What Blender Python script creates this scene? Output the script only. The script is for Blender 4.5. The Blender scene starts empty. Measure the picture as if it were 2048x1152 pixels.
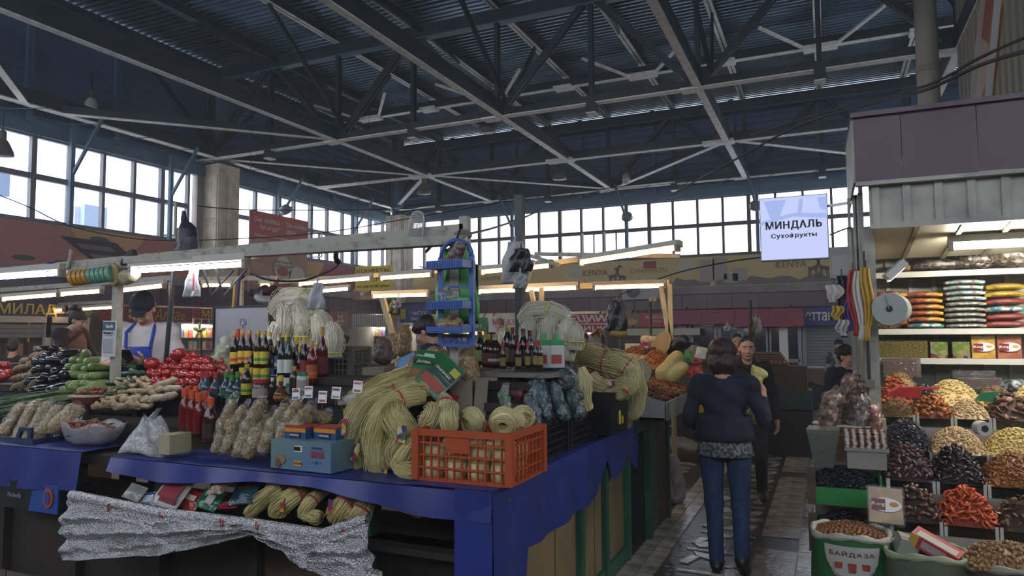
import bpy, math, random
import numpy as np
from mathutils import Vector, Matrix, Euler
random.seed(7); NR = np.random.RandomState(7)
PI = math.pi
sc = bpy.context.scene; COL = sc.collection

# ------------------------------------------------------------------ camera
CAM = Vector((0, 0, 1.68)); FL = 1400.0
YAW, PITCH, ROLL = math.radians(24.1), math.radians(3.78), math.radians(0.4)
_f = Vector((-math.sin(YAW)*math.cos(PITCH), math.cos(YAW)*math.cos(PITCH), math.sin(PITCH)))
_r = Vector((math.cos(YAW), math.sin(YAW), 0)); _u = _r.cross(_f)
_R = _r*math.cos(ROLL) - _u*math.sin(ROLL); _U = _u*math.cos(ROLL) + _r*math.sin(ROLL)
cam = bpy.data.objects.new('camera', bpy.data.cameras.new('camera')); COL.objects.link(cam)
cam.matrix_world = Matrix((( _R.x, _U.x, -_f.x, CAM.x), (_R.y, _U.y, -_f.y, CAM.y), (_R.z, _U.z, -_f.z, CAM.z), (0, 0, 0, 1)))
cam.data.sensor_width = 36; cam.data.lens = FL/2048*36; cam.data.clip_start = .05; cam.data.clip_end = 400
sc.camera = cam
def at(px, py, **k):
    """point of the world plane X=, Y= or Z= seen at a pixel of the photograph"""
    d = _f + _R*(px-1024)/FL - _U*(py-576)/FL
    (a, v), = k.items(); i = 'XYZ'.index(a)
    return CAM + d*((v-CAM[i])/d[i])

# ------------------------------------------------------------------ world, exposure
sc.view_settings.view_transform = 'Standard'; sc.view_settings.look = 'None'
sc.view_settings.gamma = 1; sc.view_settings.use_curve_mapping = False
sc.view_settings.exposure = EXPOSURE = 0.5
w = bpy.data.worlds.new('overcast_sky'); sc.world = w; w.use_nodes = True
nt = w.node_tree; nt.nodes.clear()
out = nt.nodes.new('ShaderNodeOutputWorld'); bg = nt.nodes.new('ShaderNodeBackground')
tc = nt.nodes.new('ShaderNodeTexCoord'); mp = nt.nodes.new('ShaderNodeMapping'); mp.inputs['Scale'].default_value = (1, 1, 2.5)
nz = nt.nodes.new('ShaderNodeTexNoise'); nz.inputs['Scale'].default_value = 3.2; nz.inputs['Detail'].default_value = 6
rp = nt.nodes.new('ShaderNodeValToRGB'); rp.color_ramp.elements[0].position = .35; rp.color_ramp.elements[1].position = .7
rp.color_ramp.elements[0].color = (.66, .70, .79, 1); rp.color_ramp.elements[1].color = (.86, .88, .92, 1)
nt.links.new(tc.outputs['Generated'], mp.inputs[0]); nt.links.new(mp.outputs[0], nz.inputs[0])
nt.links.new(nz.outputs[0], rp.inputs[0]); nt.links.new(rp.outputs[0], bg.inputs[0])
bg.inputs[1].default_value = SKY = 4.4
nt.links.new(bg.outputs[0], out.inputs[0])
sc.cycles.max_bounces = 7; sc.cycles.diffuse_bounces = 4; sc.cycles.glossy_bounces = 3
sc.cycles.transmission_bounces = 6; sc.cycles.transparent_max_bounces = 24
sc.cycles.sample_clamp_indirect = 4; sc.cycles.caustics_reflective = False; sc.cycles.caustics_refractive = False
sc.cycles.use_denoising = True

def portal(x, y, z, rot, sx, sy):
    l = bpy.data.lights.new('window_daylight', 'AREA'); l.shape = 'RECTANGLE'; l.size = sx; l.size_y = sy
    l.cycles.is_portal = True
    o = bpy.data.objects.new('window_daylight', l); COL.objects.link(o); o.location = (x, y, z); o.rotation_euler = rot
vm = bpy.data.materials.new('haze'); vm.use_nodes = True; vn = vm.node_tree.nodes; vn.clear()
vo = vn.new('ShaderNodeOutputMaterial'); vs_ = vn.new('ShaderNodeVolumeScatter'); vs_.inputs['Color'].default_value = (.93, .95, 1, 1); vs_.inputs['Density'].default_value = .0045; vs_.inputs['Anisotropy'].default_value = .3
vm.node_tree.links.new(vs_.outputs[0], vo.inputs['Volume'])
portal(-15.3, 12, 5.1, (0, -PI/2, 0), 2.0, 21.5)
portal(-7, 22.85, 5.1, (-PI/2, 0, 0), 16.5, 2.0)
portal(8.4, 9, 5.1, (0, PI/2, 0), 2.0, 25)
portal(-4, -6.4, 6.1, (PI/2, 0, 0), 23, 3.8)

# ------------------------------------------------------------------ materials
def lin(h):
    h = h.lstrip('#'); c = [int(h[i:i+2], 16)/255 for i in (0, 2, 4)]
    return tuple([x/12.92 if x <= .04045 else ((x+.055)/1.055)**2.4 for x in c] + [1])
MATS = {}
def M(name, col, rough=.6, metal=0, col2=None, ns=6, nd=(.4, .65), var=0, bump=0, bs=40, stretch=None, coat=0, emit=0, hue=0, sheen=0):
    """procedural material: colour, optional second noise colour, per-object variation, noise bump"""
    m = bpy.data.materials.new(name); m.use_nodes = True; t = m.node_tree; n = t.nodes; L = t.links
    b = n['Principled BSDF']; b.inputs['Roughness'].default_value = rough; b.inputs['Metallic'].default_value = metal
    b.inputs['Coat Weight'].default_value = coat; b.inputs['Coat Roughness'].default_value = .15
    b.inputs['Sheen Weight'].default_value = sheen
    b.inputs['Base Color'].default_value = lin(col)
    m.diffuse_color = lin(col)
    co = n.new('ShaderNodeTexCoord').outputs['Object']
    if stretch:
        q = n.new('ShaderNodeMapping'); q.inputs['Scale'].default_value = stretch; L.new(co, q.inputs[0]); co = q.outputs[0]
    src = None
    if col2:
        z = n.new('ShaderNodeTexNoise'); z.inputs['Scale'].default_value = ns; z.inputs['Detail'].default_value = 5; L.new(co, z.inputs[0])
        r = n.new('ShaderNodeValToRGB'); r.color_ramp.elements[0].position, r.color_ramp.elements[1].position = nd
        r.color_ramp.elements[0].color = lin(col); r.color_ramp.elements[1].color = lin(col2)
        L.new(z.outputs[0], r.inputs[0]); src = r.outputs[0]; L.new(src, b.inputs['Base Color'])
    if var or hue:
        oi = n.new('ShaderNodeObjectInfo'); h = n.new('ShaderNodeHueSaturation')
        mr = n.new('ShaderNodeMapRange'); mr.inputs[3].default_value = 1-var; mr.inputs[4].default_value = 1+var
        L.new(oi.outputs['Random'], mr.inputs[0]); L.new(mr.outputs[0], h.inputs['Value'])
        if hue:
            m2 = n.new('ShaderNodeMapRange'); m2.inputs[3].default_value = .5-hue; m2.inputs[4].default_value = .5+hue
            L.new(oi.outputs['Random'], m2.inputs[0]); L.new(m2.outputs[0], h.inputs['Hue'])
        if src: L.new(src, h.inputs['Color'])
        else: h.inputs['Color'].default_value = lin(col)
        L.new(h.outputs[0], b.inputs['Base Color'])
    if bump:
        z = n.new('ShaderNodeTexNoise'); z.inputs['Scale'].default_value = bs; z.inputs['Detail'].default_value = 3; L.new(co, z.inputs[0])
        p = n.new('ShaderNodeBump'); p.inputs['Strength'].default_value = bump; p.inputs['Distance'].default_value = .02
        L.new(z.outputs[0], p.inputs['Height']); L.new(p.outputs[0], b.inputs['Normal'])
    if emit:
        b.inputs['Emission Color'].default_value = lin(col); b.inputs['Emission Strength'].default_value = emit
    MATS[name] = m; return m
def MX(name, col, fac=.25, rough=.12, bump=.6, bs=25, tint='ffffff', diff=0.0):
    """clear film or glass: transparent with a glossy share; diff adds milky body"""
    m = bpy.data.materials.new(name); m.use_nodes = True; t = m.node_tree; n = t.nodes; L = t.links; n.clear()
    o = n.new('ShaderNodeOutputMaterial'); mx = n.new('ShaderNodeMixShader'); tr = n.new('ShaderNodeBsdfTransparent'); gl = n.new('ShaderNodeBsdfGlossy')
    tr.inputs[0].default_value = lin(tint); gl.inputs[0].default_value = lin(col); gl.inputs['Roughness'].default_value = rough
    lw = n.new('ShaderNodeLayerWeight'); lw.inputs[0].default_value = .35
    mr = n.new('ShaderNodeMapRange'); mr.inputs[3].default_value = fac*.5; mr.inputs[4].default_value = min(1, fac*2.4)
    L.new(lw.outputs['Fresnel'], mr.inputs[0]); L.new(mr.outputs[0], mx.inputs[0])
    if bump:
        co = n.new('ShaderNodeTexCoord').outputs['Object']
        z = n.new('ShaderNodeTexNoise'); z.inputs['Scale'].default_value = bs; z.inputs['Detail'].default_value = 4; z.inputs['Distortion'].default_value = 1.5; L.new(co, z.inputs[0])
        p = n.new('ShaderNodeBump'); p.inputs['Strength'].default_value = bump; p.inputs['Distance'].default_value = .03
        L.new(z.outputs[0], p.inputs['Height']); L.new(p.outputs[0], gl.inputs['Normal']); L.new(p.outputs[0], lw.inputs['Normal'])
    L.new(tr.outputs[0], mx.inputs[1]); L.new(gl.outputs[0], mx.inputs[2]); last = mx
    if diff:
        m2 = n.new('ShaderNodeMixShader'); d = n.new('ShaderNodeBsdfDiffuse'); d.inputs[0].default_value = lin(col); m2.inputs[0].default_value = diff
        L.new(mx.outputs[0], m2.inputs[1]); L.new(d.outputs[0], m2.inputs[2]); last = m2
    L.new(last.outputs[0], o.inputs[0]); MATS[name] = m; return m
def ME(name, col, s):
    m = bpy.data.materials.new(name); m.use_nodes = True; n = m.node_tree.nodes; n.clear()
    o = n.new('ShaderNodeOutputMaterial'); e = n.new('ShaderNodeEmission'); e.inputs[0].default_value = lin(col); e.inputs[1].default_value = s
    m.node_tree.links.new(e.outputs[0], o.inputs[0]); MATS[name] = m; return m
_pc = {}
def C(col, rough=.5, **k):
    """plain painted/plastic colour by hex, cached"""
    key = (col, rough, tuple(sorted(k.items())))
    if key not in _pc: _pc[key] = M('plain_'+col, col, rough, **k)
    return _pc[key]

# ------------------------------------------------------------------ mesh builder
class MB:
    def __init__(s): s.v = []; s.f = []; s.mi = []; s.m = 0
    def add(s, vs, fs, xf=None):
        b = len(s.v)
        s.v += [tuple(xf @ Vector(p)) for p in vs] if xf is not None else [tuple(p) for p in vs]
        for f in fs: s.f.append([i+b for i in f]); s.mi.append(s.m)
        return s
    def box(s, c, d, rot=None, bev=0):
        x, y, z = d[0]/2, d[1]/2, d[2]/2
        vs = [(i, j, k) for i in (-x, x) for j in (-y, y) for k in (-z, z)]
        fs = [(0, 1, 3, 2), (4, 6, 7, 5), (0, 4, 5, 1), (2, 3, 7, 6), (0, 2, 6, 4), (1, 5, 7, 3)]
        xf = Matrix.Translation(c)
        if rot is not None: xf = xf @ (Euler(rot).to_matrix().to_4x4() if not isinstance(rot, Matrix) else rot)
        return s.add(vs, fs, xf)
    def beam(s, p0, p1, w, h, up=(0, 0, 1)):
        p0, p1 = Vector(p0), Vector(p1); d = p1-p0; L = d.length; d.normalize(); u = Vector(up)
        sd = d.cross(u)
        if sd.length < 1e-3: sd = d.cross(Vector((0, 1, 0)))
        sd.normalize(); u2 = sd.cross(d)
        m = Matrix(((d.x, sd.x, u2.x, 0), (d.y, sd.y, u2.y, 0), (d.z, sd.z, u2.z, 0), (0, 0, 0, 1)))
        return s.box((p0+p1)/2, (L, w, h), m)
    def tube(s, pts, r, n=6, cap=True, close=False):
        pts = [Vector(p) for p in pts]; N = len(pts); rs = r if isinstance(r, (list, tuple)) else [r]*N
        vs, fs = [], []; pu = None
        for i, p in enumerate(pts):
            d = (pts[min(i+1, N-1)]-pts[max(i-1, 0)])
            if close: d = pts[(i+1) % N]-pts[i-1]
            d.normalize()
            if pu is None: pu = d.orthogonal().normalized()
            pu = (pu - d*pu.dot(d)).normalized(); q = d.cross(pu)
            for j in range(n):
                a = 2*PI*j/n; vs.append(p + (pu*math.cos(a)+q*math.sin(a))*rs[i])
        M_ = N if close else N-1
        for i in range(M_):
            i2 = (i+1) % N
            for j in range(n): fs.append((i*n+j, i*n+(j+1) % n, i2*n+(j+1) % n, i2*n+j))
        if cap and not close: fs += [tuple(range(n-1, -1, -1)), tuple((N-1)*n+j for j in range(n))]
        return s.add(vs, fs)
    def lathe(s, prof, n=12, c=(0, 0, 0), rot=None, sx=1, sy=1):
        vs, fs = [], []
        for (r, z) in prof:
            for j in range(n): a = 2*PI*j/n; vs.append((r*math.cos(a)*sx, r*math.sin(a)*sy, z))
        for i in range(len(prof)-1):
            for j in range(n): fs.append((i*n+j, i*n+(j+1) % n, (i+1)*n+(j+1) % n, (i+1)*n+j))
        if prof[0][0] > 1e-6: fs.append(tuple(range(n-1, -1, -1)))
        if prof[-1][0] > 1e-6: fs.append(tuple((len(prof)-1)*n+j for j in range(n)))
        xf = Matrix.Translation(c)
        if rot is not None: xf = xf @ Euler(rot).to_matrix().to_4x4()
        return s.add(vs, fs, xf)
    def ell(s, c, r, rot=None, n=8, m=5):
        prof = [(max(1e-7, math.sin(PI*i/m)), -math.cos(PI*i/m)) for i in range(m+1)]
        vs, fs = [(0, 0, -1)], []
        for i in range(1, m):
            for j in range(n): a = 2*PI*j/n; vs.append((prof[i][0]*math.cos(a), prof[i][0]*math.sin(a), prof[i][1]))
        vs.append((0, 0, 1)); T_ = len(vs)-1
        for j in range(n):
            fs.append((0, 1+(j+1) % n, 1+j)); fs.append((T_, 1+(m-2)*n+j, 1+(m-2)*n+(j+1) % n))
        for i in range(m-2):
            for j in range(n): fs.append((1+i*n+j, 1+i*n+(j+1) % n, 1+(i+1)*n+(j+1) % n, 1+(i+1)*n+j))
        xf = Matrix.Translation(c)
        if rot is not None: xf = xf @ Euler(rot).to_matrix().to_4x4()
        return s.add(vs, fs, xf @ Matrix.Diagonal((r[0], r[1], r[2], 1)))
    def prism(s, poly, y0, y1, ax='Y'):
        """poly of (a,b) extruded along ax"""
        n = len(poly)
        def P(a, b, t): return {'Y': (a, t, b), 'Z': (a, b, t), 'X': (t, a, b)}[ax]
        vs = [P(a, b, y0) for a, b in poly]+[P(a, b, y1) for a, b in poly]
        fs = [tuple(range(n)), tuple(range(2*n-1, n-1, -1))]+[(i, n+i, n+(i+1) % n, (i+1) % n) for i in range(n)]
        return s.add(vs, fs)
    def grid(s, fn, nu, nv):
        """surface fn(u,v), u,v in 0..1"""
        vs = [fn(i/nu, j/nv) for i in range(nu+1) for j in range(nv+1)]
        fs = [(i*(nv+1)+j, (i+1)*(nv+1)+j, (i+1)*(nv+1)+j+1, i*(nv+1)+j+1) for i in range(nu) for j in range(nv)]
        return s.add(vs, fs)
    def data(s, name, mats, smooth=False):
        me = bpy.data.meshes.new(name); me.from_pydata(s.v, [], s.f)
        for m in (mats if isinstance(mats, (list, tuple)) else [mats]): me.materials.append(m)
        if any(s.mi): me.polygons.foreach_set('material_index', s.mi)
        if smooth: me.polygons.foreach_set('use_smooth', [True]*len(me.polygons))
        me.update(); return me
    def build(s, name, mats, parent=None, smooth=False, loc=None, rot=None, sol=0):
        o = bpy.data.objects.new(name, s.data(name, mats, smooth)); COL.objects.link(o)
        if parent: o.parent = parent
        if loc is not None: o.location = loc
        if rot is not None: o.rotation_euler = rot
        if sol:
            q = o.modifiers.new('thickness', 'SOLIDIFY'); q.thickness = sol; q.offset = 0
        return o
def tag(o, label=None, cat=None, group=None, kind=None):
    if label: o['label'] = label
    if cat: o['category'] = cat
    if group: o['group'] = group
    if kind: o['kind'] = kind
    return o
def T(name, label, cat, loc=(0, 0, 0), rz=0, group=None, rot=None, kind=None):
    o = bpy.data.objects.new(name, None); o.empty_display_size = .05; COL.objects.link(o)
    o.location = loc; o.rotation_euler = rot or (0, 0, rz)
    return tag(o, label, cat, group, kind)
def dup(root, loc=None, rot=None, label=None, group=None, scale=None):
    r = root.copy(); COL.objects.link(r)
    if loc is not None: r.location = loc
    if rot is not None: r.rotation_euler = rot
    if scale is not None: r.scale = scale if not isinstance(scale, (int, float)) else (scale,)*3
    if label: r['label'] = label
    if group: r['group'] = group
    for ch in root.children:
        c = ch.copy(); COL.objects.link(c); c.parent = r
        for g in ch.children:
            d = g.copy(); COL.objects.link(d); d.parent = c
    return r
def STR(mb, name, mat, parent=None, **k):
    o = mb.build(name, mat, parent, **k)
    if not parent: o['kind'] = 'structure'
    return o
def txt(s, w, h, mat, parent=None, loc=(0, 0, 0), rot=(PI/2, 0, 0), bold=0, ext=.002, name='lettering', shear=0, sp=1.0, bend=None):
    """lettering as a mesh fitted to w x h, in the local XZ plane facing -Y"""
    cu = bpy.data.curves.new(name, 'FONT'); cu.body = s; cu.align_x = 'CENTER'; cu.align_y = 'CENTER'; cu.size = 1
    cu.offset = bold; cu.extrude = .01; cu.shear = shear; cu.space_character = sp; cu.resolution_u = 3; cu.space_line = .9
    o = bpy.data.objects.new(name, cu); COL.objects.link(o); bpy.context.view_layer.update()
    me = bpy.data.meshes.new_from_object(o.evaluated_get(bpy.context.evaluated_depsgraph_get()))
    bpy.data.objects.remove(o)
    co = np.empty(len(me.vertices)*3); me.vertices.foreach_get('co', co); co = co.reshape(-1, 3)
    lo, hi = co.min(0), co.max(0); d = hi-lo
    co = (co-(lo+hi)/2)*np.array([w/d[0], h/d[1], ext/max(d[2], 1e-6)])
    if bend: co = np.array([bend(*p) for p in co])
    me.vertices.foreach_set('co', co.reshape(-1)); me.materials.clear(); me.materials.append(mat); me.update()
    o = bpy.data.objects.new(name, me); COL.objects.link(o); o.location = loc; o.rotation_euler = rot
    if parent: o.parent = parent
    return o

# ------------------------------------------------------------------ implicit surfaces (bodies, bags, lumpy things)
def _mesh_vol(vol, org, h):
    s = vol < 0; nx, ny, nz = vol.shape
    cell = np.zeros((nx-1, ny-1, nz-1), bool); allc = np.ones_like(cell)
    for i in (0, 1):
        for j in (0, 1):
            for k in (0, 1):
                q = s[i:nx-1+i, j:ny-1+j, k:nz-1+k]; cell |= q; allc &= q
    act = cell & ~allc; idx = np.argwhere(act)
    vid = -np.ones(act.shape, np.int64); vid[act] = np.arange(len(idx))
    acc = np.zeros((len(idx), 3)); cnt = np.zeros(len(idx))
    cr = list(np.ndindex(2, 2, 2))
    for a in cr:
        for ax in range(3):
            if a[ax]: continue
            b = list(a); b[ax] = 1
            va = vol[idx[:, 0]+a[0], idx[:, 1]+a[1], idx[:, 2]+a[2]]; vb = vol[idx[:, 0]+b[0], idx[:, 1]+b[1], idx[:, 2]+b[2]]
            m = (va < 0) != (vb < 0); t = np.where(m, va/np.where(m, va-vb, 1), 0)
            p = np.array(a, float)[None, :].repeat(len(idx), 0); p[:, ax] = t
            acc[m] += p[m]; cnt[m] += 1
    V = (idx+acc/np.maximum(cnt, 1)[:, None])*h+org
    F = []
    for ax in range(3):
        sl0 = [slice(None)]*3; sl1 = [slice(None)]*3; sl0[ax] = slice(0, -1); sl1[ax] = slice(1, None)
        d = s[tuple(sl0)] != s[tuple(sl1)]; e = np.argwhere(d)
        o1, o2 = [(1, 2), (2, 0), (0, 1)][ax]
        ok = (e[:, o1] > 0) & (e[:, o2] > 0) & (e[:, o1] < vol.shape[o1]-1) & (e[:, o2] < vol.shape[o2]-1); e = e[ok]
        def g(da, db):
            q = e.copy(); q[:, o1] -= da; q[:, o2] -= db; return vid[q[:, 0], q[:, 1], q[:, 2]]
        quad = np.stack([g(1, 1), g(0, 1), g(0, 0), g(1, 0)], 1)
        inside = s[e[:, 0], e[:, 1], e[:, 2]]
        quad[~inside] = quad[~inside][:, ::-1]; F.append(quad)
    return V, np.concatenate(F)
def sdf(prims, h, k=.02, noise=0, nscale=0.08):
    """prims: ('c',p0,p1,r0,r1,mat) round cones or ('e',c,(rx,ry,rz),rot,mat) ellipsoids; returns V, F, material per face"""
    lo = np.array([1e9]*3); hi = -lo; bb = []
    ks, pr_, kk = [], [], k
    for p in prims:
        if p[0] == 'k': kk = p[1]
        else: pr_.append(p); ks.append(kk)
    prims = pr_
    for p in prims:
        if p[0] == 'c':
            a, b = np.array(p[1], float), np.array(p[2], float); r = max(p[3], p[4])
            l, u = np.minimum(a, b)-r, np.maximum(a, b)+r
        else:
            r = max(p[2]); l, u = np.array(p[1], float)-r, np.array(p[1], float)+r
        bb.append((l, u)); lo = np.minimum(lo, l); hi = np.maximum(hi, u)
    lo -= 2.5*h+k; hi += 2.5*h+k; n = np.ceil((hi-lo)/h).astype(int)+1
    vol = np.full(n, 1.0, np.float32); best = np.full(n, 9.0, np.float32); mid = np.zeros(n, np.int8)
    for p, (l, u), k in zip(prims, bb, ks):
        i0 = np.maximum(np.floor((l-lo-k*2.2-2*h)/h).astype(int), 0); i1 = np.minimum(np.ceil((u-lo+k*2.2+2*h)/h).astype(int)+1, n)
        X, Y, Z = np.meshgrid(*[lo[a]+h*np.arange(i0[a], i1[a]) for a in range(3)], indexing='ij')
        P = np.stack([X, Y, Z], -1)
        if p[0] == 'c':
            a, b = np.array(p[1], float), np.array(p[2], float); ab = b-a
            t = np.clip(((P-a)@ab)/max(ab@ab, 1e-9), 0, 1)
            d = np.linalg.norm(P-a-t[..., None]*ab, axis=-1)-(p[3]+(p[4]-p[3])*t)
        else:
            q = P-np.array(p[1], float)
            if p[3] is not None: q = q@np.array(Euler(p[3]).to_matrix())
            r = np.array(p[2], float); k0 = np.linalg.norm(q/r, axis=-1); k1 = np.linalg.norm(q/(r*r), axis=-1)
            d = k0*(k0-1)/np.maximum(k1, 1e-6)
        sl = tuple(slice(i0[a], i1[a]) for a in range(3))
        v = vol[sl]; hh = np.clip(.5+.5*(v-d)/k, 0, 1); vol[sl] = v*(1-hh)+d*hh-k*hh*(1-hh)
        m = d < best[sl]; best[sl] = np.where(m, d, best[sl]); mid[sl] = np.where(m, p[-1], mid[sl])
    if noise:
        g = NR.randn(*(np.ceil(n*h/nscale).astype(int)+3))
        c = [np.arange(n[a])*h/nscale for a in range(3)]
        def lerp(G, ax):
            i = np.floor(c[ax]).astype(int); t = c[ax]-i; t = t*t*(3-2*t); sh = [1, 1, 1]; sh[ax] = -1
            return np.take(G, i, ax)*(1-t).reshape(sh)+np.take(G, i+1, ax)*t.reshape(sh)
        vol += (lerp(lerp(lerp(g, 0), 1), 2)*noise).astype(np.float32)
    V, F = _mesh_vol(vol, lo, h)
    ci = np.clip(np.round((V[F].mean(1)-lo)/h).astype(int), 0, n-1)
    return V, F, mid[ci[:, 0], ci[:, 1], ci[:, 2]]
def npmesh(name, V, F, mats, mi=None, smooth=True):
    me = bpy.data.meshes.new(name); me.vertices.add(len(V)); me.vertices.foreach_set('co', np.asarray(V, np.float32).reshape(-1))
    q = F.shape[1]; me.loops.add(len(F)*q); me.polygons.add(len(F))
    me.loops.foreach_set('vertex_index', F.astype(np.int32).reshape(-1)); me.polygons.foreach_set('loop_start', np.arange(0, len(F)*q, q, dtype=np.int32))
    for m in (mats if isinstance(mats, (list, tuple)) else [mats]): me.materials.append(m)
    if mi is not None: me.polygons.foreach_set('material_index', np.asarray(mi, np.int32))
    if smooth: me.polygons.foreach_set('use_smooth', np.ones(len(F), bool))
    me.update(calc_edges=True); me.validate(); return me
def blob(name, prims, mats, h=.01, k=.02, parent=None, loc=None, rot=None, noise=0, nscale=.08):
    V, F, mi = sdf(prims, h, k, noise, nscale)
    o = bpy.data.objects.new(name, npmesh(name, V, F, mats, mi)); COL.objects.link(o)
    if parent: o.parent = parent
    if loc is not None: o.location = loc
    if rot is not None: o.rotation_euler = rot
    return o
# ------------------------------------------------------------------ materials of the hall
teal = M('teal_paint', '46687c', .5, col2='52707f', ns=2)
tealdk = M('dark_teal_paint', '1c2e38', .55, col2='263a42', ns=3)
deckm = M('roof_sheet', '6a8496', .33, .45, col2='556e80', ns=1.2)
siding = M('blue_siding', '4c6a88', .5, col2='42607c', ns=1.5)
flangem = M('lit_white_flange', 'f4f2ea', .6, col2='c0beb4', ns=5, nd=(.5, .8))  # white underside paint, brightened in the colour to stand for glancing window light
conc = M('concrete_column', 'ddd2be', .85, col2='bcb1a0', ns=3, bump=.3, bs=30)
plaster = M('grey_plaster', '8c8a88', .8, col2='787674', ns=2)
framem = M('window_frame', '6f7074', .5)
framed = M('window_frame_brown', '5c4f4c', .6)
glassm = MX('window_pane', 'dfe4ee', .08, .1, bump=0, tint='f4f6fa')
glassb = MX('frosted_pane', 'e9edf2', .1, .3, bump=.1, bs=3, tint='eef1f6', diff=.12)
white = C('b9b8b2', .6); dark = C('1d1f24', .6); black = C('101114', .5)
purple = M('purple_cladding', '43323d', .35, .1, col2='3a2b35', ns=3)
shutter = M('shutter', '85888a', .5)
steelw = M('chipped_white_steel', '989488', .5, col2='6f6a62', ns=12, nd=(.52, .7), bump=.1)

hz = bpy.data.objects.new('haze', MB().box((-3.5, 8.4, 4.5), (25.6, 31.0, 10.2)).data('haze', vm)); COL.objects.link(hz)
tag(hz, 'thin dusty haze filling the hall', 'haze', kind='stuff'); hz.display_type = 'WIRE'
# ------------------------------------------------------------------ floor
floorm = M('wet_concrete_floor', '3a352f', .32, col2='55504a', ns=2.5, bump=.35, bs=14)
fl = STR(MB().box((-4, 9, -.05), (24, 32, .1)), 'floor', floorm)
tl = [M('floor_tile_'+str(i), c, .22, col2=d, ns=7, bump=.2, bs=20) for i, (c, d) in enumerate([('b5ada0', '857d72'), ('a39b8f', '716a61'), ('c4bcae', '968b7c')])]
tiles = {}
def tile(sx, sy, i):
    k = (sx, sy, i)
    if k not in tiles: tiles[k] = MB().box((0, 0, .004), (sx-.008, sy-.008, .012)).data('tile', tl[i])
    return tiles[k]
def addtile(x, y, sx, sy, i, rz=0, name='tile', dz=0):
    o = bpy.data.objects.new(name, tile(sx, sy, i)); COL.objects.link(o); o.parent = fl; o.location = (x, y, dz); o.rotation_euler.z = rz
for j in range(26):                                      # the pale double strip beside the counters
    for i in range(2): addtile(-1.33+.12*i, 4.35+.26*j, .12, .26, random.choice((0, 0, 2)), dz=random.uniform(-.001, .002))
for j in range(34):                                      # worn tiles of the aisle
    for i in range(4):
        if random.random() < .93: addtile(-.40+.3*i, 4.2+.37*j, .3, .37, random.choice((0, 1, 1)), dz=random.uniform(-.003, .001))
for j in range(11):                                      # pale bars laid across the dark band
    y = 4.6+j*.52
    addtile(-.83+.03*(j % 2), y, .44, .035, 2, rz=-.04)
    for x in (-.98, -.66): addtile(x, y+.26, .075, .2, 0, rz=-.3)
shard = []
for k in range(6):
    n = 5; poly = [(.14*math.cos(2*PI*a/n+.4)*random.uniform(.7, 1.3), .075*math.sin(2*PI*a/n+.4)*random.uniform(.6, 1.2)) for a in range(n)]
    shard.append(MB().prism(poly, -.004, .008, 'Z').data('stone', tl[k % 3]))
for j in range(150):                                     # broken white stones set into the floor beyond the strip
    o = bpy.data.objects.new('stone', random.choice(shard)); COL.objects.link(o); o.parent = fl
    a, b = j % 10, j//10
    o.location = (-1.78-.28*a+.1*(b % 2)+random.uniform(-.02, .02), 6.6+.24*b+random.uniform(-.02, .02), 0); o.rotation_euler.z = random.uniform(-.5, .5)
for j in range(26):
    o = bpy.data.objects.new('stone', random.choice(shard)); COL.objects.link(o); o.parent = fl
    o.location = (-.8+random.uniform(-.16, .16), 4.3+.3*j, 0); o.rotation_euler.z = random.uniform(-.6, .6)

# ------------------------------------------------------------------ walls and windows
def ribbed(a0, a1, z0, z1, pitch, dep, fn):
    """horizontal ribbed sheet; fn(a,z,d)->point"""
    m = MB(); n = int((z1-z0)/pitch); prof = []
    for i in range(n):
        z = z0+i*pitch; prof += [(z, 0), (z+pitch*.55, 0), (z+pitch*.68, dep), (z+pitch*.95, dep)]
    prof.append((z0+n*pitch, 0)); vs = []
    for z, d in prof: vs += [fn(a0, z, d), fn(a1, z, d)]
    return m.add(vs, [(2*i, 2*i+1, 2*i+3, 2*i+2) for i in range(len(prof)-1)])
STR(MB().box((-15.35, 9, 2.05), (.3, 30, 4.1)), 'wall_left', plaster)
STR(MB().box((-4, 22.8, 2.05), (24, .3, 4.1)), 'wall_back', plaster)
STR(ribbed(-6, 22.7, 6.1, 9.0, .22, .04, lambda a, z, d: (-15.3+d, a, z)), 'wall_left_upper', siding)
STR(ribbed(-15.3, 8, 6.1, 9.0, .22, .04, lambda a, z, d: (a, 22.75-d, z)), 'wall_back_upper', siding)
STR(MB().box((-15.2, 9, 6.12), (.16, 30, .3)).box((-4, 22.65, 6.12), (24, .16, .3)), 'trim_1', teal)
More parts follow.
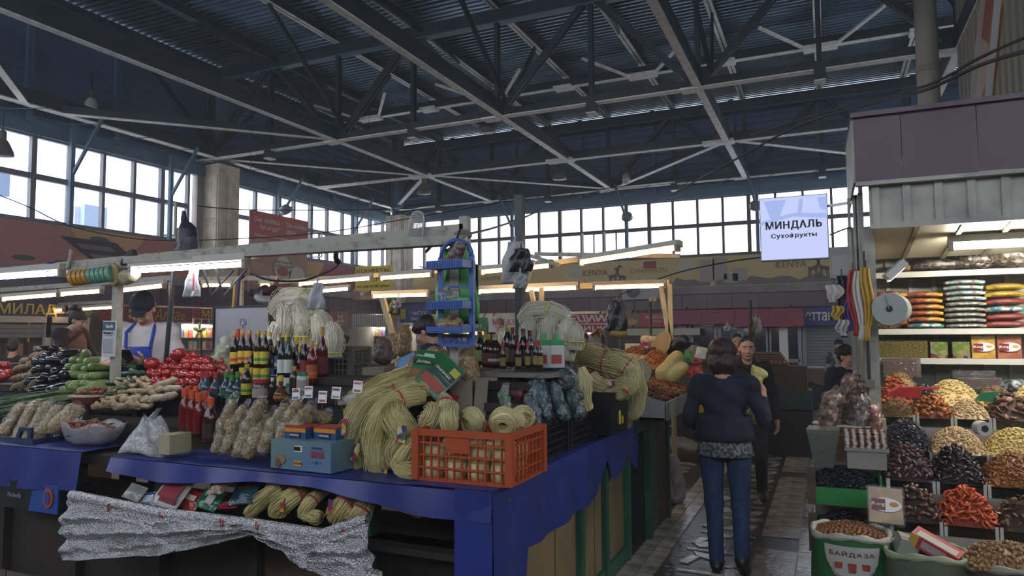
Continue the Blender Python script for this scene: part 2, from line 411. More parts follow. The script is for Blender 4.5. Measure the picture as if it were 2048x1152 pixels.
# the rest of the hall round the camera
STR(MB().box((8.2, 9, 2.05), (.3, 30, 4.1)).box((8.2, 9, 7.6), (.3, 30, 3)), 'wall_right', plaster)
STR(MB().box((-4, -6.2, 2.1), (24, .3, 4.2)).box((-4, -6.2, 8.5), (24, .3, 1.0)), 'wall_front', plaster)
def windows(name, n, start, step, fn, z0, zm, z1, fm, gm, opened=()):
    """a band of two rows of panes; fn(a, z, dep) -> point"""
    w_ = T(name, 'band of clerestory windows', None, fn(start, z0, 0)); w_['kind'] = 'structure'; base = Vector(w_.location)
    def bx(a0, a1, za, zb, d, nm, mt):
        p, q = Vector(fn(a0, za, -d/2)), Vector(fn(a1, zb, d/2)); c = (p+q)/2-base
        return MB().box(c, [max(abs(x), .001) for x in (q-p)]).build(nm, mt, w_)
    for i in range(n+1):
        a = start+i*step; bx(a-.035-.02*(i % 4 == 0), a+.035+.02*(i % 4 == 0), z0, z1, .12, 'mullion', fm)
    for z, h_ in ((z0, .05), (zm, .06), (z1, .04)):
        bx(start, start+n*step, z-h_, z+h_, .1, 'rail', fm)
    for i in range(n):
        a = start+i*step
        if i in opened:
            bx(a+.42, a+.46, z0, zm, .08, 'mullion', fm)
            sm = bx(a+.04, a+.42, z0+.05, zm-.05, .012, 'pane', gm)
            # a casement swung into the hall
            p0, p1 = Vector(fn(a+.06, z0+.08, .02))-base, Vector(fn(a+.13, z0+.08, .36))-base
            m = MB(); H = Vector((0, 0, zm-z0-.14))
            for q0, q1 in ((p0, p1), (p0+H, p1+H), (p0, p0+H), (p1, p1+H)): m.beam(q0, q1, .04, .04)
            m.build('casement', C('c9c8c4', .5), w_)
            bx(a+.48, a+step-.04, z0+.05, zm-.05, .012, 'pane', gm)
        else: bx(a+.035, a+step-.035, z0+.05, zm-.05, .012, 'pane', gm)
        bx(a+.035, a+step-.035, zm+.05, z1-.04, .012, 'pane', gm)
    return w_
windows('window_1', 13, -1.5+.9, .79, lambda a, z, d: (-15.25+d, a+3.5, z), 4.15, 5.1, 5.97, framem, glassm, (12,))
windows('window_2', 9, 14.75, .815, lambda a, z, d: (-15.25+d, a, z), 4.15, 5.1, 5.97, framem, glassm, (4,))
windows('window_3', 22, -14.55, .78, lambda a, z, d: (a, 22.7-d, z), 4.13, 5.1, 5.98, framed, glassb, (2, 9, 10))
STR(MB().box((-15.25, 13.9, 5.05), (.2, 1.0, 1.9)), 'wall_left_pier', plaster)
STR(MB().box((5.6, 22.7, 5.05), (5, .2, 1.9)), 'wall_back_pier', plaster)
windows('window_4', 12, -3, 2.1, lambda a, z, d: (8.2-d, a, z), 4.15, 5.1, 6.0, framem, glassm)
windows('unseen_window_5', 12, -15, 1.9, lambda a, z, d: (a, -6.2+d, z), 4.2, 6.1, 8.0, framem, glassm)  # unseen windows behind the camera, their height set for the light they add
# slim teal wind posts and stays in front of the windows
wp = T('window_post', 'slim teal steel posts and stays in front of the clerestory windows', None); wp['kind'] = 'structure'
for y in (6.2, 9.9, 12.45, 16.3, 19.9):
    MB().beam((-15.0, y, 4.1), (-15.0, y, 6.3), .09, .09).build('post', teal, wp)
    MB().beam((-15.0, y, 5.2), (-14.2, y+.1, 6.4), .06, .06).build('stay', teal, wp)
for x in (-10.0, -5.87, -1.8, 2.3):
    MB().beam((x, 22.4, 4.1), (x, 22.4, 6.3), .1, .1).build('post', teal, wp)
    MB().beam((x, 22.4, 5.4), (x-.2, 21.7, 6.5), .06, .06).build('stay', teal, wp)
for i in range(14): MB().tube([(-15.0, 6+1.2*i, 6.28), (-14.5, 6.7+1.2*i, 6.42)], .012, 4).build('wire', teal, wp)
for i in range(13): MB().tube([(-14.5+1.25*i, 22.35, 6.2), (-13.7+1.25*i, 22.0, 6.42)], .012, 4).build('wire', teal, wp)

# ------------------------------------------------------------------ columns
def column(x, y, w_, z, label):
    t = T('concrete_column', label, 'column', (x, y, 0))
    m = MB().box((0, 0, z/2), (w_, w_, z)); m.build('shaft', conc, t)
    for s in (-.3, .02, .3):                               # stone slabs facing the shaft
        for k in range(int(z/1.2)):
            MB().box((s*w_*1.0, -w_/2-.012, .6+1.2*k), (.27*w_, .03, 1.185)).build('slab', conc, t)
            MB().box((w_/2+.012, s*w_, .6+1.2*k), (.03, .27*w_, 1.185)).build('slab', conc, t)
    MB().box((0, 0, z+.02), (w_*.9, w_*.9, .04)).build('cap_plate', tealdk, t)
    return t
column(-15.0, 14.0, .72, 6.3, 'stone-faced concrete column standing between the windows of the left wall')
column(-14.1, 21.5, .72, 6.0, 'stone-faced concrete column in the far corner beside the yellow sign')

# ------------------------------------------------------------------ roof
n_ = int(29.6/.17); prof = []
for i in range(n_):
    y = -6.1+i*.17; prof += [(y, 9.1), (y+.085, 9.1), (y+.105, 9.045), (y+.15, 9.045)]
vs = []
for y, z in prof: vs += [(-15.4, y, z), (8.3, y, z)]
STR(MB().add(vs, [(2*i, 2*i+1, 2*i+3, 2*i+2) for i in range(len(prof)-1)]), 'ceiling', deckm)
STR(MB().box((-3.5, 8.6, 9.3), (24, 30.4, .1)), 'ceiling_top', tealdk)
def truss(y, label, x0=-15.0, x1=7.5, zb=6.42, zt=8.68):
    t = T('roof_truss', label, 'truss', (0, y, 0))
    MB().box(((x0+x1)/2, 0, zb+.07), (x1-x0, .2, .14)).build('bottom_chord', tealdk, t)
    MB().box(((x0+x1)/2, .0, zb-.012), (x1-x0, .19, .02)).build('flange', flangem, t)
    MB().box(((x0+x1)/2, 0, zt), (x1-x0, .16, .3)).build('top_chord', tealdk, t)
    MB().box(((x0+x1)/2, 0, zt-.16), (x1-x0, .2, .02)).build('flange', teal, t)
    xs = [-15.0+2.15*i for i in range(int((x1-x0)/2.15)+1)]
    for i, x in enumerate(xs):
        for dy in (-.05, .05): MB().beam((x, dy, zb+.1), (x, dy, zt), .09, .045).build('post', tealdk, t)
        if i < len(xs)-1:
            a, b = (zb+.12, zt-.1) if i % 2 == 0 else (zt-.1, zb+.12)
            for dy in (-.05, .05): MB().beam((x+.12, dy, a), (xs[i+1]-.12, dy, b), .05, .13).build('diagonal', tealdk, t)
        if i % 2 == 0: MB().box((x, 0, zb+.22), (.5, .03, .36)).build('gusset', tealdk, t)
        else:
            MB().box((x, 0, zb-.1), (.2, .22, .22)).build('hanger_bracket', tealdk, t)
            MB().box((x, 0, zb-.22), (.2, .24, .02)).build('bracket_plate', flangem, t)
    for x in xs[::2]:
        MB().box((x-.16, 0, zb-.03), (.34, .3, .04)).build('gusset_plate', flangem, t)
    return t
truss(13.6, 'roof truss with crossed web members running over the middle of the hall')
truss(22.2, 'roof truss standing close in front of the far wall', x0=-14.6)
# stout purlin carrier between the two trusses, plates where the purlins cross
t = T('roof_beam', 'horizontal roof beam under the deck with pale plates where purlins cross', 'beam', (0, 18.0, 0))
MB().box((-4.6, 0, 8.62), (19, .14, .22)).build('web', tealdk, t)
MB().box((-4.6, 0, 8.5), (19, .16, .02)).build('flange', flangem, t)
for i, x in enumerate([-12.85, -10.7, -8.55, -6.4, -4.2, -2.1, .1, 2.2]):
    MB().box((x, -.1, 8.46), (.75 if i % 2 == 0 else .5, .34, .09)).build('plate', flangem, t)
    if i % 2 == 0:
        for s in (-1, 1): MB().beam((x+.3*s, -.1, 8.46), (x+1.3*s, -1.2, 8.75), .08, .05).build('brace', flangem, t)
# purlins along the hall under the deck
for i in range(11):
    x = -15.0+2.15*i; t = T('purlin', 'dark steel purlin under the ribbed deck, %s from the left wall' % ('first second third fourth fifth sixth seventh eighth ninth tenth eleventh'.split()[i]), 'beam', (x, 0, 0), group='roof purlins')
    MB().box((0, 8.3, 8.93), (.06, 28.4, .22)).build('web', tealdk, t)
    for s in (-1, 1): MB().box((.05*s, 8.3, 8.825), (.07, 28.4, .014)).build('flange', flangem if i > 1 else teal, t)
for i in range(10):
    for k, y in enumerate((15.8, 11.2)):
        t = T('sag_brace', 'slanting steel brace between the purlins and the truss', 'beam', (-15+2.15*i, y, 0), group='slanting roof braces')
        MB().beam((0, 0, 8.8), (.25, -2.1 if k == 0 else 2.3, 6.7 if i % 2 == 0 else 8.7), .07, .09).build('member', tealdk, t)
# ties along the hall at the level of the bottom chords
TI = [(-10.72, 'left'), (-6.3, 'middle'), (-2.1, 'right'), (2.2, 'far right')]
for x, nm in TI:
    t = T('tie_beam', 'long pale-bottomed tie beam running down the hall, the %s one' % nm, 'beam', (x, 0, 0))
    MB().box((0, 8.1, 6.56), (.17, 28.2, .3)).build('web', tealdk, t)
    MB().box((0, 8.1, 6.4), (.14, 28.2, .025)).build('flange', flangem, t)
t = T('tie_beam', 'pale-bottomed tie beam along the top of the left windows', 'beam', (-14.75, 0, 0))
MB().box((0, 8, 6.6), (.16, 28, .3)).build('web', tealdk, t); MB().box((0, 8, 6.44), (.2, 28, .025)).build('flange', flangem, t)
t = T('cross_tie', 'pale-bottomed tie crossing the hall between the two roof trusses', 'beam', (0, 17.85, 0))
MB().box((-3.6, 0, 6.53), (22.4, .12, .22)).build('web', tealdk, t); MB().box((-3.6, 0, 6.41), (22.4, .14, .022)).build('flange', flangem, t)
for x, nm in TI: MB().box((x-.2, -.02, 6.42), (.75, .3, .08)).build('gusset_plate', flangem, t)
BR = [((-14.75, 13.7), (-10.85, 17.8)), ((-10.6, 17.9), (-6.35, 22.1)), ((-10.85, 17.9), (-14.7, 22.1)), ((-14.75, 9.4), (-10.8, 13.5)),
      ((-6.2, 22.1), (-2.2, 17.95)), ((-2.0, 17.8), (2.2, 22)), ((-14.7, 8.7), (-12.6, 6.8)), ((-14.75, 17.7), (-10.8, 17.85)), ((-6.3, 22.0), (-4.2, 22.0))]
for k, (a, b) in enumerate(BR):
    t = T('wind_brace', 'slanting pale-edged wind brace in the plane of the bottom chords', 'beam', (a[0], a[1], 0), group='wind braces')
    d = (b[0]-a[0], b[1]-a[1])
    MB().beam((0, 0, 6.52), (d[0], d[1], 6.52), .09, .16).build('web', tealdk, t)
    MB().beam((0, 0, 6.43), (d[0], d[1], 6.43), .13, .02).build('flange', flangem, t)
# steel stubs under the trusses on the columns and corner posts in the gables
for x, y in ((-15.0, 13.95), (-14.2, 21.5)):
    t = T('corner_stanchion', 'blue steel stanchion rising from the concrete column to the roof', 'column', (x, y, 0), group='roof stanchions')
    MB().box((0, 0, 7.6), (.22, .3, 2.6)).build('web', teal, t)
    for s in (-1, 1): MB().box((.15*s, 0, 7.6), (.03, .34, 2.6)).build('flange', teal, t)
for y in (9, 11, 16.5, 19): STR(MB().box((-15.1, y, 7.6), (.1, .14, 2.8)), 'trim_2', siding)
for i in range(7): STR(MB().box((-12.5+2.5*i, 22.6, 7.6), (.14, .1, 2.8)), 'trim_3', siding)

for o in COL.objects:
    if not o.parent and o.get('category') in ('truss', 'beam', 'column'): o['kind'] = 'structure'
# ------------------------------------------------------------------ hanging lamps
lampm = C('5a5650', .5); lampw = C('c9cac8', .35)
def highbay(px, py, y, label, sz=.3, glass=False):
    p = at(px, py, Y=y); t = T('hanging_lamp', label, 'lamp', (p.x, p.y, p.z))
    MB().tube([(0, 0, .1), (0, 0, .55)], .012, 5).build('rod', black, t)
    MB().lathe([(.05, 0), (.07, .02), (.07, .16), (.03, .2)], 10).build('ballast', lampm, t)
    if glass: MB().lathe([(.02, -.36), (.11, -.34), (.13, -.28), (.13, -.1), (.06, 0)], 12).build('globe', lampw, t, smooth=True)
    else: MB().lathe([(sz, -.3), (sz*.97, -.24), (sz*.55, -.05), (.06, .02)], 14).build('reflector', lampm, t, smooth=True, sol=.01)
    return t
highbay(183, 196, 10.2, 'glass-globed lamp hanging before the dark left gable', glass=True)
highbay(1252, 345, 21, 'glass-globed lamp hanging before the far gable', glass=True)
highbay(973, 238, 14.2, 'brown bell lamp hanging below the middle truss', .2)
highbay(848, 368, 18, 'brown bell lamp at the crossing of the left tie', .2)
highbay(1119, 338, 19, 'brown bell lamp below the far cross tie', .2)
highbay(1440, 255, 17.8, 'brown bell lamp at the plate of the right tie', .2)
highbay(5, 280, 8.2, 'grey bell lamp cut by the left edge near the windows', .2)
for px, py, lb in ((1254, 432, 'small round floodlight on the third window post of the far wall'), (1511, 410, 'small round floodlight beside the lit white sign'),
                   (1035, 445, 'small round floodlight behind the tall dark pole'), (570, 418, 'small round floodlight above the red poster')):
    p = at(px, py, Y=22.0) if px > 900 else at(px, py, X=-14.6)
    t = T('floodlight', lb, 'lamp', p); MB().lathe([(.02, .1), (.16, .05), (.19, -.08)], 12, rot=(.9, 0, .2)).build('housing', C('77797c', .4), t)
    MB().lathe([(.0, -.06), (.17, -.07)], 12, rot=(.9, 0, .2)).build('lens', C('c4c8cc', .2), t)
    MB().beam((0, 0, .05), (0, .3, .1), .04, .04).build('bracket', teal, t)

# ------------------------------------------------------------------ outside the left windows
roofw = C('c3c8d2', .8)
t = T('neighbouring_roof', 'low pale metal roof with blue vents beyond the left windows', 'roof', (-24, 11, 0))
MB().box((0, 0, 4.6), (8, 26, .3), rot=(0, .12, 0)).build('roof_sheet', roofw, t)
for i in range(3): MB().box((4.6-1.0*i, -1.0+3.3*i, 5.5-.35*i), (1.8, .6, .55)).build('vent_box', C('cfd4dc', .7), t); MB().box((5.55-1.0*i, -.8+3.3*i, 5.5-.35*i), (.3, .7, .7)).build('vent_cowl', C('a9bad0', .6), t)
t = T('neighbouring_wall', 'pale ground and buildings outside', None, (-30, 8, 0)); t['kind'] = 'structure'
MB().box((-4, 5, -1), (20, 60, 2)).build('yard', C('8d8f90', .9), t)
# ------------------------------------------------------------------ tubes and lit things
tubec = ME('cool_tube', 'f2f2ff', 40); tubew = ME('warm_tube', 'ffcb8c', 24); tubes_far = ME('shop_light', 'fff4e4', 30)
def tube_lamp(a, b, warm, label, w_=.05, body='b5b0a6', em=None):
    a, b = Vector(a), Vector(b); t = T('tube_lamp', label, 'lamp', (a+b)/2, group='fluorescent tube lamps'); c = (a+b)/2; d = (b-a).normalized()
    MB().beam(a-c+Vector((0, 0, .05)), b-c+Vector((0, 0, .05)), .06, .045).build('housing', C(body, .6), t)
    MB().tube([a-c+d*.03, b-c-d*.03], w_*.32, 8).build('tube', em or (tubew if warm else tubec), t)
    for p, s in ((a, 1), (b, -1)): MB().beam(p-c, p-c+d*s*.03, .05, .06).build('socket', C('8f887c', .6), t)
    return t
# ------------------------------------------------------------------ signs
def sgn(name, label, px0, px1, py0, py1, ax, val, mt, dep=.05, cat='sign', z=None):
    """flat sign on the wall plane ax=val; corners given where the photograph shows them"""
    m_ = (py0+py1)/2; a, b = at(px0, m_, **{ax: val}), at(px1, m_, **{ax: val})
    z1, z0 = z or (at(px0, py0, **{ax: val}).z, at(px0, py1, **{ax: val}).z)
    if ax == 'X': c = Vector((val, (a.y+b.y)/2, (z0+z1)/2)); W = abs(b.y-a.y); rz = PI/2
    else: c = Vector(((a.x+b.x)/2, val, (z0+z1)/2)); W = abs(b.x-a.x); rz = 0
    t = T(name, label, cat, c, rz); H = z1-z0
    MB().box((0, dep/2, 0), (W, dep, H)).build('board', mt, t)
    if val > 20:
        for s in (-1, 1): MB().beam((s*W*.4, .04, H/2-.02), (s*W*.4, 21.2-val, max(H/2+.05, 2.45-c.z)), .03, .03).build('bracket', C('3a3a3e', .5), t)
    return t, W, H
def patch(t, cx, cz, w_, h_, mt, y=-.012, name='print', sh='r', n=10):
    m = MB()
    if sh == 'r': m.box((cx, y, cz), (w_, .008, h_))
    else: m.prism([(cx+w_/2*math.cos(2*PI*i/n), cz+h_/2*math.sin(2*PI*i/n)) for i in range(n)], y-.004, y+.004)
    return m.build(name, mt, t)
def photo_mat(name, cols, sc_=4, rough=.5):
    """a printed picture: patches of the given colours"""
    m = bpy.data.materials.new(name); m.use_nodes = True; n = m.node_tree.nodes; L = m.node_tree.links; b = n['Principled BSDF']; b.inputs['Roughness'].default_value = rough
    co = n.new('ShaderNodeTexCoord').outputs['Object']; v = n.new('ShaderNodeTexVoronoi'); v.inputs['Scale'].default_value = sc_
    z = n.new('ShaderNodeTexNoise'); z.inputs['Scale'].default_value = sc_*.7; z.inputs['Detail'].default_value = 4
    ad = n.new('ShaderNodeVectorMath'); ad.operation = 'ADD'; L.new(co, ad.inputs[0]); sv = n.new('ShaderNodeVectorMath'); sv.operation = 'SCALE'; sv.inputs[3].default_value = min(1, .6/sc_); L.new(z.outputs['Color'], sv.inputs[0]); L.new(sv.outputs[0], ad.inputs[1]); L.new(ad.outputs[0], v.inputs[0])
    r = n.new('ShaderNodeValToRGB'); e = r.color_ramp.elements
    while len(e) < len(cols): e.new(.5)
    for i, c in enumerate(cols): e[i].position = .2+.6*i/max(1, len(cols)-1); e[i].color = lin(c)
    r.color_ramp.interpolation = 'CONSTANT' if sc_ > 20 else 'LINEAR'
    sp = n.new('ShaderNodeSeparateXYZ'); L.new(v.outputs['Color'], sp.inputs[0]); L.new(sp.outputs[0], r.inputs[0]); L.new(r.outputs[0], b.inputs['Base Color'])
    return m
navy = C('1e2244', .5); yel = C('c3b232', .5); redm = C('9c2834', .5); redl = C('b8404a', .5); lw_ = C('e6e2dc', .5)
# --- left wall: big banner, cladding band, shop signs, shutters
bann = photo_mat('fruit_banner', ['b8756c', 'c27e6e', 'c98c6c', 'd0ab74', 'b56f68'], .7)
t, W, H = sgn('banner', 'long red and orange fruit banner with dark crate picture under the left windows', -60, 388, 440, 536, 'X', -14.98, bann, z=(4.08, 3.08))
for k in range(7):
    patch(t, -W/2+1.0+.8*k*random.uniform(.9, 1.1), random.uniform(-.3, .35), .5, .12, C('4d5c3a', .6), sh='o', n=8)
pr = MB().prism([(-.9, .28), (.4, .28), (1.3, -.35), (.2, -.42)], -.02, -.01); pr.build('print', C('2c2a30', .5), t)
for k in range(3): MB().prism([(-.55+.3*k, .16-.2*k), (.25+.3*k, .16-.2*k), (.4+.3*k, .06-.2*k), (-.4+.3*k, .06-.2*k)], -.03, -.02).build('print', C('7d6a60', .5), t)
txt('ТРОПИК', 1.5, .24, C('d8a09a', .5), t, (W/2-1.25, -.02, .02), sp=1.1)
t, W, H = sgn('banner', 'red and gold striped banner in the left wall beyond the column', 462, 720, 520, 590, 'X', -14.98, photo_mat('gold_banner', ['8f2f33', 'b8753f', 'c79a54', '9b3a36'], .8), z=(4.05, 3.1))
for k in range(4): MB().beam((-W/2+.2, -.02, .1+.1*k), (W/2-1, -.02, -.35+.09*k), .01, .04).build('print', C('c9a35c', .5), t)
txt('Вкусно', 1.2, .3, C('d88f86', .5), t, (W/2-1.4, -.02, -.1), shear=.2)
STR(MB().box((-14.6, 9, 2.98), (1.2, 26.9, .2)), 'trim_4', plaster)
STR(MB().box((-4, 22.0, 2.95), (22, 1.4, .22)), 'trim_5', plaster)
pb = STR(MB().box((-14.3, 8.6, 2.63), (.5, 26, .44)), 'trim_6', purple)
for i in range(34): MB().box((-14.03, -3.2+.75*i, 2.63), (.03, .735, .46)).build('panel', purple, pb)
pb = STR(MB().box((-4, 21.35, 2.6), (20, .5, .4)), 'trim_7', purple)
for i in range(27): MB().box((-13.6+.72*i, 21.08, 2.6), (.7, .03, .42)).build('panel', purple, pb)
t, W, H = sgn('shop_sign', 'navy sign with large yellow capitals and pictures of meat on the left wall', -40, 180, 600, 638, 'X', -13.95, navy, z=(2.42, 2.04))
txt('МИЛАД', W*.52, .24, yel, t, (-W*.05-.1, -.02, -.02), bold=.012)
for k, (a, c) in enumerate(((.2, 'b99a8c'), (.36, 'a8505a'), (.30, 'c9c0b8'), (.44, '93924e'))): patch(t, W*a, .02 if k < 3 else -.03, .34, .2, C(c, .6), sh='o')
t, W, H = sgn('shop_sign', 'red sign with yellow flower emblem and script lettering on the left wall', 205, 385, 603, 640, 'X', -13.95, C('7d1f2a', .5), z=(2.36, 2.02))
for k in range(5): patch(t, -W/2+.75+.11*math.cos(k*1.257), .1*math.sin(k*1.257), .12, .1, yel, sh='o')
txt('Алга»', W*.36, .26, C('a8a04a', .5), t, (W*.22, -.02, 0), shear=.25)
t, W, H = sgn('shop_sign', 'red sign with yellow letters above a small meat picture strip', 387, 432, 610, 640, 'X', -13.95, C('8b2330', .5), z=(2.36, 2.12))
txt('МЯ', W*.6, .17, yel, t, (.1, -.02, .0), bold=.015)
t, W, H = sgn('picture_strip', 'strip of small meat pictures under the yellow-lettered red sign', 387, 432, 641, 656, 'X', -13.93, C('c9c2c0', .5), z=(2.12, 1.98))
for k in range(3): patch(t, (-.33+.33*k)*W, 0, W*.24, .1, C('7c3a40', .6))
t, W, H = sgn('shop_sign', 'small dull red sign with a white letter far down the left wall', 660, 698, 625, 650, 'X', -13.9, C('8d3c46', .5), dep=.12, z=(2.44, 1.98))
txt('Н', .2, .14, lw_, t, (0, -.02, .05)); txt('магазин', .4, .06, lw_, t, (0, -.02, -.08))
sh = T('wall_ribs', 'short stretch of white ribbed cladding between the red and blue signs', 'cladding', (-13.92, 19.7, 2.16), PI/2)
MB().box((0, .03, 0), (2.3, .05, .4)).build('sheet', lw_, sh)
for k in range(22): MB().box((-1.1+.105*k, -.01, 0), (.03, .03, .4)).build('rib', C('8f9090', .5), sh)
# shutters and openings on the left
def roller(name, label, px0, px1, ax, val, z0, z1, dep=.06, n=None):
    m_ = 680; a, b = at(px0, m_, **{ax: val}), at(px1, m_, **{ax: val}); rz = PI/2 if ax == 'X' else 0
    c = Vector(((a.x+b.x)/2, (a.y+b.y)/2, z0)); W = (a-b).length
    t = T(name, label, 'shutter', c, rz); k = int((z1-z0)/.085)
    for i in range(k): MB().box((0, .02, .04+.085*i), (W, .03, .075), rot=(.12, 0, 0)).build('slat', shutter, t)
    for s in (-1, 1): MB().box((s*(W/2+.05), 0, (z1-z0)/2), (.1, .1, z1-z0)).build('guide', white, t)
    MB().box((0, 0, z1-z0+.05), (W+.2, .14, .12)).build('header', white, t)
    return t
roller('rolling_shutter', 'half-raised pale rolling shutter under the navy sign, the one nearer the left edge', -60, 88, 'X', -14.0, 1.68, 1.98)
roller('rolling_shutter', 'pale rolling shutter behind the older woman in the brown vest', 98, 165, 'X', -14.0, 1.25, 1.98)
roller('rolling_shutter', 'closed grey rolling shutter under the blue sign by the man in camouflage', 1612, 1712, 'Y', 21.3, 0, 2.0)
sb = T('shop_shelving', 'dim shop shelves full of cartons seen under the raised shutter', 'shelf', (-14.6, 8.6, 0), PI/2)
for z in (.5, 1.0, 1.33): MB().box((0, .1, z), (3.4, .5, .03)).build('shelf', white, sb)
MB().box((0, .38, 1.0), (3.6, .03, 2.0)).build('back', dark, sb)
for k in range(7):
    s = random.uniform(.18, .26); p = Vector((-14.5, 7.3+.4*k, 1.345))
    t = T('carton', 'brown carton on the dim shop shelf under the raised shutter', 'box', p, PI/2, group='cartons in the dim left shop')
    MB().box((0, 0, s/2), (.3, .25, s)).build('carton_body', C(random.choice(('7d6a58', '9a8a78', '5d5148')), .8), t); MB().box((0, -.127, s*.5), (.12, .004, s*.4)).build('label', lw_, t)
st = T('shop_partition', 'pale vertical ribbed partition between two left shops', 'partition', (-13.98, 11.35, 1.2), PI/2)
for k in range(9): MB().box((-.56+.14*k, 0, 0), (.1, .03, 2.3)).build('slat', C('a8a8a8', .5), st)
# --- grocery shop lit inside, left of the steel board, and shops at the far left end
def litshop(px, ax, val, w_, label, seed):
    p = at(px, 700, **{ax: val}); t = T('shop_interior', label, 'shop', (p.x, p.y, 0), PI/2 if ax == 'X' else 0); rr = random.Random(seed)
    MB().box((0, .5, 1.0), (w_, .03, 2.0)).build('back', C('9aa09f', .7), t)
    for z in (.6, 1.0, 1.35, 1.65): MB().box((0, .35, z), (w_, .3, .02)).build('shelf', white, t)
    MB().box((0, .2, 1.93), (w_*.8, .06, .04)).build('shop_lamp', tubes_far, t)
    for z in (.6, 1.0, 1.35, 1.65):
        for k in range(int(w_/.14)):
            c = rr.choice(('b04a3a', 'd8c8a0', '5d7a3a', 'c9c9c4', '8a6a4a', '3a5a8a', 'c98a3a', 'a83a4a'))
            o = MB().box((0, 0, .1), (.11, .12, rr.uniform(.16, .24))).build('packet', C(c, .6), t, loc=(-w_/2+.1+.14*k, .33, z))
    for s in (-1, 1): MB().box((s*w_/2, .1, 1.0), (.06, .8, 2.0)).build('jamb', white, t)
    return t
litshop(400, 'X', -14.1, 1.7, 'brightly lit grocery niche seen beside the green plastic fan', 3)
litshop(740, 'Y', 21.3, 3.6, 'lit flower and grocery shop behind the seated woman in black', 5)
litshop(900, 'Y', 21.3, 3.0, 'lit shop under the green sign near the far corner', 9)
litshop(1100, 'Y', 21.3, 3.6, 'shop under the red and white sign in the middle of the far wall', 12)
# --- far wall: banner of giraffes, signs, canopy
ken = photo_mat('savanna_banner', ['c0aa70', 'cdb578', 'bca878', 'cfb880'], .35)
t, W, H = sgn('banner', 'long sand-yellow savanna banner with giraffes under the far windows', 800, 1720, 520, 580, 'Y', 22.35, ken, z=(4.05, 3.08))
sil = C('5b5450', .6)
def giraffe(cx, s, f=1):
    m = MB(); z = -.32
    for dx in (-.12, -.06, .1, .16): m.beam((cx+f*dx*s, -.02, z), (cx+f*dx*.8*s, -.02, z+.3*s), .02, .025)
    m.beam((cx-f*.13*s, -.02, z+.32*s), (cx+f*.15*s, -.02, z+.38*s), .02, .12*s).beam((cx+f*.13*s, -.02, z+.38*s), (cx+f*.26*s, -.02, z+.72*s), .02, .06*s).beam((cx+f*.24*s, -.02, z+.73*s), (cx+f*.35*s, -.02, z+.68*s), .02, .05*s)
    m.build('print', sil, t)
for px, s in ((1225, .9), (1245, .8), (1625, .9), (1650, .9), (905, .6)):
    giraffe(at(px, 540, Y=22.35).x-t.location.x, s, -1 if px in (1245, 1650) else 1)
for px0, px1 in ((1140, 1200), (1290, 1420), (1430, 1700), (850, 960)):
    a, b = at(px0, 550, Y=22.35).x-t.location.x, at(px1, 550, Y=22.35).x-t.location.x; n = 14
    MB().prism([(a, -.42)]+[(a+(b-a)*i/n, -.3+.12*math.sin(i*1.9)*random.random()+.1*math.sin(i/n*PI)) for i in range(n+1)]+[(b, -.42)], -.02, -.012).build('print', C('736a66', .6), t)
for px, s_, h_ in ((1190, 'KENYA', .2), (1582, 'KENYA', .2), (1297, 'CHAMPION', .16), (985, 'CHAMPION', .16)):
    txt(s_, .85 if s_ == 'KENYA' else 1.2, h_, C('6b5a48' if s_ == 'KENYA' else '8c7434', .6), t, (at(px, 540, Y=22.35).x-t.location.x, -.02, .14 if px > 1100 else .1), shear=.15)
for px in (1150, 1375): patch(t, at(px, 530, Y=22.35).x-t.location.x, .18, .55, .4, C('b5b3a6', .6), sh='o', n=16)
for k, px in enumerate((1415, 1440, 1462, 1480)): patch(t, at(px, 550, Y=22.35).x-t.location.x, (.05, .1, -.22, -.1)[k], .42, (.7, .7, .3, .4)[k], C('9f978c', .6), y=-.03)
patch(t, at(1300, 530, Y=22.35).x-t.location.x, .32, .4, .22, C('8c3a3a', .6))
t, W, H = sgn('shop_sign', 'blue sign with white capitals and a yellow square near the far corner', 800, 862, 611, 646, 'Y', 21.0, C('28427e', .5))
txt('ЧЫГУУ', W*.5, .13, lw_, t, (W*.12, -.02, .03)); txt('ВЫХОД', W*.5, .13, lw_, t, (W*.12, -.02, -.17)); patch(t, -W*.4, 0, W*.17, H*.6, yel)
t, W, H = sgn('shop_sign', 'green sign with a white word near the middle of the far wall', 888, 974, 632, 656, 'Y', 20.9, C('2f8a54', .5), z=(2.24, 1.78))
txt('NEWS', .35, .09, lw_, t, (W/2-.5, -.02, .1)); txt('FRESH', .6, .13, lw_, t, (W/2-.5, -.02, -.05), bold=.01)
t, W, H = sgn('shop_sign', 'white sign with red lettering beside the green one', 977, 1046, 628, 664, 'Y', 20.9, lw_, z=(2.26, 1.75))
txt('МАГАЗИН', W*.9, .2, redm, t, (.1, -.02, .08))
t, W, H = sgn('shop_sign', 'tall red sign with slanting white letters behind the white noodle bundles', 1048, 1216, 622, 662, 'Y', 20.9, C('a33540', .5), z=(2.3, 1.72))
txt('СПЕЦИИ', W*.62, .26, lw_, t, (W*.16, -.02, .13), shear=-.3, bold=.015); txt('РОЗНИЦУ', W*.6, .16, lw_, t, (W*.18, -.02, -.17), bold=.012); patch(t, 0, -.03, W, .025, lw_)
t, W, H = sgn('shop_sign', 'red vegetable stall sign with white words and a picture of produce', 1252, 1342, 624, 650, 'Y', 20.6, C('a53a42', .5), z=(2.28, 1.86))
txt('БАЗЫ, КАРТА, БАРЫШ', W*.5, .1, lw_, t, (W*.2, -.02, .08), bold=.01); txt('Лучок', W*.2, .07, lw_, t, (W*.2, -.02, -.04)); patch(t, -W*.33, 0, W*.3, H, C('7d6a58', .6)); patch(t, -W*.36, -.05, .3, .2, C('b59a5a', .6), y=-.02, sh='o')
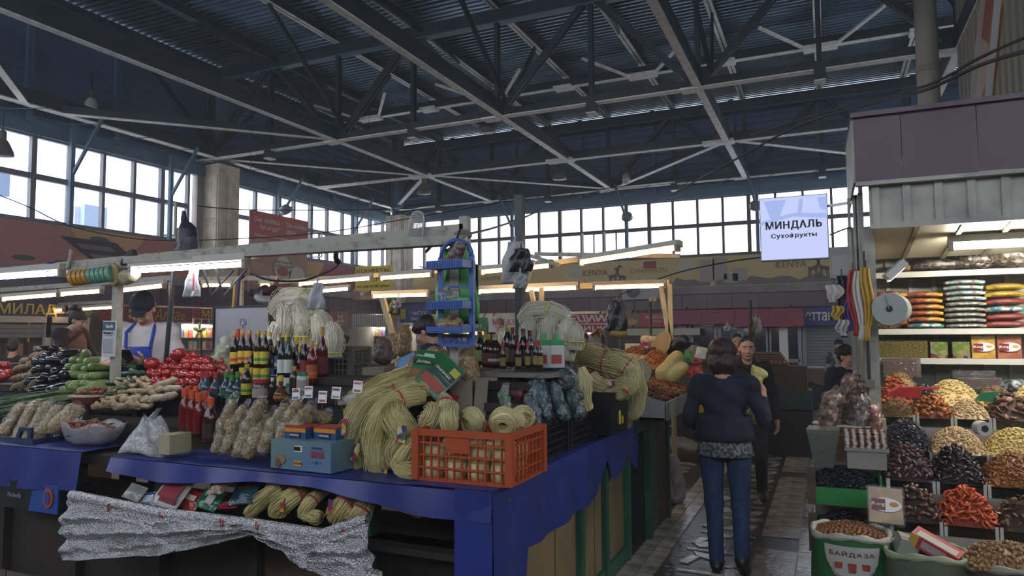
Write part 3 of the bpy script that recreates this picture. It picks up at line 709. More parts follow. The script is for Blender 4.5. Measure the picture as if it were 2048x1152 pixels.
t, W, H = sgn('shop_canopy', 'long crimson canopy board over the glazed shop doors of the far wall', 1340, 1608, 620, 655, 'Y', 20.3, C('85223f', .45), dep=.5, cat='canopy', z=(2.33, 1.93))
for k in range(5): patch(t, -W/2+W*k/4, 0, .03, H, C('6d1a33', .5))
MB().box((W*.25, 0, -H/2-.04), (W*.5, .4, .1)).build('valance', C('8d2a3a', .5), t)
t, W, H = sgn('shop_sign', 'blue sign with pale lettering over the grey shutter, right end of the far wall', 1600, 1712, 612, 652, 'Y', 20.9, C('27407e', .5), z=(2.36, 1.86))
txt('еттанат', W*.72, .24, lw_, t, (-W*.04, -.02, 0), bold=.012)
# glazed doors under the canopy
dr = C('8f93a8', .4); gls = MX('door_glass', 'aab4c4', .25, .1, bump=0, tint='b8c0cc')
for k, (a, b) in enumerate(((1350, 1378), (1384, 1432), (1440, 1478), (1484, 1536), (1540, 1600))):
    pa, pb_ = at(a, 700, Y=20.9), at(b, 700, Y=20.9); w_ = pb_.x-pa.x
    t = T('door_%d' % (k+1), 'glazed shop door', None, ((pa.x+pb_.x)/2, 20.9, 0)); t['kind'] = 'structure'
    for s in (-1, 1): MB().box((s*w_/2, 0, .95), (.09, .07, 1.9)).build('stile', dr, t)
    for z in (.05, .9, 1.85): MB().box((0, 0, z), (w_, .07, .09)).build('rail', dr, t)
    MB().box((0, 0, 1.0), (w_-.1, .012, 1.9)).build('pane', gls, t)
STR(MB().box((-1.9, 21.5, 1.0), (5.5, .1, 2.0)), 'wall_back_lower', C('5d636b', .7))
t = T('post', 'white square post between the glazed doors and the shutter', 'post', (at(1568, 700, Y=20.7).x, 20.7, 0)); MB().box((0, 0, .95), (.22, .22, 1.9)).build('shaft', lw_, t); MB().box((0, 0, 1.93), (.28, .28, .06)).build('cap', lw_, t)
t, W, H = sgn('price_board', 'beige board over the far vegetable stall', 1250, 1400, 655, 672, 'Y', 20.4, C('b5b59a', .6), cat='board', z=(1.82, 1.62))
# air-conditioner on the far ledge
p = at(1280, 582, Y=20.8); t = T('air_conditioner', 'grey air-conditioner box with round fan above the far cladding', 'air conditioner', p)
MB().box((0, .15, 0), (1.1, .35, .5)).build('case', C('9da0a4', .5), t); MB().lathe([(.0, 0), (.2, 0), (.21, .02)], 16, c=(-.2, -.03, 0), rot=(PI/2, 0, 0)).build('fan_grille', C('55585e', .6), t)
patch(t, .3, .1, .12, .12, redm, y=-.035, name='emblem', sh='o', n=3)
# --- hanging posters
post = photo_mat('food_poster', ['b08a6a', 'c4a184', '8d6050', 'cbb9a2', 'a0563f'], 1.6)
a_, b_ = at(499, 418, X=-12.5), at(616, 443, X=-12.5)
t = T('hanging_poster', 'large red cheese and sausage poster hung before the left windows', 'poster', (-12.5, (a_.y+b_.y)/2, 3.72), PI/2); W, H = 2.06, 1.98
MB().box((0, .01, 0), (W, .02, H)).build('sheet', post, t)
patch(t, 0, H/2-.33, W, .66, C('c45a4c', .5)); patch(t, W*.16, -H/2+.1, W*.68, .22, C('bc524a', .5))
for k, (s_, x, z, w_) in enumerate((('Сыр, колбаса', -.47, .78, .86), ('бул жерде!', -.38, .60, .66), ('Сыр, колбаса', .56, .78, .76), ('здесь!', .38, .60, .36), ('городская лучшая мясная в Бишкеке и', 0, .40, 1.8))):
    txt(s_, w_, .15 if k < 4 else .07, lw_, t, (x, -.025, z), shear=.1, bold=.008)
patch(t, .1, -.35, .62, .62, C('cfc4b4', .5), y=-.02, sh='o', n=20); patch(t, .1, -.42, .42, .24, C('a84a42', .5), y=-.03, sh='o', n=14)
txt('ВКУСНЫЙ', .5, .08, C('5d3a30'), t, (.1, -.035, -.18)); txt('КОЛБАСНЫЙ', .56, .08, C('5d3a30'), t, (.1, -.035, -.28))
patch(t, .62, -.5, .6, .5, C('d4cdbc', .6), y=-.02, sh='o', n=16, name='print'); patch(t, -.55, -.1, .5, .3, C('c08a6a', .6), y=-.02, sh='o'); patch(t, -.2, .02, .5, .2, C('d0b070', .6), y=-.02, sh='o')
txt('Тел.: 0 (551) 955 900', .9, .08, lw_, t, (.3, -.03, -H/2+.1))
for s in (-1, 1): MB().tube([(s*W/2, 0, H/2), (s*W/2, 0, H/2+4.35)], .006, 4).build('hanging_wire', black, t)
a_ = at(748, 555, X=-13.2); W, H = .98, .86
p0, p1 = at(711, 533, Y=17.0), at(785, 531, Y=17.0)
t = T('hanging_sign', 'yellow hanging sign with red lettering about sweets before the far column', 'sign', ((p0.x+p1.x)/2, 17.0, at(748, 556, Y=17.0).z)); W = p1.x-p0.x; H = p0.z-at(711, 581, Y=17.0).z
MB().box((0, .01, 0), (W, .02, H)).build('sheet', C('d0c23c', .5), t)
txt('КОНФЕТЫ,', W*.92, H*.2, C('7d2a26'), t, (0, -.01, H*.3), bold=.015); txt('ПЕЧЕНЬЕ', W*.8, H*.2, C('7d2a26'), t, (0, -.01, -.02), bold=.015); txt('по низкой цене', W*.9, H*.15, C('7d2a26'), t, (0, -.01, -H*.33), bold=.01)
for s in (-1, 1): MB().tube([(s*W*.48, 0, H/2), (s*W*.48, .2, H/2+3.6)], .006, 4).build('hanging_wire', black, t)
t, W, H = sgn('poster', 'small picture poster of sliced meats below the yellow sign', 706, 742, 578, 600, 'Y', 17.6, photo_mat('meats', ['8a6a5a', 'b08070', 'c9b9a8', '6a4a40'], 5), cat='poster')
patch(t, 0, 0, .1, .1, lw_, sh='o')
for s in (-1, 1): MB().tube([(s*.2, .02, H/2), (s*.2, .02, 9.05-t.location.z)], .006, 4).build('hanging_wire', black, t)
# ------------------------------------------------------------------ people
skinm = M('skin', 'b78c76', .55); lipm = M('lips', '8a4f48', .5); eyew = C('cfc8c0', .3); eyed = C('1a1412', .2)
hairb = M('black_hair', '0f0e10', .45, bump=.5, bs=60, stretch=(3, 3, .4)); hairr = M('dark_red_hair', '241013', .4, col2='3a1418', ns=9, bump=.5, bs=60, stretch=(3, 3, .4))
def cloth(name, col, **k): return M(name, col, .85, bump=.35, bs=k.pop('bs', 12), **k)
def hand(P, w, d, n, sd, curl=.5, s=1.0, m=0):
    """w wrist, d direction of the fingers, n palm normal, sd +1/-1 side of the thumb"""
    w, d, n = Vector(w), Vector(d).normalized(), Vector(n).normalized(); n = (n-d*n.dot(d)).normalized(); x = d.cross(n)*sd
    P.append(('k', .012)); P.append(('c', w-d*.01, w+d*.03, .024*s, .024*s, m))
    for o in (-.026, -.009, .009, .026): P.append(('c', w+d*.02*s+x*o*.6*s, w+d*.082*s+x*o*s, .015*s, .013*s, m))
    P.append(('k', .004))
    for o, L in ((-.03, .062), (-.010, .074), (.011, .078), (.031, .07)):
        p = w+d*.088*s+x*o*s; a = 0.0; q = p
        for g, (f, r) in enumerate(((.42, .0095), (.33, .0088), (.25, .008))):
            a += curl*(.7+.3*g); v = d*math.cos(a)+n*math.sin(a); q2 = q+v*L*f*s*1.05; P.append(('c', q, q2, r*s, (r-.0008)*s, m)); q = q2
    p = w+d*.03*s+x*.03*s; q = p+(d*.55+x*.75+n*.25).normalized()*.04*s; P.append(('c', p, q, .013*s, .011*s, m))
    P.append(('c', q, q+(d*.9+x*.15+n*.45*curl*2).normalized()*.034*s, .0105*s, .009*s, m)); P.append(('k', .03))
def person(label, loc, rz, H=1.65, J=None, head=(0, 0, 0), hands=(), cloths=None, mats=None, h=.012, hair='short', hmat=None, female=False, face=True, bulk=1.0, sleeves=True, group=None):
    """one continuous body faces +Y locally; J overrides joints (metres, for a 1.7 m figure)"""
    S = H/1.7
    D = dict(pelvis=(0, 0, .95), belly=(0, .01, 1.1), chest=(0, .005, 1.27), nb=(0, -.01, 1.43), head=(0, .02, 1.585),
             shL=(-.175, 0, 1.39), shR=(.175, 0, 1.39), elL=(-.235, -.03, 1.1), elR=(.235, -.03, 1.1), wrL=(-.25, .05, .86), wrR=(.25, .05, .86),
             hiL=(-.088, 0, .9), hiR=(.088, 0, .9), knL=(-.1, .02, .49), knR=(.1, .02, .49), anL=(-.105, -.02, .085), anR=(.105, -.02, .085), toL=(-.12, .14, .035), toR=(.12, .14, .035))
    D.update(J or {}); V = {k: Vector(v)*S for k, v in D.items()}; B = bulk
    P = [('k', .05), ('e', V['chest'], (.155*S*B, .105*S*B, .16*S), None, 1), ('e', V['belly'], (.135*S*B, .1*S*B, .14*S), None, 1), ('e', V['pelvis'], ((.155 if female else .145)*S*B, .108*S*B, .12*S), None, 2)]
    P += [('c', V['nb']+Vector((0, 0, -.05)), V['sh'+q], .06*S, .056*S*B, 1) for q in 'LR']
    P.append(('k', .03))
    for q in 'LR':
        P += [('c', V['sh'+q], V['el'+q], .054*S*B, .042*S*B, 1), ('c', V['el'+q], V['wr'+q], .041*S*B, .028*S, 1 if sleeves else 0)]
        P += [('c', V['hi'+q], V['kn'+q], .085*S*B, .058*S, 2), ('c', V['kn'+q], V['an'+q], .056*S, .045*S, 2), ('k', .015)]
        P += [('c', V['an'+q]+Vector((0, 0, -.02)), V['to'+q], .043*S, .038*S, 3), ('c', V['an'+q]+(V['an'+q]-V['to'+q])*.22+Vector((0, 0, -.045)), V['an'+q], .035*S, .035*S, 3), ('k', .03)]
    R = Euler(head).to_matrix(); hc = V['head']
    def hp(x, y, z): return hc+R@(Vector((x, y, z))*S)
    P += [('c', V['nb'], hp(0, -.01, -.07), .053*S, .05*S, 0), ('k', .02), ('e', hp(0, -.012, .03), (.074*S, .092*S, .088*S), head, 0), ('e', hp(0, .028, -.035), (.058*S, .062*S, .078*S), head, 0),
          ('k', .01), ('e', hp(0, .06, -.095), (.026*S, .022*S, .018*S), head, 0), ('e', hp(0, .07, .028), (.05*S, .018*S, .011*S), head, 0), ('k', .006),
          ('c', hp(0, .088, .005), hp(0, .108, -.03), .0075*S, .0125*S, 0), ('e', hp(.012, .095, -.036), (.01*S, .01*S, .007*S), head, 0), ('e', hp(-.012, .095, -.036), (.01*S, .01*S, .007*S), head, 0),
          ('e', hp(0, .084, -.064), (.023*S, .012*S, .0055*S), head, 4), ('e', hp(0, .083, -.072), (.019*S, .012*S, .006*S), head, 4)]
    for s in (-1, 1): P += [('e', hp(.074*s, -.004, -.01), (.011*S, .02*S, .03*S), head, 0), ('e', hp(.038*s, .07, -.035), (.02*S, .018*S, .02*S), head, 0)]
    for (q, d, n, sd, curl) in hands: hand(P, V['wr'+q], d, n, sd, curl, S)
    root = T('person', label, 'person', loc, rz, group)
    Vt, F, mi = sdf(P, h, .03)
    mats = dict(cloths or {}); bm = [skinm] + [mats.get(k, (None, C('22242a')))[1] for k in (1, 2, 3)] + [lipm]
    body = bpy.data.objects.new('body', npmesh('body', Vt, F, bm, mi)); COL.objects.link(body); body.parent = root
    # garments: shells of the body surface, 6 mm proud
    fn = np.cross(Vt[F[:, 2]]-Vt[F[:, 0]], Vt[F[:, 3]]-Vt[F[:, 1]]); vn = np.zeros_like(Vt)
    for c in range(4): np.add.at(vn, F[:, c], fn)
    vn /= np.maximum(np.linalg.norm(vn, axis=1), 1e-9)[:, None]
    for k, (nm, mt) in mats.items():
        if k not in (1, 2, 3): continue
        sel = F[mi == k]
        if not len(sel): continue
        u, inv = np.unique(sel, return_inverse=True); off = vn[u]*.007
        if k == 1: off = off*(1+.8*np.sin(Vt[u][:, 2:3]*40+Vt[u][:, 0:1]*23))
        o = bpy.data.objects.new(nm, npmesh(nm, Vt[u]+off, inv.reshape(sel.shape), mt)); COL.objects.link(o); o.parent = root
    if face:
        for s in (-1, 1):
            e = MB().ell(hp(.03*s, .078, .003), (.013*S, .008*S, .007*S), head, 8, 6).build('eye', eyew, root, smooth=True); MB().ell(hp(.03*s, .0845, .003), (.006*S, .003*S, .006*S), head, 8, 5).build('iris', eyed, e, smooth=True)
            MB().tube([hp(.012*s, .091, .022), hp(.03*s, .09, .028), hp(.05*s, .078, .022)], [.003*S, .0042*S, .002*S], 5).build('eyebrow', hmat or hairb, root)
    hm = hmat or hairb
    if hair == 'short': Q = [('e', hp(0, -.028, .052), (.080*S, .092*S, .084*S), head, 0), ('e', hp(0, -.05, .0), (.077*S, .066*S, .085*S), head, 0), ('c', hp(-.035, .035, .1), hp(.04, .042, .092), .02*S, .016*S, 0)]
    elif hair == 'bob': Q = [('e', hp(0, -.015, .035), (.104*S, .11*S, .1*S), head, 0), ('e', hp(0, -.045, -.055), (.106*S, .085*S, .105*S), head, 0)]
    elif hair == 'bun': Q = [('e', hp(0, -.022, .05), (.083*S, .097*S, .088*S), head, 0), ('e', hp(0, -.05, .0), (.079*S, .07*S, .08*S), head, 0), ('e', hp(0, -.12, .04), (.045*S, .045*S, .045*S), None, 0)]
    else: Q = []
    if Q:
        blob('hair', Q, hm, max(h*.8, .006), .015, root, noise=.0025, nscale=.02)
    return root, hp, S
def cap(root, hp, S, head, mt, brim=True, name='cap'):
    Q = [('e', hp(0, -.012, .055), (.088*S, .102*S, .078*S), head, 0)]
    if brim: Q.append(('e', hp(0, .1, .045), (.06*S, .05*S, .008*S), head, 0))
    return blob(name, Q, mt, .007, .01, root)
blackc = cloth('black_cloth', '14161c'); navyc = cloth('navy_cloth', '151c30', col2='101626'); denim = cloth('blue_denim', '1a2c4a', col2='22385c', ns=20, bs=25)
shoeb = C('15151a', .4); darkt = cloth('dark_trousers', '25272c')
# woman walking away
wl = at(1442, 1146, Z=0)
fem, hp, S = person('woman walking away in navy jacket, blue jeans and dark red bobbed hair', (wl.x+.045, wl.y+.02, 0), .03, 1.63,
    J=dict(pelvis=(0, -.01, .94), belly=(0, 0, 1.1), shL=(-.185, 0, 1.37), shR=(.185, 0, 1.37), elL=(-.255, .0, 1.1), elR=(.275, .03, 1.12), wrL=(-.16, .17, 1.0), wrR=(.27, .2, 1.25),
           hiL=(-.095, 0, .89), hiR=(.095, 0, .89), knL=(-.09, .03, .49), anL=(-.075, -.02, .09), toL=(-.085, .13, .035), knR=(.10, .02, .5), anR=(.115, -.17, .17), toR=(.12, -.05, .05), head=(0, .03, 1.585)),
    hands=(('R', (0.02, .35, .95), (-.9, .35, 0), 1, .75), ('L', (.5, .8, -.2), (0, -.2, -1), 1, .5)), h=.0075, female=True, bulk=1.05,
    cloths={1: ('jacket', navyc), 2: ('jeans', denim), 3: ('shoes', shoeb)}, hair='bob', hmat=hairr)
lace = M('lace_blouse', '6b7070', .8, col2='2d3236', ns=45, nd=(.45, .52))
def skirt(z, r0, r1, hgt, wob, seed=0):
    m = MB(); n = 40; vs = []; fs = []
    for i in range(5):
        t_ = i/4
        for j in range(n): a = 2*PI*j/n; r = 1+wob*t_*math.sin(a*9+seed); vs.append((math.cos(a)*(r0[0]+(r1[0]-r0[0])*t_)*r, math.sin(a)*(r0[1]+(r1[1]-r0[1])*t_)*r, z-hgt*t_))
    for i in range(4):
        for j in range(n): fs.append((i*n+j, i*n+(j+1) % n, (i+1)*n+(j+1) % n, (i+1)*n+j))
    return m.add(vs, fs)
skirt(.955, (.165, .135), (.195, .16), .135, .03).build('blouse_hem', lace, fem, smooth=True, sol=.004)
skirt(1.1, (.185, .145), (.205, .165), .17, .02, 2).build('jacket_hem', navyc, fem, smooth=True, sol=.006)
# yellow cloth bag in her raised hand
yb = at(1516, 790, Y=fem.location.y+.26)
tag(blob('cloth_bag', [('c', (0, 0, .12), (-.02, .02, -.02), .035, .05, 0), ('c', (-.02, .02, 0), (-.02, .03, -.16), .042, .055, 0), ('e', (.01, 0, .16), (.06, .03, .045), (0, .4, 0), 0)], M('yellow_cloth', 'b5ab3c', .7, col2='cfc98a', ns=14, bump=.4, bs=30), .008, .02, loc=yb+Vector((0, .02, 0)), noise=.008, nscale=.04),
    'crumpled yellow cloth bag held in the raised hand of the woman in navy', 'bag')
# man walking towards the camera
ml_ = at(1476, 1010, Z=0)
man, hp, S = person('man in black jacket with short dark hair walking towards the camera', (ml_.x+.12, ml_.y+.05, 0), PI+.12, 1.63,
    J=dict(elL=(-.25, -.06, 1.11), wrL=(-.27, .02, .88), elR=(.22, -.03, 1.12), wrR=(.2, .12, .95), knL=(-.1, .1, .5), anL=(-.11, -.02, .14), toL=(-.12, .13, .1), knR=(.1, .05, .49), anR=(.09, .02, .085), head=(0, .03, 1.585)),
    hands=(('L', (-.05, .2, -1), (.9, .2, 0), -1, .35), ('R', (0, .5, -.8), (-.9, 0, 0), 1, .4)), h=.0065, head=(0, 0, .08),
    cloths={1: ('jacket', blackc), 2: ('trousers', darkt), 3: ('shoes', C('1c1c20', .5))}, bulk=1.03)
skirt(1.1*S, (.165, .13), (.18, .14), .2, .02).build('jacket_hem', blackc, man, smooth=True, sol=.006)
MB().tube([hp(-.1, -.02, -.2), hp(-.02, .1, -.32), hp(.13, .1, -.52)], .012, 5).build('bag_strap', C('30343c', .5), man)
Q = [('c', hp(-.06, -.07, -.13), hp(-.07, .03, -.16), .03, .03, 0), ('c', hp(.06, -.07, -.13), hp(.07, .03, -.16), .03, .03, 0), ('c', hp(-.05, -.08, -.13), hp(.05, -.08, -.13), .035, .035, 0), ('c', hp(-.07, .03, -.16), hp(0, .08, -.2), .025, .02, 0), ('c', hp(.07, .03, -.16), hp(0, .08, -.2), .025, .02, 0)]
blob('collar', Q, blackc, .008, .015, man)
def seen(label, px, py, Y, rz, H, head=(0, 0, 0), top=None, nm='shirt', hair='short', h=.013, J=None, hands=(), **k):
    """place a figure so that its head stands where the photograph shows it"""
    S_ = H/1.7; p = at(px, py, Y=Y); hh = Vector((J or {}).get('head', (0, .02, 1.585)))*S_
    off = Euler((0, 0, rz)).to_matrix()@hh
    z_ = p.z-hh.z; print('FIG', label[:40], round(z_, 2))
    if z_ > .02: q = T('platform', 'low wooden platform under the '+' '.join(label.split()[:9]), 'platform', (p.x-off.x, p.y-off.y, 0)); MB().box((0, 0, z_/2-.01), (.7, .6, z_-.02)).build('boards', C('4a3c2c', .7), q)
    return person(label, (p.x-off.x, p.y-off.y, p.z-hh.z), rz, H, J, head, hands, {1: (nm, top), 2: ('trousers', darkt), 3: ('shoes', shoeb)}, None, h, hair, **k)
seen('young man with dark hair half hidden behind the man in the black jacket', 1474, 686, 9.6, PI+.2, 1.63, top=C('3a3f48', .8))
r_, hp, S = seen('woman in navy with a black knotted cap, hand to her chin, beside the nut stall', 1694, 712, 7.9, PI+.5, 1.5, (-.1, .15, .3), navyc, 'dress', 'bun', .01,
    J=dict(elL=(-.2, .18, 1.16), wrL=(-.06, .2, 1.42)), hands=(('L', (.2, -.1, 1), (.3, -.9, 0), 1, .8),), female=True, bulk=1.15)
cap(r_, hp, S, (-.1, .15, .3), blackc, False, 'headscarf')
camo = M('camouflage', '3a3f3c', .8, col2='8c8f8c', ns=12, nd=(.48, .54))
r_, hp, S = seen('man in camouflage jacket and dark cap far down the aisle', 1678, 691, 14, PI, 1.52, top=camo, nm='jacket', h=.016); cap(r_, hp, S, (0, 0, 0), blackc)
# stallholder in the blue apron
wt = cloth('white_cotton', 'b9b5b0')
hd = (-.75, 0, .05)
r_, hp, S = seen('stallholder in white T-shirt, blue apron and navy cap looking down at his phone', 286, 618, 3.85, PI+.55, 1.76, hd, wt, 't_shirt', 'short', .008,
    J=dict(head=(0, .07, 1.56), elL=(-.27, .03, 1.12), elR=(.27, .03, 1.12), wrL=(-.09, .25, 1.16), wrR=(.1, .26, 1.17)),
    hands=(('L', (.7, .5, .3), (.2, -.5, .9), -1, .55), ('R', (-.7, .5, .25), (-.2, -.5, .9), 1, .6)), bulk=1.12, sleeves=False)
cap(r_, hp, S, hd, cloth('cap_cloth', '151b28'), True)
ap = cloth('apron_blue', '233f9c', col2='1d3588', ns=5)
def apron(u, v): a = (u-.5)*(1.5+.7*v); return (math.sin(a)*(.13+.08*v), math.cos(a)*(.155+.02*math.sin(v*6))+.02, 1.32-.75*v)
MB().grid(apron, 16, 14).build('apron', ap, r_, smooth=True, sol=.006)
for s in (-1, 1): MB().tube([(.09*s, .15, 1.31), (.1*s, .12, 1.43), (.075*s, .02, 1.5), (.04*s, -.07, 1.48)], .014, 6).build('apron_strap', ap, r_)
ph = Matrix.Translation(r_.location)@Euler(r_.rotation_euler).to_matrix().to_4x4()@Vector((0, .34, 1.25))
t = T('mobile_phone', 'dark mobile phone held in both hands of the man in the blue apron', 'phone', ph, rot=(-.9, 0, PI+.55)); MB().box((0, 0, 0), (.078, .012, .155)).build('case', C('14161a', .3), t); MB().box((0, .007, 0), (.07, .002, .145)).build('screen', C('0c0e14', .1), t)
# older woman in vest, in profile
hd = (-.35, 0, 0)
r_, hp, S = seen('older woman in a mauve-brown vest and dark olive knitted hat, in profile', 157, 641, 5.3, -PI/2+.25, 1.6, hd, cloth('brown_sleeves', '2d2326'), 'sweater', 'bun', .01, female=True, bulk=1.2,
    J=dict(head=(0, .1, 1.555), elL=(-.22, .12, 1.12), elR=(.22, .12, 1.12), wrL=(-.15, .3, 1.0), wrR=(.15, .3, 1.0)), hands=(('L', (0, 1, -.3), (0, -.3, -1), 1, .4), ('R', (0, 1, -.3), (0, -.3, -1), -1, .4)))
blob('vest', [('e', (0, -.005, 1.19), (.19, .142, .17), None, 0), ('e', (0, 0, 1.05), (.2, .15, .2), None, 0), ('c', (-.12, -.01, 1.3), (.12, -.01, 1.3), .07, .07, 0)], cloth('mauve_vest', '6f5650'), .01, .04, r_)
cap(r_, hp, S, hd, cloth('olive_knit', '3a3a2c', bs=60), False, 'knitted_hat'); blob('pompom', [('e', hp(0, -.1, .13), (.05, .05, .04), None, 0)], hairb, .008, .01, r_)
seen('black-haired youth seated low at the far left behind the onions', 28, 694, 6.2, .6, 1.55, (-.2, 0, 0), navyc, face=False)
r_, hp, S = seen('black-haired young man in navy bent over behind the hanging blue rack', 852, 663, 5.1, PI/2+.15, 1.68, (-.45, 0, 0), cloth('navy_shirt', '1b2c4a'), h=.008, J=dict(head=(0, .1, 1.56)), bulk=1.1)
blob('fringe', [('e', hp(0, .045, .055), (.075, .06, .05), (-.45, 0, 0), 0), ('e', hp(0, -.02, .045), (.09, .1, .09), (-.45, 0, 0), 0)], hairb, .008, .02, r_, noise=.003, nscale=.02)
seen('woman in black with pinned-up hair working in the far middle stall', 686, 682, 11.5, PI/2+.3, 1.6, (-.3, 0, 0), blackc, hair='bun', female=True)
seen('woman with tied dark hair and pale top beyond the white noodle bundles', 1168, 682, 10.5, PI+.7, 1.6, (-.15, 0, -.2), C('b9b5b8', .8), hair='bun', female=True)
r_, hp, S = seen('woman in black with a pink turban behind the sauce bottles', 999, 651, 10.8, PI+.3, 1.62, top=blackc, female=True, h=.014)
cap(r_, hp, S, (0, 0, 0), cloth('pink_turban', '8a6a70', bs=40), False, 'turban')
seen('black-haired person beyond the corner of the nut counter', 1387, 697, 13, PI, 1.45, top=blackc, h=.016)
# ------------------------------------------------------------------ the left counter island
greenp = M('chipped_green_paint', '1f5a40', .5, col2='174232', ns=4); wood = M('worn_plywood', '4f3f2a', .7, col2='352a1e', ns=3, stretch=(1, 1, 4)); woodd = M('dark_board', '2c221a', .75, col2='201914', ns=3)
bluec = M('blue_oilcloth', '24357e', .42, col2='1e2c6c', ns=2.5, bump=.25, bs=5)
t = T('market_counter', 'long green-framed market counter under the blue oilcloth, nearest the camera', 'counter', (-4, 3.9, 0))
MB().box((0, -.33, .93), (5.2, 1.28, .06)).box((1.95, .77, .93), (1.3, 1.0, .06)).build('table_top', woodd, t)
MB().box((0.06, -.93, .66), (5.1, .2, .03)).box((0.06, -.7, .66), (5.1, .5, .03)).build('lower_shelf', woodd, t)
for k in range(7): MB().box((-2.2+.74*k, -.86, .32), (.7, .03, .62)).build('front_panel', wood if k in (1, 5) else woodd, t)
for k in range(8): MB().box((-2.58+.74*k, -.9, .46), (.06, .06, .92)).build('leg', greenp if k > 5 else woodd, t)
for k in range(3): MB().box((2.575, -.55+.72*k, .45), (.03, .7, .86)).build('side_panel', M('side_ply', '7a6847', .7, col2='52492f', ns=2), t)
for y in (-.92, .2, .72, 1.3): MB().box((2.6, y, .47), (.05, .07, .93)).build('leg', greenp, t)
MB().box((2.6, .55, .06), (.03, 1.6, .12)).build('side_rail', greenp, t)
MB().box((0, -.88, .06), (5.2, .08, .12)).build('plinth', M('plinth', '4a433b', .8), t)
for k in range(19): MB().box((-2.5+.27*k, -.93, .075), (.255, .012, .13)).build('tile', M('kerb_tile', '5d574c', .5) if k == 0 else MATS['kerb_tile'], t)
MB().prism([(0, 0), (.04, 0), (.04, .24), (.16, .24), (.16, .16), (.2, .16), (.2, .28), (0, .28)], -.9, -.885).build('painted_letter', greenp, t, loc=(1.55, 0, .2))
# blue cloths
def drape(x0, x1, y, z, lo, n=40, wob=.012, seed=0):
    def f(u, v):
        x = x0+(x1-x0)*u; L = lo(u)
        return (x, y-.02-wob*math.sin(u*37+seed)*v-.02*v, z-L*v)
    m = MB().grid(f, n, 5)
    m.grid(lambda u, v: (x0+(x1-x0)*u, y-.02+v*.5, z+.004), n, 2); return m
tag(drape(-3.86, -1.37, 2.86, .975, lambda u: .075+.03*math.sin(u*9)+.04*(u > .7)*(u-.7)*3, seed=1).build('tablecloth', bluec, smooth=True), 'blue oilcloth on the counter front under the noodles and the orange crate', 'tablecloth')
tag(drape(-6.4, -4.12, 2.86, .985, lambda u: .24+.015*math.sin(u*11), seed=3).build('tablecloth', bluec, smooth=True), 'blue oilcloth hanging over the counter edge at the far left', 'tablecloth')
SY = [(2.84, .02), (2.9, .30), (3.18, .32), (3.22, .64), (3.57, .63), (3.9, .635), (4.37, .65), (4.52, .85), (4.75, .66), (4.9, .72), (5.04, .71), (5.12, .8), (5.32, .64), (5.4, .9)]
def low(y):
    for (a, za), (b, zb) in zip(SY, SY[1:]):
        if a <= y <= b: return za+(zb-za)*(y-a)/(b-a)
    return .7
m = MB().grid(lambda u, v: (-1.372+.014*math.sin(u*40)*v+.012*v, 2.84+2.55*u, .985-(.985-low(2.84+2.55*u))*v), 80, 6).grid(lambda u, v: (-1.372-.45*v, 2.84+2.55*u, .985), 80, 2)
tag(m.build('tablecloth', bluec, smooth=True), 'blue oilcloth falling in folds down the aisle side of the counter', 'tablecloth')
m = MB().grid(lambda u, v: (-1.56+.19*u, 2.832-.015*math.sin(u*9)*v, .985-1.0*v), 8, 8)
tag(m.build('tablecloth', bluec, smooth=True), 'narrow end of blue oilcloth hanging from the near corner of the counter', 'tablecloth')
# stepped stand that carries the goods
stand = T('display_stand', 'dark stepped stand behind the front row of goods on the left counter', 'stand', (-3.9, 3.2, .96))
for k, (y0, y1, z) in enumerate(((3.28, 3.5, 1.14), (3.5, 3.75, 1.30), (3.75, 4.1, 1.40))):
    MB().box((0, (y0+y1)/2-3.2, (z-.96)/2), (4.9, y1-y0, z-.96)).build('step', dark, stand)
    MB().box((0, y0-3.205, z-.96-.02), (4.9, .02, .05)).build('edge_strip', woodd, stand)
# frame of pale steel tube over the counter with its tubes
fr = T('stall_frame', 'chipped pale steel frame with a long bar over the left counter', 'frame', (-4, 3.5, .96))
a_, b_ = at(0, 545, Y=3.5), at(930, 464, Y=3.5)
o_ = Vector((-4, 3.5, .96))
MB().beam(Vector((-6.4, 3.5, 2.2))-o_, b_-o_, .05, .09).build('bar', steelw, fr)
MB().beam(at(262, 530, Y=3.47)-o_+Vector((0, -.02, .03)), b_-o_+Vector((0, -.03, -.05)), .09, .05).build('lamp_bar', steelw, fr)
for px in (235, 912, -120):
    p = at(px, 600, Y=3.5); MB().box((p.x+4, 0, .62), (.055, .05, 1.25 if px != 912 else 1.32)).build('post', steelw, fr)
MB().box((b_.x+4, 0, 1.3), (.05, .05, .18)).build('end_cap', steelw, fr)
for px in (395, 420): p = at(px, 560, Y=3.48); MB().tube([p-o_+Vector((0, 0, .2)), p-o_+Vector((.02, .1, -.1)), p-o_+Vector((.12, .2, .08))], .01, 5).build('conduit', black, fr)
pp = at(348, 500, Y=3.7); t = T('pole', 'black taped pole standing beside the man in the blue apron', 'pole', (pp.x-.03, 3.7, 1.3)); MB().tube([(-.04, 0, 0), (.04, 0, 1.0)], .017, 8).build('shaft', black, t); MB().box((.0, 0, .01), (.08, .08, .02)).build('foot', black, t)
tube_lamp(at(262, 531, Y=3.44)-Vector((0, 0, .04)), at(495, 519, Y=3.44)-Vector((0, 0, .03)), False, 'cool white tube under the pale bar, the near middle one')
tube_lamp(at(-60, 559, Y=3.44), at(126, 546, Y=3.44), False, 'cool white tube under the pale bar at the left edge of the picture')
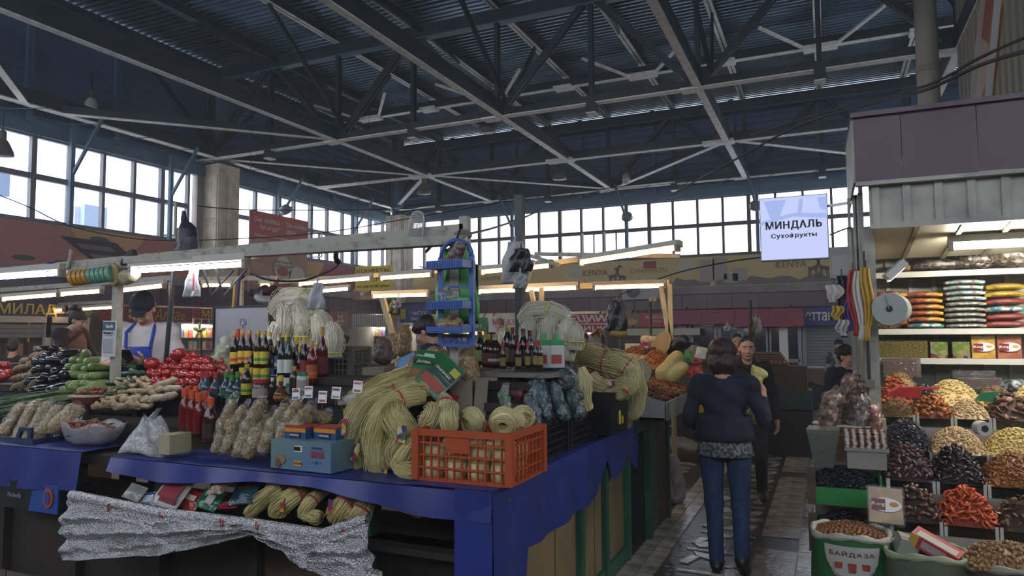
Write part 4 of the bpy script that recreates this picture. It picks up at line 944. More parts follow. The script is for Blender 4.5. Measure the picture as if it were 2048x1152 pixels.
WT = [((5, 599), (118, 590), 5.9, 'warm tube over the left shops, the left one of the upper pair'), ((122, 589), (205, 583), 5.9, 'warm tube over the left shops, the right one of the upper pair'), ((232, 583), (330, 572), 5.9, 'warm tube behind the post with the bank card'),
      ((60, 624), (128, 620), 9, 'thin warm tube before the navy sign'), ((165, 619), (232, 615), 9, 'thin warm tube above the knitted hat'), ((405, 571), (466, 571), 7.4, 'short warm tube left of the red poster'), ((520, 571), (545, 571), 7.4, 'short warm tube low before the red poster')]
for a, b, y, lb in WT: tube_lamp(at(*a, Y=y), at(*b, Y=y), True, lb)
W2 = [((598, 569), (744, 557), 'warm tube above the tall white noodle bundles'), ((760, 557), (866, 550), 'warm tube left of the hanging blue rack'), ((962, 545), (1104, 532), 'warm tube right of the hanging blue rack')]
for a, b, lb in W2: tube_lamp(at(*a, Z=2.42), at(*b, Z=2.42), True, lb)
tube_lamp(at(1160, 526, Z=2.42), at(1357, 496, Z=2.42), True, 'warm tube sloping up to the right before the far windows')
tube_lamp(at(745, 593, Y=8), at(858, 590, Y=8), True, 'warm tube over the slanting wooden prop'); tube_lamp(at(605, 586, Y=9), at(700, 578, Y=9), False, 'small cool tube behind the warm ones over the noodle bundles')
tube_lamp(at(955, 584, Z=2.2), at(1158, 576, Z=2.2), True, 'warm tube over the right bottles, left of two'); tube_lamp(at(1186, 576, Z=2.2), at(1333, 572, Z=2.2), True, 'warm tube over the nut counter, right of two')
# frames of the inner stalls
cream = M('cream_post', 'b9ab84', .6, col2='a3956f', ns=5)
fr2 = T('stall_frame', 'cream steel frame holding the warm tubes over the middle stalls', 'frame', (-2.4, 7.2, 0))
o_ = Vector((-2.4, 7.2, 0))
MB().beam(at(560, 564, Z=2.5)-o_, at(1110, 526, Z=2.5)-o_, .05, .06).beam(at(1110, 526, Z=2.5)-o_, at(1362, 488, Z=2.5)-o_, .05, .06).build('bar', cream, fr2)
MB().beam(at(940, 580, Z=2.26)-o_, at(1340, 566, Z=2.26)-o_, .06, .07).build('bar', cream, fr2)
for a, b in (((1083, 575), (1083, 640)), ((1062, 580), (1075, 640)), ((1340, 568), (1343, 712)), ((1322, 572), (1345, 715))):
    p, q = at(*a, Y=7.4), at(*b, Y=7.4); q = q+(q-p).normalized()*.3; MB().beam(p-o_, q-o_, .035, .05).build('post', cream, fr2)
for p, q in (((1050, 508), (1118, 530)), ((1070, 508), (1360, 512)), ((1040, 600), (1068, 520)), ((1050, 500), (1050, 505))):
    MB().beam(at(*p, Y=6.9)-o_, at(*q, Y=6.9)-o_, .03, .04).build('strut', steelw, fr2)
MB().tube([at(1345, 715, Y=7.4)-o_, Vector((at(1345, 715, Y=7.4).x+2.4, .2, 0))], .03, 6).build('post', cream, fr2)
p, q = at(765, 596, Y=7.6), at(795, 705, Y=7.6)
t = T('prop', 'slanting cream wooden prop under the far warm tube', 'post', p); MB().beam((0, 0, 0), q-p, .05, .07).build('plank', cream, t); MB().beam(q-p, q-p+Vector((.1, 0, -1.5)), .05, .07).build('plank', cream, t)
for k in (.55, .8): MB().lathe([(0, -.04), (.025, -.04), (.025, .0)], 8, c=(q-p)*k, rot=(PI/2, 0, 0)).build('bolt', black, t)
pp = at(1040, 500, Y=4.6); t = T('pole', 'tall dark steel pole behind the black and white carrier bags', 'pole', (pp.x, 4.6, 1.0)); MB().box((0, 0, (at(1036, 392, Y=4.6).z-1.0)/2), (.06, .06, at(1036, 392, Y=4.6).z-1.0)).build('shaft', C('35403f', .5), t)
for px, y0, y1, Y, lb in ((1340, 610, 700, 9, 'thin dark pole with a white mug above the middle nut counter'), (1240, 640, 700, 8.5, 'green pole below the black carrier bag'), (1500, 600, 700, 9.5, 'thin dark pole with small hanging bags behind the walking man')):
    a, b = at(px-100 if px == 1340 else px, y0, Y=Y), at(px-100 if px == 1340 else px, y1, Y=Y)
    if px == 1340: a, b = at(1300, 600, Y=Y), at(1300, y1, Y=Y)
    t = T('pole', lb, 'pole', (a.x, a.y, 0)); MB().tube([(0, 0, 0), (0, 0, a.z)], .02, 6).build('shaft', C('22302c', .5), t)
for nm, Y, a, b, posts in (('upper', 5.95, (-60, 593), (345, 566), (-50, 338)), ('lower', 9.05, (50, 618), (245, 609), (56, 240)), ('short', 7.45, (398, 566), (552, 565), (480,))):
    p, q = at(*a, Y=Y)+Vector((0, 0, .06)), at(*b, Y=Y)+Vector((0, 0, .06)); t = T('stall_frame', 'pale steel frame carrying the %s warm tubes at the left' % nm, 'frame', p); MB().beam((0, 0, 0), q-p, .05, .06).build('bar', steelw, t)
    for px in posts: c = at(px, 600, Y=Y); MB().box((c.x-p.x, .03, -p.z/2), (.04, .04, p.z)).build('post', steelw, t)
# ------------------------------------------------------------------ cables
def cable(pts, label, r=.008, Y=None):
    P = [at(a, b, Y=y) for a, b, y in pts]; Q = []
    for i in range(len(P)-1):
        p0, p1, p2, p3 = P[max(i-1, 0)], P[i], P[i+1], P[min(i+2, len(P)-1)]
        for k in range(6):
            u = k/6; Q.append(.5*((2*p1)+(p2-p0)*u+(2*p0-5*p1+4*p2-p3)*u*u+(3*p1-p0-3*p2+p3)*u**3))
    Q.append(P[-1]); return tag(MB().tube(Q, r, 5).build('cable', black), label, 'cable')
cable([(395, 412, 7), (520, 420, 8), (800, 418, 9.5), (840, 412, 10)], 'black wire stretched from the left column towards the tall pole')
cable([(-20, 383, 6), (60, 415, 6.5), (150, 455, 7), (300, 480, 8), (460, 478, 8.5), (640, 466, 9), (800, 440, 10), (1000, 405, 12)], 'long black wire sagging before the left windows and the red poster')
cable([(500, 545, 3.6), (540, 560, 3.7), (610, 560, 3.9), (670, 535, 4.0), (674, 520, 4.0)], 'thick black cable looping below the pale bar', .008)
cable([(935, 468, 3.6), (990, 455, 4.5), (1060, 430, 6), (1120, 400, 8), (1200, 382, 10)], 'black wire with small cups running up to the right from the bar end')
cable([(1340, 390, 10), (1450, 330, 8), (1600, 250, 7), (1740, 208, 6), (1850, 180, 5.2), (1960, 130, 4.6), (2060, 100, 4.2)], 'black cable rising to the right over the purple fascia', .012)
cable([(1500, 270, 8), (1700, 210, 6.5), (1850, 172, 5.4), (1960, 115, 4.8), (2060, 70, 4.4)], 'second black cable just above the first over the purple fascia', .01)
cable([(1655, 495, 6), (1560, 510, 7), (1450, 525, 8), (1340, 550, 9), (1240, 590, 10)], 'slack black wire before the savanna banner')
cable([(1000, 400, 9), (1100, 390, 11), (1250, 372, 13), (1400, 350, 14)], 'thin wire along the far tie beam')
cable([(1660, 470, 6), (1690, 458, 5.9), (1702, 455, 5.8)], 'short wire from the lit sign to the nut stall', .006)
for k, (px, py) in enumerate(((1065, 462), (1062, 445))): pass
tag(MB().tube([at(1215, 1075, Z=.02), at(1228, 1100, Z=.015), at(1240, 1128, Z=.015)], .008, 5).build('cord', C('a03a3a')), 'thin red cord lying on the floor between the two counters', 'cord')
# ------------------------------------------------------------------ bottles
film = MX('clear_film', 'ffffff', .17, .14, bump=.9, bs=22); filmm = MX('milky_film', 'dfe0e0', .25, .2, bump=.9, bs=18, diff=.2); jarg = MX('jar_glass', 'dfe8ea', .09, .08, bump=0, tint='d8dedc')
def bottle(label, h, r, liq, capc, labc, neck=.3, shoulder=.62, lab2=None, grp=None, flare=1):
    t = T('bottle', label, 'bottle', group=grp)
    MB().lathe([(r*.9, 0), (r, .01), (r*flare, h*shoulder*.8), (r*.96*flare, h*shoulder), (r*.6, h*(shoulder+.12)), (r*neck+.002, h*(shoulder+.22)), (r*neck, h*.93)], 12).build('body', C(liq, .12), t, smooth=True)
    MB().lathe([(r*neck+.004, h*.9), (r*neck+.004, h), (0, h)], 10).build('cap', C(capc, .4), t)
    if labc:
        l = MB().lathe([(r*1.02, h*.12), (r*1.03*flare, h*shoulder*.72)], 12).build('label', C(labc, .5), t)
        if lab2: MB().lathe([(r*1.035, h*.2), (r*1.045*flare, h*shoulder*.45)], 12).build('label_band', C(lab2, .5), l)
    MB().lathe([(r*neck+.003, h*.78), (r*neck+.003, h*.9)], 10).build('neck_band', C(lab2 or capc, .4), t)
    return t
def row(proto, spots, Y, jit=.01, tilt=0, s=1):
    first = True; srt = sorted(q[0] for q in spots); L0 = proto['label']; n = len(spots)
    for q in spots:
        px, py = q[:2]; y = q[2] if len(q) > 2 else Y; p = at(px, py, Y=y)+Vector((0, random.uniform(-jit, jit), 0)); rot = (random.uniform(-tilt, tilt), random.uniform(-tilt, tilt), random.uniform(-3, 3))
        if first: proto.location = p; proto.rotation_euler = rot; first = False; o = proto
        else: o = dup(proto, p, rot)
        if n > 1: i = srt.index(q[0]); o['label'] = ' '.join(L0.split()[:10]).rstrip(',')+', '+('leftmost of its kind' if i == 0 else 'rightmost of its kind' if i == n-1 else ('', 'second', 'third', 'fourth', 'fifth')[i]+' from the left')
G = 'bottles ranked on the left counter'
row(bottle('dark soy bottle with yellow label and gold cap, upper left of the bottle ranks', .26, .03, '17100e', 'b8862c', 'b89a2c', grp='gold-capped yellow-label bottles', lab2='a5362c'), [(483, 735), (497, 735), (469, 737), (485, 768), (500, 768)], 3.72)
row(bottle('dark bottle with green and yellow label and gold cap in the bottle ranks', .26, .03, '1c120c', 'a88a3a', 'b8a12c', grp='green and yellow labelled bottles', lab2='3a7a3c'), [(515, 737), (530, 737), (514, 770), (530, 770)], 3.7)
row(bottle('green and yellow labelled bottle standing alone in the front rank', .22, .034, '1c120c', 'b89a2c', 'b8a12c', lab2='3a7a3c'), [(495, 797)], 3.45)
row(bottle('tall black bottle with red cap rising above the left ranks', .36, .032, '131014', '9a2230', None), [(477, 757)], 3.86)
row(bottle('dark wine-like bottle with red cap in the back rank', .27, .03, '1a1013', '962432', None, grp='red-capped back bottles'), [(498, 742), (514, 742)], 3.9)
row(bottle('dark plum bottle with orange cap and blue-white label', .28, .03, '1e1218', 'c08a3c', '4a6a9a', lab2='c9c2c2', grp='orange-capped plum bottles'), [(541, 745), (556, 748), (526, 742), (545, 772), (558, 772)], 3.78)
row(bottle('dark green bottle with white label in the bottle ranks', .27, .03, '14241e', '2f4a3a', 'b8bab2', grp='white-labelled green bottles'), [(565, 755), (577, 755), (563, 781), (576, 781)], 3.68)
row(bottle('black bottle with yellow cap and red label near the red juice bottles', .28, .033, '121014', 'c4a23a', '8a2c2c', grp='yellow-capped black bottles'), [(592, 757), (608, 757), (574, 750), (600, 775)], 3.75)
row(bottle('red sauce bottle with gold neck and orange fruit label', .28, .036, '5d1418', 'b0924a', '9a4a24', lab2='b8642c', grp=None), [(623, 767)], 3.7)
row(bottle('tall dark red juice bottle with gold cap, the highest right of the ranks', .36, .04, '4a1220', 'a88c4a', '5d1824'), [(643, 760)], 3.85)
row(bottle('slate-blue detergent-like bottle with red cap at the left of the front rank', .17, .036, '2e4150', 'a83038', '2a3a48', shoulder=.45, neck=.35, grp='slate blue red-capped bottles'), [(412, 795), (432, 797), (404, 798)], 3.42)
row(bottle('slate-blue bottle with green cap at the left of the front rank', .17, .036, '2e4150', '3f8a3a', '2f5a34', shoulder=.45, neck=.35, grp='slate blue green-capped bottles'), [(453, 796), (473, 797), (464, 803)], 3.42)
row(bottle('small white-capped dark bottle before the red-lidded jar', .13, .022, '1a1a1c', 'c4c4c0', None, grp='small white-capped bottles'), [(542, 797), (378, 812), (441, 815)], 3.4)
row(bottle('amber cone-shaped bottle with yellow cap', .16, .042, '5a3012', 'c9a838', '8a5a1c', shoulder=.35, neck=.3), [(560, 803)], 3.4)
row(bottle('slim clear bottle with yellow cap behind the white jar', .16, .03, '3a3428', 'b0862c', None), [(588, 783)], 3.5)
row(bottle('bottle of red chilli sauce with orange cap by the carton', .24, .032, '6a1814', 'c85024', None, grp='orange-capped chilli sauces', shoulder=.6, neck=.45), [(383, 862), (398, 868), (366, 858), (408, 862, 3.15), (391, 850, 3.2), (377, 848, 3.25)], 3.05)
row(bottle('big bottle of dark red sauce with orange cap, the rightmost of the chilli sauces', .26, .042, '3a1012', 'c4501f', '2c0e10', shoulder=.6, neck=.4), [(417, 886)], 3.02)
row(bottle('small red-capped bottle beside the slate-blue ones', .12, .022, '2a1416', 'a02830', None, grp='small red-capped bottles'), [(396, 815), (365, 800), (420, 815)], 3.35)
def jar(label, px, py, Y, r, h, body, lid, mat=None):
    p = at(px, py, Y=Y); t = T('jar', label, 'jar', p)
    MB().lathe([(r*.9, 0), (r, .01), (r, h*.75), (r*.85, h*.84)], 14).build('body', C(body, .2), t, smooth=True); MB().lathe([(r*.92, h*.82), (r*.92, h), (0, h)], 14).build('lid', C(lid, .4), t)
    MB().lathe([(r*1.02, h*.2), (r*1.02, h*.6)], 14).build('label', C('8f8a80', .5), t); return t
jar('white plastic jar with green lid in the middle of the ranks', 605, 783, 3.5, .037, .12, 'a3a8a4', '1f7a4a'); jar('wide jar with red lid in the front rank', 521, 803, 3.4, .05, .14, '3a2220', '96202c')
jar('small jar with green lid below the bottles', 460, 822, 3.3, .03, .07, '5d1a18', '236a44'); jar('jar of brown spice near the white bag', 685, 815, 3.4, .03, .09, '4a3a28', '5c5548'); jar('small bluish jar behind the price cards', 577, 792, 3.5, .02, .08, '2f6a4c', '3f7a5a')
# shelf board with bottles, right
bd = at(1035, 738, Y=3.75)
t = T('shelf_board', 'grey shelf board carrying bottles above the black teal-bagged goods', 'shelf', (bd.x, 3.85, bd.z-.02)); MB().box((0, 0, -.012), (.46, .34, .025)).build('board', M('grey_board', '6f6a62', .7), t)
MB().box((0, .1, -.27), (.4, .1, .5)).build('support', black, t)
B2 = [('big bottle with gold neck and red label, left on the grey board', .2, .038, '2a1512', 'b0923c', '5d2420', None, [(975, 735)]), ('round gold-necked bottle with a dark red label and white number', .2, .042, '2c1614', 'b8963c', '4a2020', 'b8b2ac', [(991, 736)]),
      ('tall green-labelled bottle with gold cap, highest on the grey board', .25, .033, '1c1812', 'b89a5c', '5d7a30', '7a963a', [(1014, 733)]), ('dark wine bottle with red cap on the grey board', .23, .026, '1a0e12', '6a1a24', '4a1a1e', None, [(1027, 733)]),
      ('dark vinegar bottle with maroon top beside the wine bottle', .22, .03, '1a1012', '5a1820', '3a2a2a', '6a4a44', [(1046, 733)]), ('slim black-capped dark bottle on the grey board', .21, .024, '14121a', '1c1c22', '2f4a5c', None, [(1061, 733)]),
      ('small sauce bottle with red cap on the grey board', .15, .018, '2a1814', 'b02030', '7a6a3a', None, [(1007, 738), (1057, 736), (1072, 735), (1079, 736), (1036, 738)]), ('black tilted bottle with green label at the left end of the board', .2, .03, '121210', '3a4a20', '6a8a34', None, [(960, 730)])]
for lb, h, r, lq, cp, l1, l2, sp in B2: row(bottle(lb, h, r, lq, cp, l1, lab2=l2, grp='small red-capped sauces on the board' if len(sp) > 1 else None), [(a, b, 3.7 if h < .17 else 3.78) for a, b in sp], 3.75)
p = at(1088, 735, Y=3.85); t = T('detergent_jug', 'white jug with green top and red-green picture label at the end of the board', 'jug', p); MB().box((0, 0, .065), (.09, .05, .13)).build('body', C('b5b8b2', .4), t); MB().box((0, 0, .145), (.09, .05, .03)).build('shoulder', C('2c8a50', .4), t); MB().lathe([(.015, .16), (.015, .2), (0, .2)], 10).build('cap', C('4aa05a', .4), t); MB().box((0, -.027, .05), (.06, .003, .05)).build('label', C('a03a34', .5), t)
dup(t, p+Vector((.07, .03, 0)), (0, 0, .3), 'second white and green jug, half behind the first at the board end')
# ------------------------------------------------------------------ noodles
nood = M('rice_noodle', 'cbbf86', .5, col2='ae9f62', ns=5, var=.12); noodw = M('white_noodle', 'dcd9c4', .55, col2='c6c2ac', ns=5, var=.08); noodp = M('pale_noodle', 'd4ca98', .5, col2='beb37c', ns=5, var=.08)
def cr(P, n):
    P = [Vector(p) for p in P]; out = []
    for i in range(len(P)-1):
        p0, p1, p2, p3 = P[max(i-1, 0)], P[i], P[i+1], P[min(i+2, len(P)-1)]
        for k in range(n):
            u = k/n; out.append(.5*((2*p1)+(p2-p0)*u+(2*p0-5*p1+4*p2-p3)*u*u+(3*p1-p0-3*p2+p3)*u**3))
    out.append(P[-1]); return out
def hank(path, R, n=90, sr=.0022, seg=4, stray=6, flat=1.0, loose=.12):
    """a skein of strands following path, R radius per control point"""
    C_ = cr(path, seg); N = len(C_); rr = [R[min(int(i/seg), len(R)-1)]*(1-(i % seg)/seg)+R[min(int(i/seg)+1, len(R)-1)]*((i % seg)/seg) for i in range(N)]
    m = MB(); u0 = None; fr = []
    for i in range(N):
        d = (C_[min(i+1, N-1)]-C_[max(i-1, 0)]).normalized()
        if u0 is None: u0 = d.orthogonal().normalized()
        u0 = (u0-d*u0.dot(d)).normalized(); fr.append((u0.copy(), d.cross(u0)))
    m.tube([C_[i] for i in range(N)], [r*.86 for r in rr], 12)
    for s in range(n+stray):
        a = 2*PI*random.random(); q = .86+.2*random.random(); tw = random.uniform(-.7, .7); st = s >= n; pts = []
        if st: q *= 1.12
        ph = random.random()*6
        for i in range(N):
            aa = a+tw*i/N+.08*math.sin(i*1.3+ph); r = rr[i]*q*(1+(.2 if st else loose*.4)*math.sin(i*.9+ph))
            pts.append(C_[i]+fr[i][0]*math.cos(aa)*r+fr[i][1]*math.sin(aa)*r*flat)
        m.tube(pts, sr, 3, cap=False)
    return m
tie_r = C('a02a2a', .5); tie_y = C('c4bc2c', .45); tagm = photo_mat('noodle_tag', ['a82c34', '3a6a3a', 'c9b8a0', '3a3a6a', 'b8a03a'], 30)
def bundle(label, loc, mb, mt, ties=(), tags_=(), rot=(0, 0, 0), tm=None, grp=None):
    t = T('noodle_bundle', label, 'noodles', loc, rot=rot, group=grp); mb.build('strands', mt, t, smooth=True)
    for c, r, d in ties:
        d = Vector(d).normalized(); u = d.orthogonal().normalized(); v = d.cross(u)
        MB().tube([Vector(c)+(u*math.cos(2*PI*k/14)+v*math.sin(2*PI*k/14))*r for k in range(14)], .005, 5, close=True).build('tie', tm or tie_r, t)
    for c, s, r_ in tags_: MB().box(c, (s[0], .004, s[1]), rot=r_).build('paper_tag', tagm, t)
    return t
def px2(px, py, Y): return at(px, py, Y=Y)
def B(label, Y, pts, R, mt=nood, **k):
    """bundle whose spine passes the given picture points at depth Y (per-point depth offset allowed)"""
    W = [px2(q[0], q[1], Y+(q[2] if len(q) > 2 else 0)) for q in pts]; o = W[-1]; tt = k.pop('ties', ()); tg = k.pop('tags', ()); hk = {a: k.pop(a) for a in ('n', 'sr', 'stray', 'flat', 'loose') if a in k}
    mb = hank([w-o for w in W], R, **hk); ties = []
    for i, f in tt: d = W[min(i+1, len(W)-1)]-W[max(i-1, 0)]; ties.append((W[i]-o, R[i]*f, d))
    tags_ = [((px2(a, b, Y+dy)-o), s, (0, r, 0)) for a, b, dy, s, r in tg]
    return bundle(label, o, mb, mt, ties, tags_, **k)
S1 = dict(n=150, sr=.0018)
B('big yellow noodle bundle hanging at the left of the heap, tag on its side', 3.12, [(860, 765, .25), (790, 785, .15), (735, 810, .05), (712, 850), (700, 895), (722, 940)], [.03, .05, .062, .066, .07, .05], ties=((1, 1.1),), tags=((688, 855, -.09, (.03, .09), .2), (712, 905, -.1, (.03, .1), .5)), stray=14, **S1)
B('yellow noodle bundle with a rough strand end, second from the left', 3.08, [(850, 790, .2), (800, 800, .1), (765, 830), (752, 880), (760, 925), (770, 945)], [.03, .05, .065, .07, .068, .045], ties=((1, 1.1),), tags=((768, 950, -.05, (.035, .06), .1),), stray=14, **S1)
B('yellow noodle bundle with a red and green paper tag beside the orange crate', 3.05, [(795, 815, .1), (790, 835), (810, 870), (800, 905), (815, 935)], [.045, .07, .075, .08, .055], tags=((803, 868, -.095, (.05, .085), .1),), stray=12, **S1)
B('yellow noodle bundle lying along the back of the heap', 3.3, [(700, 835), (740, 800), (800, 785), (860, 775)], [.05, .06, .055, .04], ties=((2, 1.1),), tm=C('3f9a4a'), **S1)
B('lower yellow noodle bundle curling above the blue cloth', 3.0, [(832, 880), (800, 925), (835, 945), (850, 930)], [.03, .045, .055, .03], n=100)
B('long yellow noodle bundle running back over the heap', 3.5, [(690, 810), (770, 770), (850, 742), (900, 750)], [.05, .06, .05, .035], ties=((2, 1.12),), **S1)
# white hanks, left cluster, tied in yellow
for k, (x0, y0, x1, y1, r, lb) in enumerate(((575, 620, 572, 690, .085, 'leftmost white noodle bundle standing behind the bottles'), (605, 615, 610, 695, .08, 'second white noodle bundle behind the bottles'), (640, 640, 645, 700, .075, 'third white noodle bundle behind the bottles'), (662, 660, 668, 715, .06, 'short white noodle bundle nearest the grey crate'))):
    B(lb, 4.25-.05*k, [(x0-18, y0+10, .1), (x0, y0, .05), ((x0+x1)/2+4, (y0+y1)/2-10), (x1, (y0+y1)/2+18), (x1, y1)], [.05, r, r*1.05, r*.8, r*.9], mt=noodw, ties=((3, 1.2),), tm=tie_y, n=150, sr=.002, stray=16)
B('white noodle bundle lying on top of the left cluster', 4.3, [(548, 625), (575, 598), (610, 600), (640, 620)], [.06, .085, .08, .05], mt=noodw, ties=((2, 1.1),), tm=tie_y, n=140, stray=16)
B('loose white noodle skein to the left behind the tall bottles', 4.2, [(560, 650), (548, 685), (560, 715)], [.06, .07, .06], mt=noodw, n=110)
# white hanks, right cluster
for k, (x0, y0, x1, y1, r, lb) in enumerate(((1008, 672, 1012, 700, .055, 'small white noodle coil left in the right cluster'), (1060, 655, 1058, 720, .07, 'white noodle bundle behind the white jug'), (1100, 650, 1098, 715, .075, 'white noodle bundle in the middle of the right cluster'), (1135, 655, 1130, 720, .07, 'white noodle bundle tied in yellow, right of the cluster'), (1152, 665, 1150, 700, .05, 'narrow white noodle bundle at the right end of the cluster'))):
    B(lb, 4.4-.04*k, [(x0-5, y0+12, .1), (x0, y0), ((x0+x1)/2, (y0+y1)/2), (x1, y1)], [.05, r, r, r*.75], mt=noodw, ties=((2, 1.15),), tm=tie_y, n=140, sr=.002, stray=10)
B('white noodle bundle lying across the top of the right cluster', 4.45, [(1045, 645), (1065, 628), (1100, 625), (1135, 640)], [.05, .07, .072, .05], mt=noodw, ties=((2, 1.1),), tm=tie_y, n=140, stray=14)
# pale hanks on the right end
B('pale noodle bundle with red tie lying highest at the right end', 4.75, [(1145, 720), (1170, 712), (1210, 722), (1255, 735), (1272, 765)], [.05, .075, .08, .075, .05], mt=noodp, ties=((2, 1.08), (3, 1.05)), n=160, stray=18)
B('pale noodle skein with a red and white tag at the right end', 4.65, [(1180, 750), (1200, 775), (1235, 780), (1265, 760), (1262, 735)], [.045, .06, .07, .065, .04], mt=noodp, tags=((1222, 767, -.1, (.05, .035), 0), (1252, 785, -.09, (.03, .1), -.3)), n=160, stray=18)
B('rough-ended pale noodle bundle hanging at the far right of the counter', 4.9, [(1262, 745), (1275, 780), (1268, 820), (1258, 830)], [.05, .06, .05, .03], mt=noodp, n=120, stray=40, loose=.5)
B('pale green-yellow noodle bundle standing left of the black boxes', 4.35, [(1160, 735), (1165, 765), (1160, 800), (1172, 825)], [.03, .06, .075, .05], mt=noodp, tags=((1150, 738, -.06, (.04, .05), 0),), n=150, stray=14)
# coils over the orange crate
def coil(label, px, py, Y, R, r, rot):
    o = px2(px, py, Y); m = MB(); m.tube([(R*math.cos(a*2*PI/16), 0, R*math.sin(a*2*PI/16)) for a in range(16)], r*.9, 8, close=True)
    for s in range(80):
        b = 2*PI*random.random(); q = r*(.85+.2*random.random()); f = []
        for a in range(18): A = a*2*PI/16; bb = b+.1*math.sin(a+s); f.append(((R+q*math.cos(bb))*math.cos(A), q*math.sin(bb)*1.5, (R+q*math.cos(bb))*math.sin(A)))
        m.tube(f, .0018, 3, cap=False)
    return bundle(label, o, m, noodp, rot=rot)
for q in (('noodle coil with an open eye above the crate, left of the middle', 945, 843, 3.1, .045, .028, (.3, 0, -.5)), ('noodle coil in the middle of the orange crate top', 1008, 843, 3.08, .04, .032, (.5, 0, .3)), ('small noodle coil at the back corner of the orange crate', 1045, 835, 3.3, .035, .028, (.2, 0, .8)), ('flat noodle coil near the right end of the crate top', 1028, 848, 3.15, .035, .028, (1.0, 0, .3))): coil(*q)
B('standing noodle knot at the left of the orange crate top', 3.08, [(862, 815, .1), (868, 832), (850, 850)], [.03, .05, .045], mt=noodp, n=110); B('drooping noodle knot over the crate rim', 3.02, [(905, 812, .1), (898, 835), (900, 858)], [.03, .045, .04], mt=noodp, n=110); B('noodle knot with a pink tie above the crate rim', 3.15, [(885, 792, .1), (892, 808), (880, 825)], [.02, .04, .04], mt=noodp, n=100, ties=((1, 1.1),), tm=C('a0405a'))
# noodles on the lower shelf
for k, (pts, R, lb) in enumerate((([(585, 955, .2), (555, 975), (520, 1005), (498, 1028)], [.03, .035, .04, .03], 'flat yellow noodle bundle on the low shelf, furthest left'), ([(620, 970, .2), (590, 990), (560, 1015), (555, 1032)], [.03, .045, .05, .04], 'yellow noodle bundle with a paper tag on the low shelf'), ([(655, 975, .15), (625, 1000), (610, 1025), (640, 1035)], [.03, .03, .035, .03], 'looped yellow noodle bundle with a brown tag on the low shelf'), ([(720, 985, .15), (690, 1010), (670, 1035)], [.04, .05, .045], 'thick yellow noodle bundle on the low shelf near the corner'), ([(740, 990, .1), (725, 1020), (705, 1045)], [.03, .04, .04], 'short yellow noodle bundle at the right end of the low shelf'))):
    B(lb, 2.9, pts, R, mt=nood, n=110, ties=((1, 1.12),), tags=((pts[-1][0]+(10 if k == 1 else 20), pts[-1][1]-22, -.06, (.025, .07), .1),) if k in (1, 2) else ())
# ------------------------------------------------------------------ clear bags of short noodles
crumb = M('curled_noodle', 'b59f6e', .6, col2='8a7448', ns=90, nd=(.35, .6), bump=.9, bs=110)
def nbag(label, pts, Y, R, grp=None, mt=crumb, fm=film, name='noodle_bag', cat='bag'):
    W = [px2(a, b, Y+(c[0] if c else 0)) for a, b, *c in pts]; o = W[-1]; pr = [('c', W[i]-o, W[i+1]-o, R[i], R[i+1], 0) for i in range(len(W)-1)]
    t = T(name, label, cat, o, group=grp); blob('noodles' if mt is crumb else 'contents', pr, mt, .009, .02, t, noise=.008, nscale=.035)
    blob('film', [(a, b, c, d+.008, e+.008, f) for a, b, c, d, e, f in pr]+[('c', W[0]-o, W[0]-o+Vector((.01, .02, .05)), R[0]*.6, .02, 0)], fm, .01, .02, t, noise=.006, nscale=.03); return t
for k, (a, b, c, d, r) in enumerate(((455, 800, 432, 900, .036), (478, 815, 452, 900, .042), (512, 805, 480, 903, .05), (530, 830, 497, 905, .05), (560, 810, 528, 900, .045), (585, 805, 555, 905, .045), (610, 815, 578, 895, .05))):
    nbag('clear bag of curled noodles in the middle row, number %s from the left' % ('one two three four five six seven'.split()[k]), [(a+10, b+5, .2), ((a+c)/2+4, (b+d)/2, .05), (c, d)], 3.0, [r*.7, r, r*.75])
nbag('clear bag of curled noodles lying to the right above the blue box', [(650, 838, .15), (615, 835, .1), (590, 862)], 3.1, [.035, .045, .035])
for k, (a, b, c, d, r) in enumerate(((40, 820, 8, 868, .045), (70, 815, 35, 878, .045), (95, 818, 55, 884, .045), (118, 822, 75, 880, .048), (150, 822, 112, 855, .055))):
    nbag('clear bag of curled noodles in the blue crate, %s' % ('at the left edge', 'second from the edge', 'third from the edge', 'fourth from the edge', 'the broad rightmost one')[k], [(a, b, .15), (c, d)], 3.0, [r, r*.9])
# ------------------------------------------------------------------ crates and boxes
def crate(label, c, L, W, H, mt, rz=0, cells=12, rows_=4, plate=True, grp=None):
    """open slatted plastic crate, base centre c, long side local X"""
    t = T('plastic_crate', label, 'crate', c, rz, grp)
    MB().box((0, 0, .006), (L, W, .012)).build('base', mt, t)
    for y in (-W/2, W/2):
        m = MB()
        for k in range(cells+1): m.box((-L/2+L*k/cells, y, H/2), (.007, .012, H))
        for k in range(rows_+1): m.box((0, y, H*k/rows_), (L, .014, .008))
        m.build('slatted_side', mt, t); MB().box((0, y, H-.012), (L+.02, .024, .03)).build('rim', mt, t)
        if plate: MB().box((-.02, y, H*.72), (L*.24, .016, H*.3)).build('handle_plate', mt, t)
    for x in (-L/2, L/2):
        m = MB(); n = max(4, int(cells*W/L))
        for k in range(n+1): m.box((x, -W/2+W*k/n, H/2), (.012, .007, H))
        for k in range(rows_+1): m.box((x, 0, H*k/rows_), (.014, W, .008))
        m.build('slatted_end', mt, t); MB().box((x, 0, H-.012), (.024, W+.02, .03)).build('rim', mt, t)
    for x in (-L/2, L/2):
        for y in (-W/2, W/2): MB().box((x, y, H/2), (.035, .035, H)).build('corner_post', mt, t)
    return t
orange = C('a84a26', .4); blackp = C('16181c', .4)
cc = at(928, 967, Z=.99); q0, q1 = at(833, 957, Z=.99), at(1020, 974, Z=.99); ang = math.atan2(q1.y-q0.y, q1.x-q0.x); L_ = (q1-q0).length
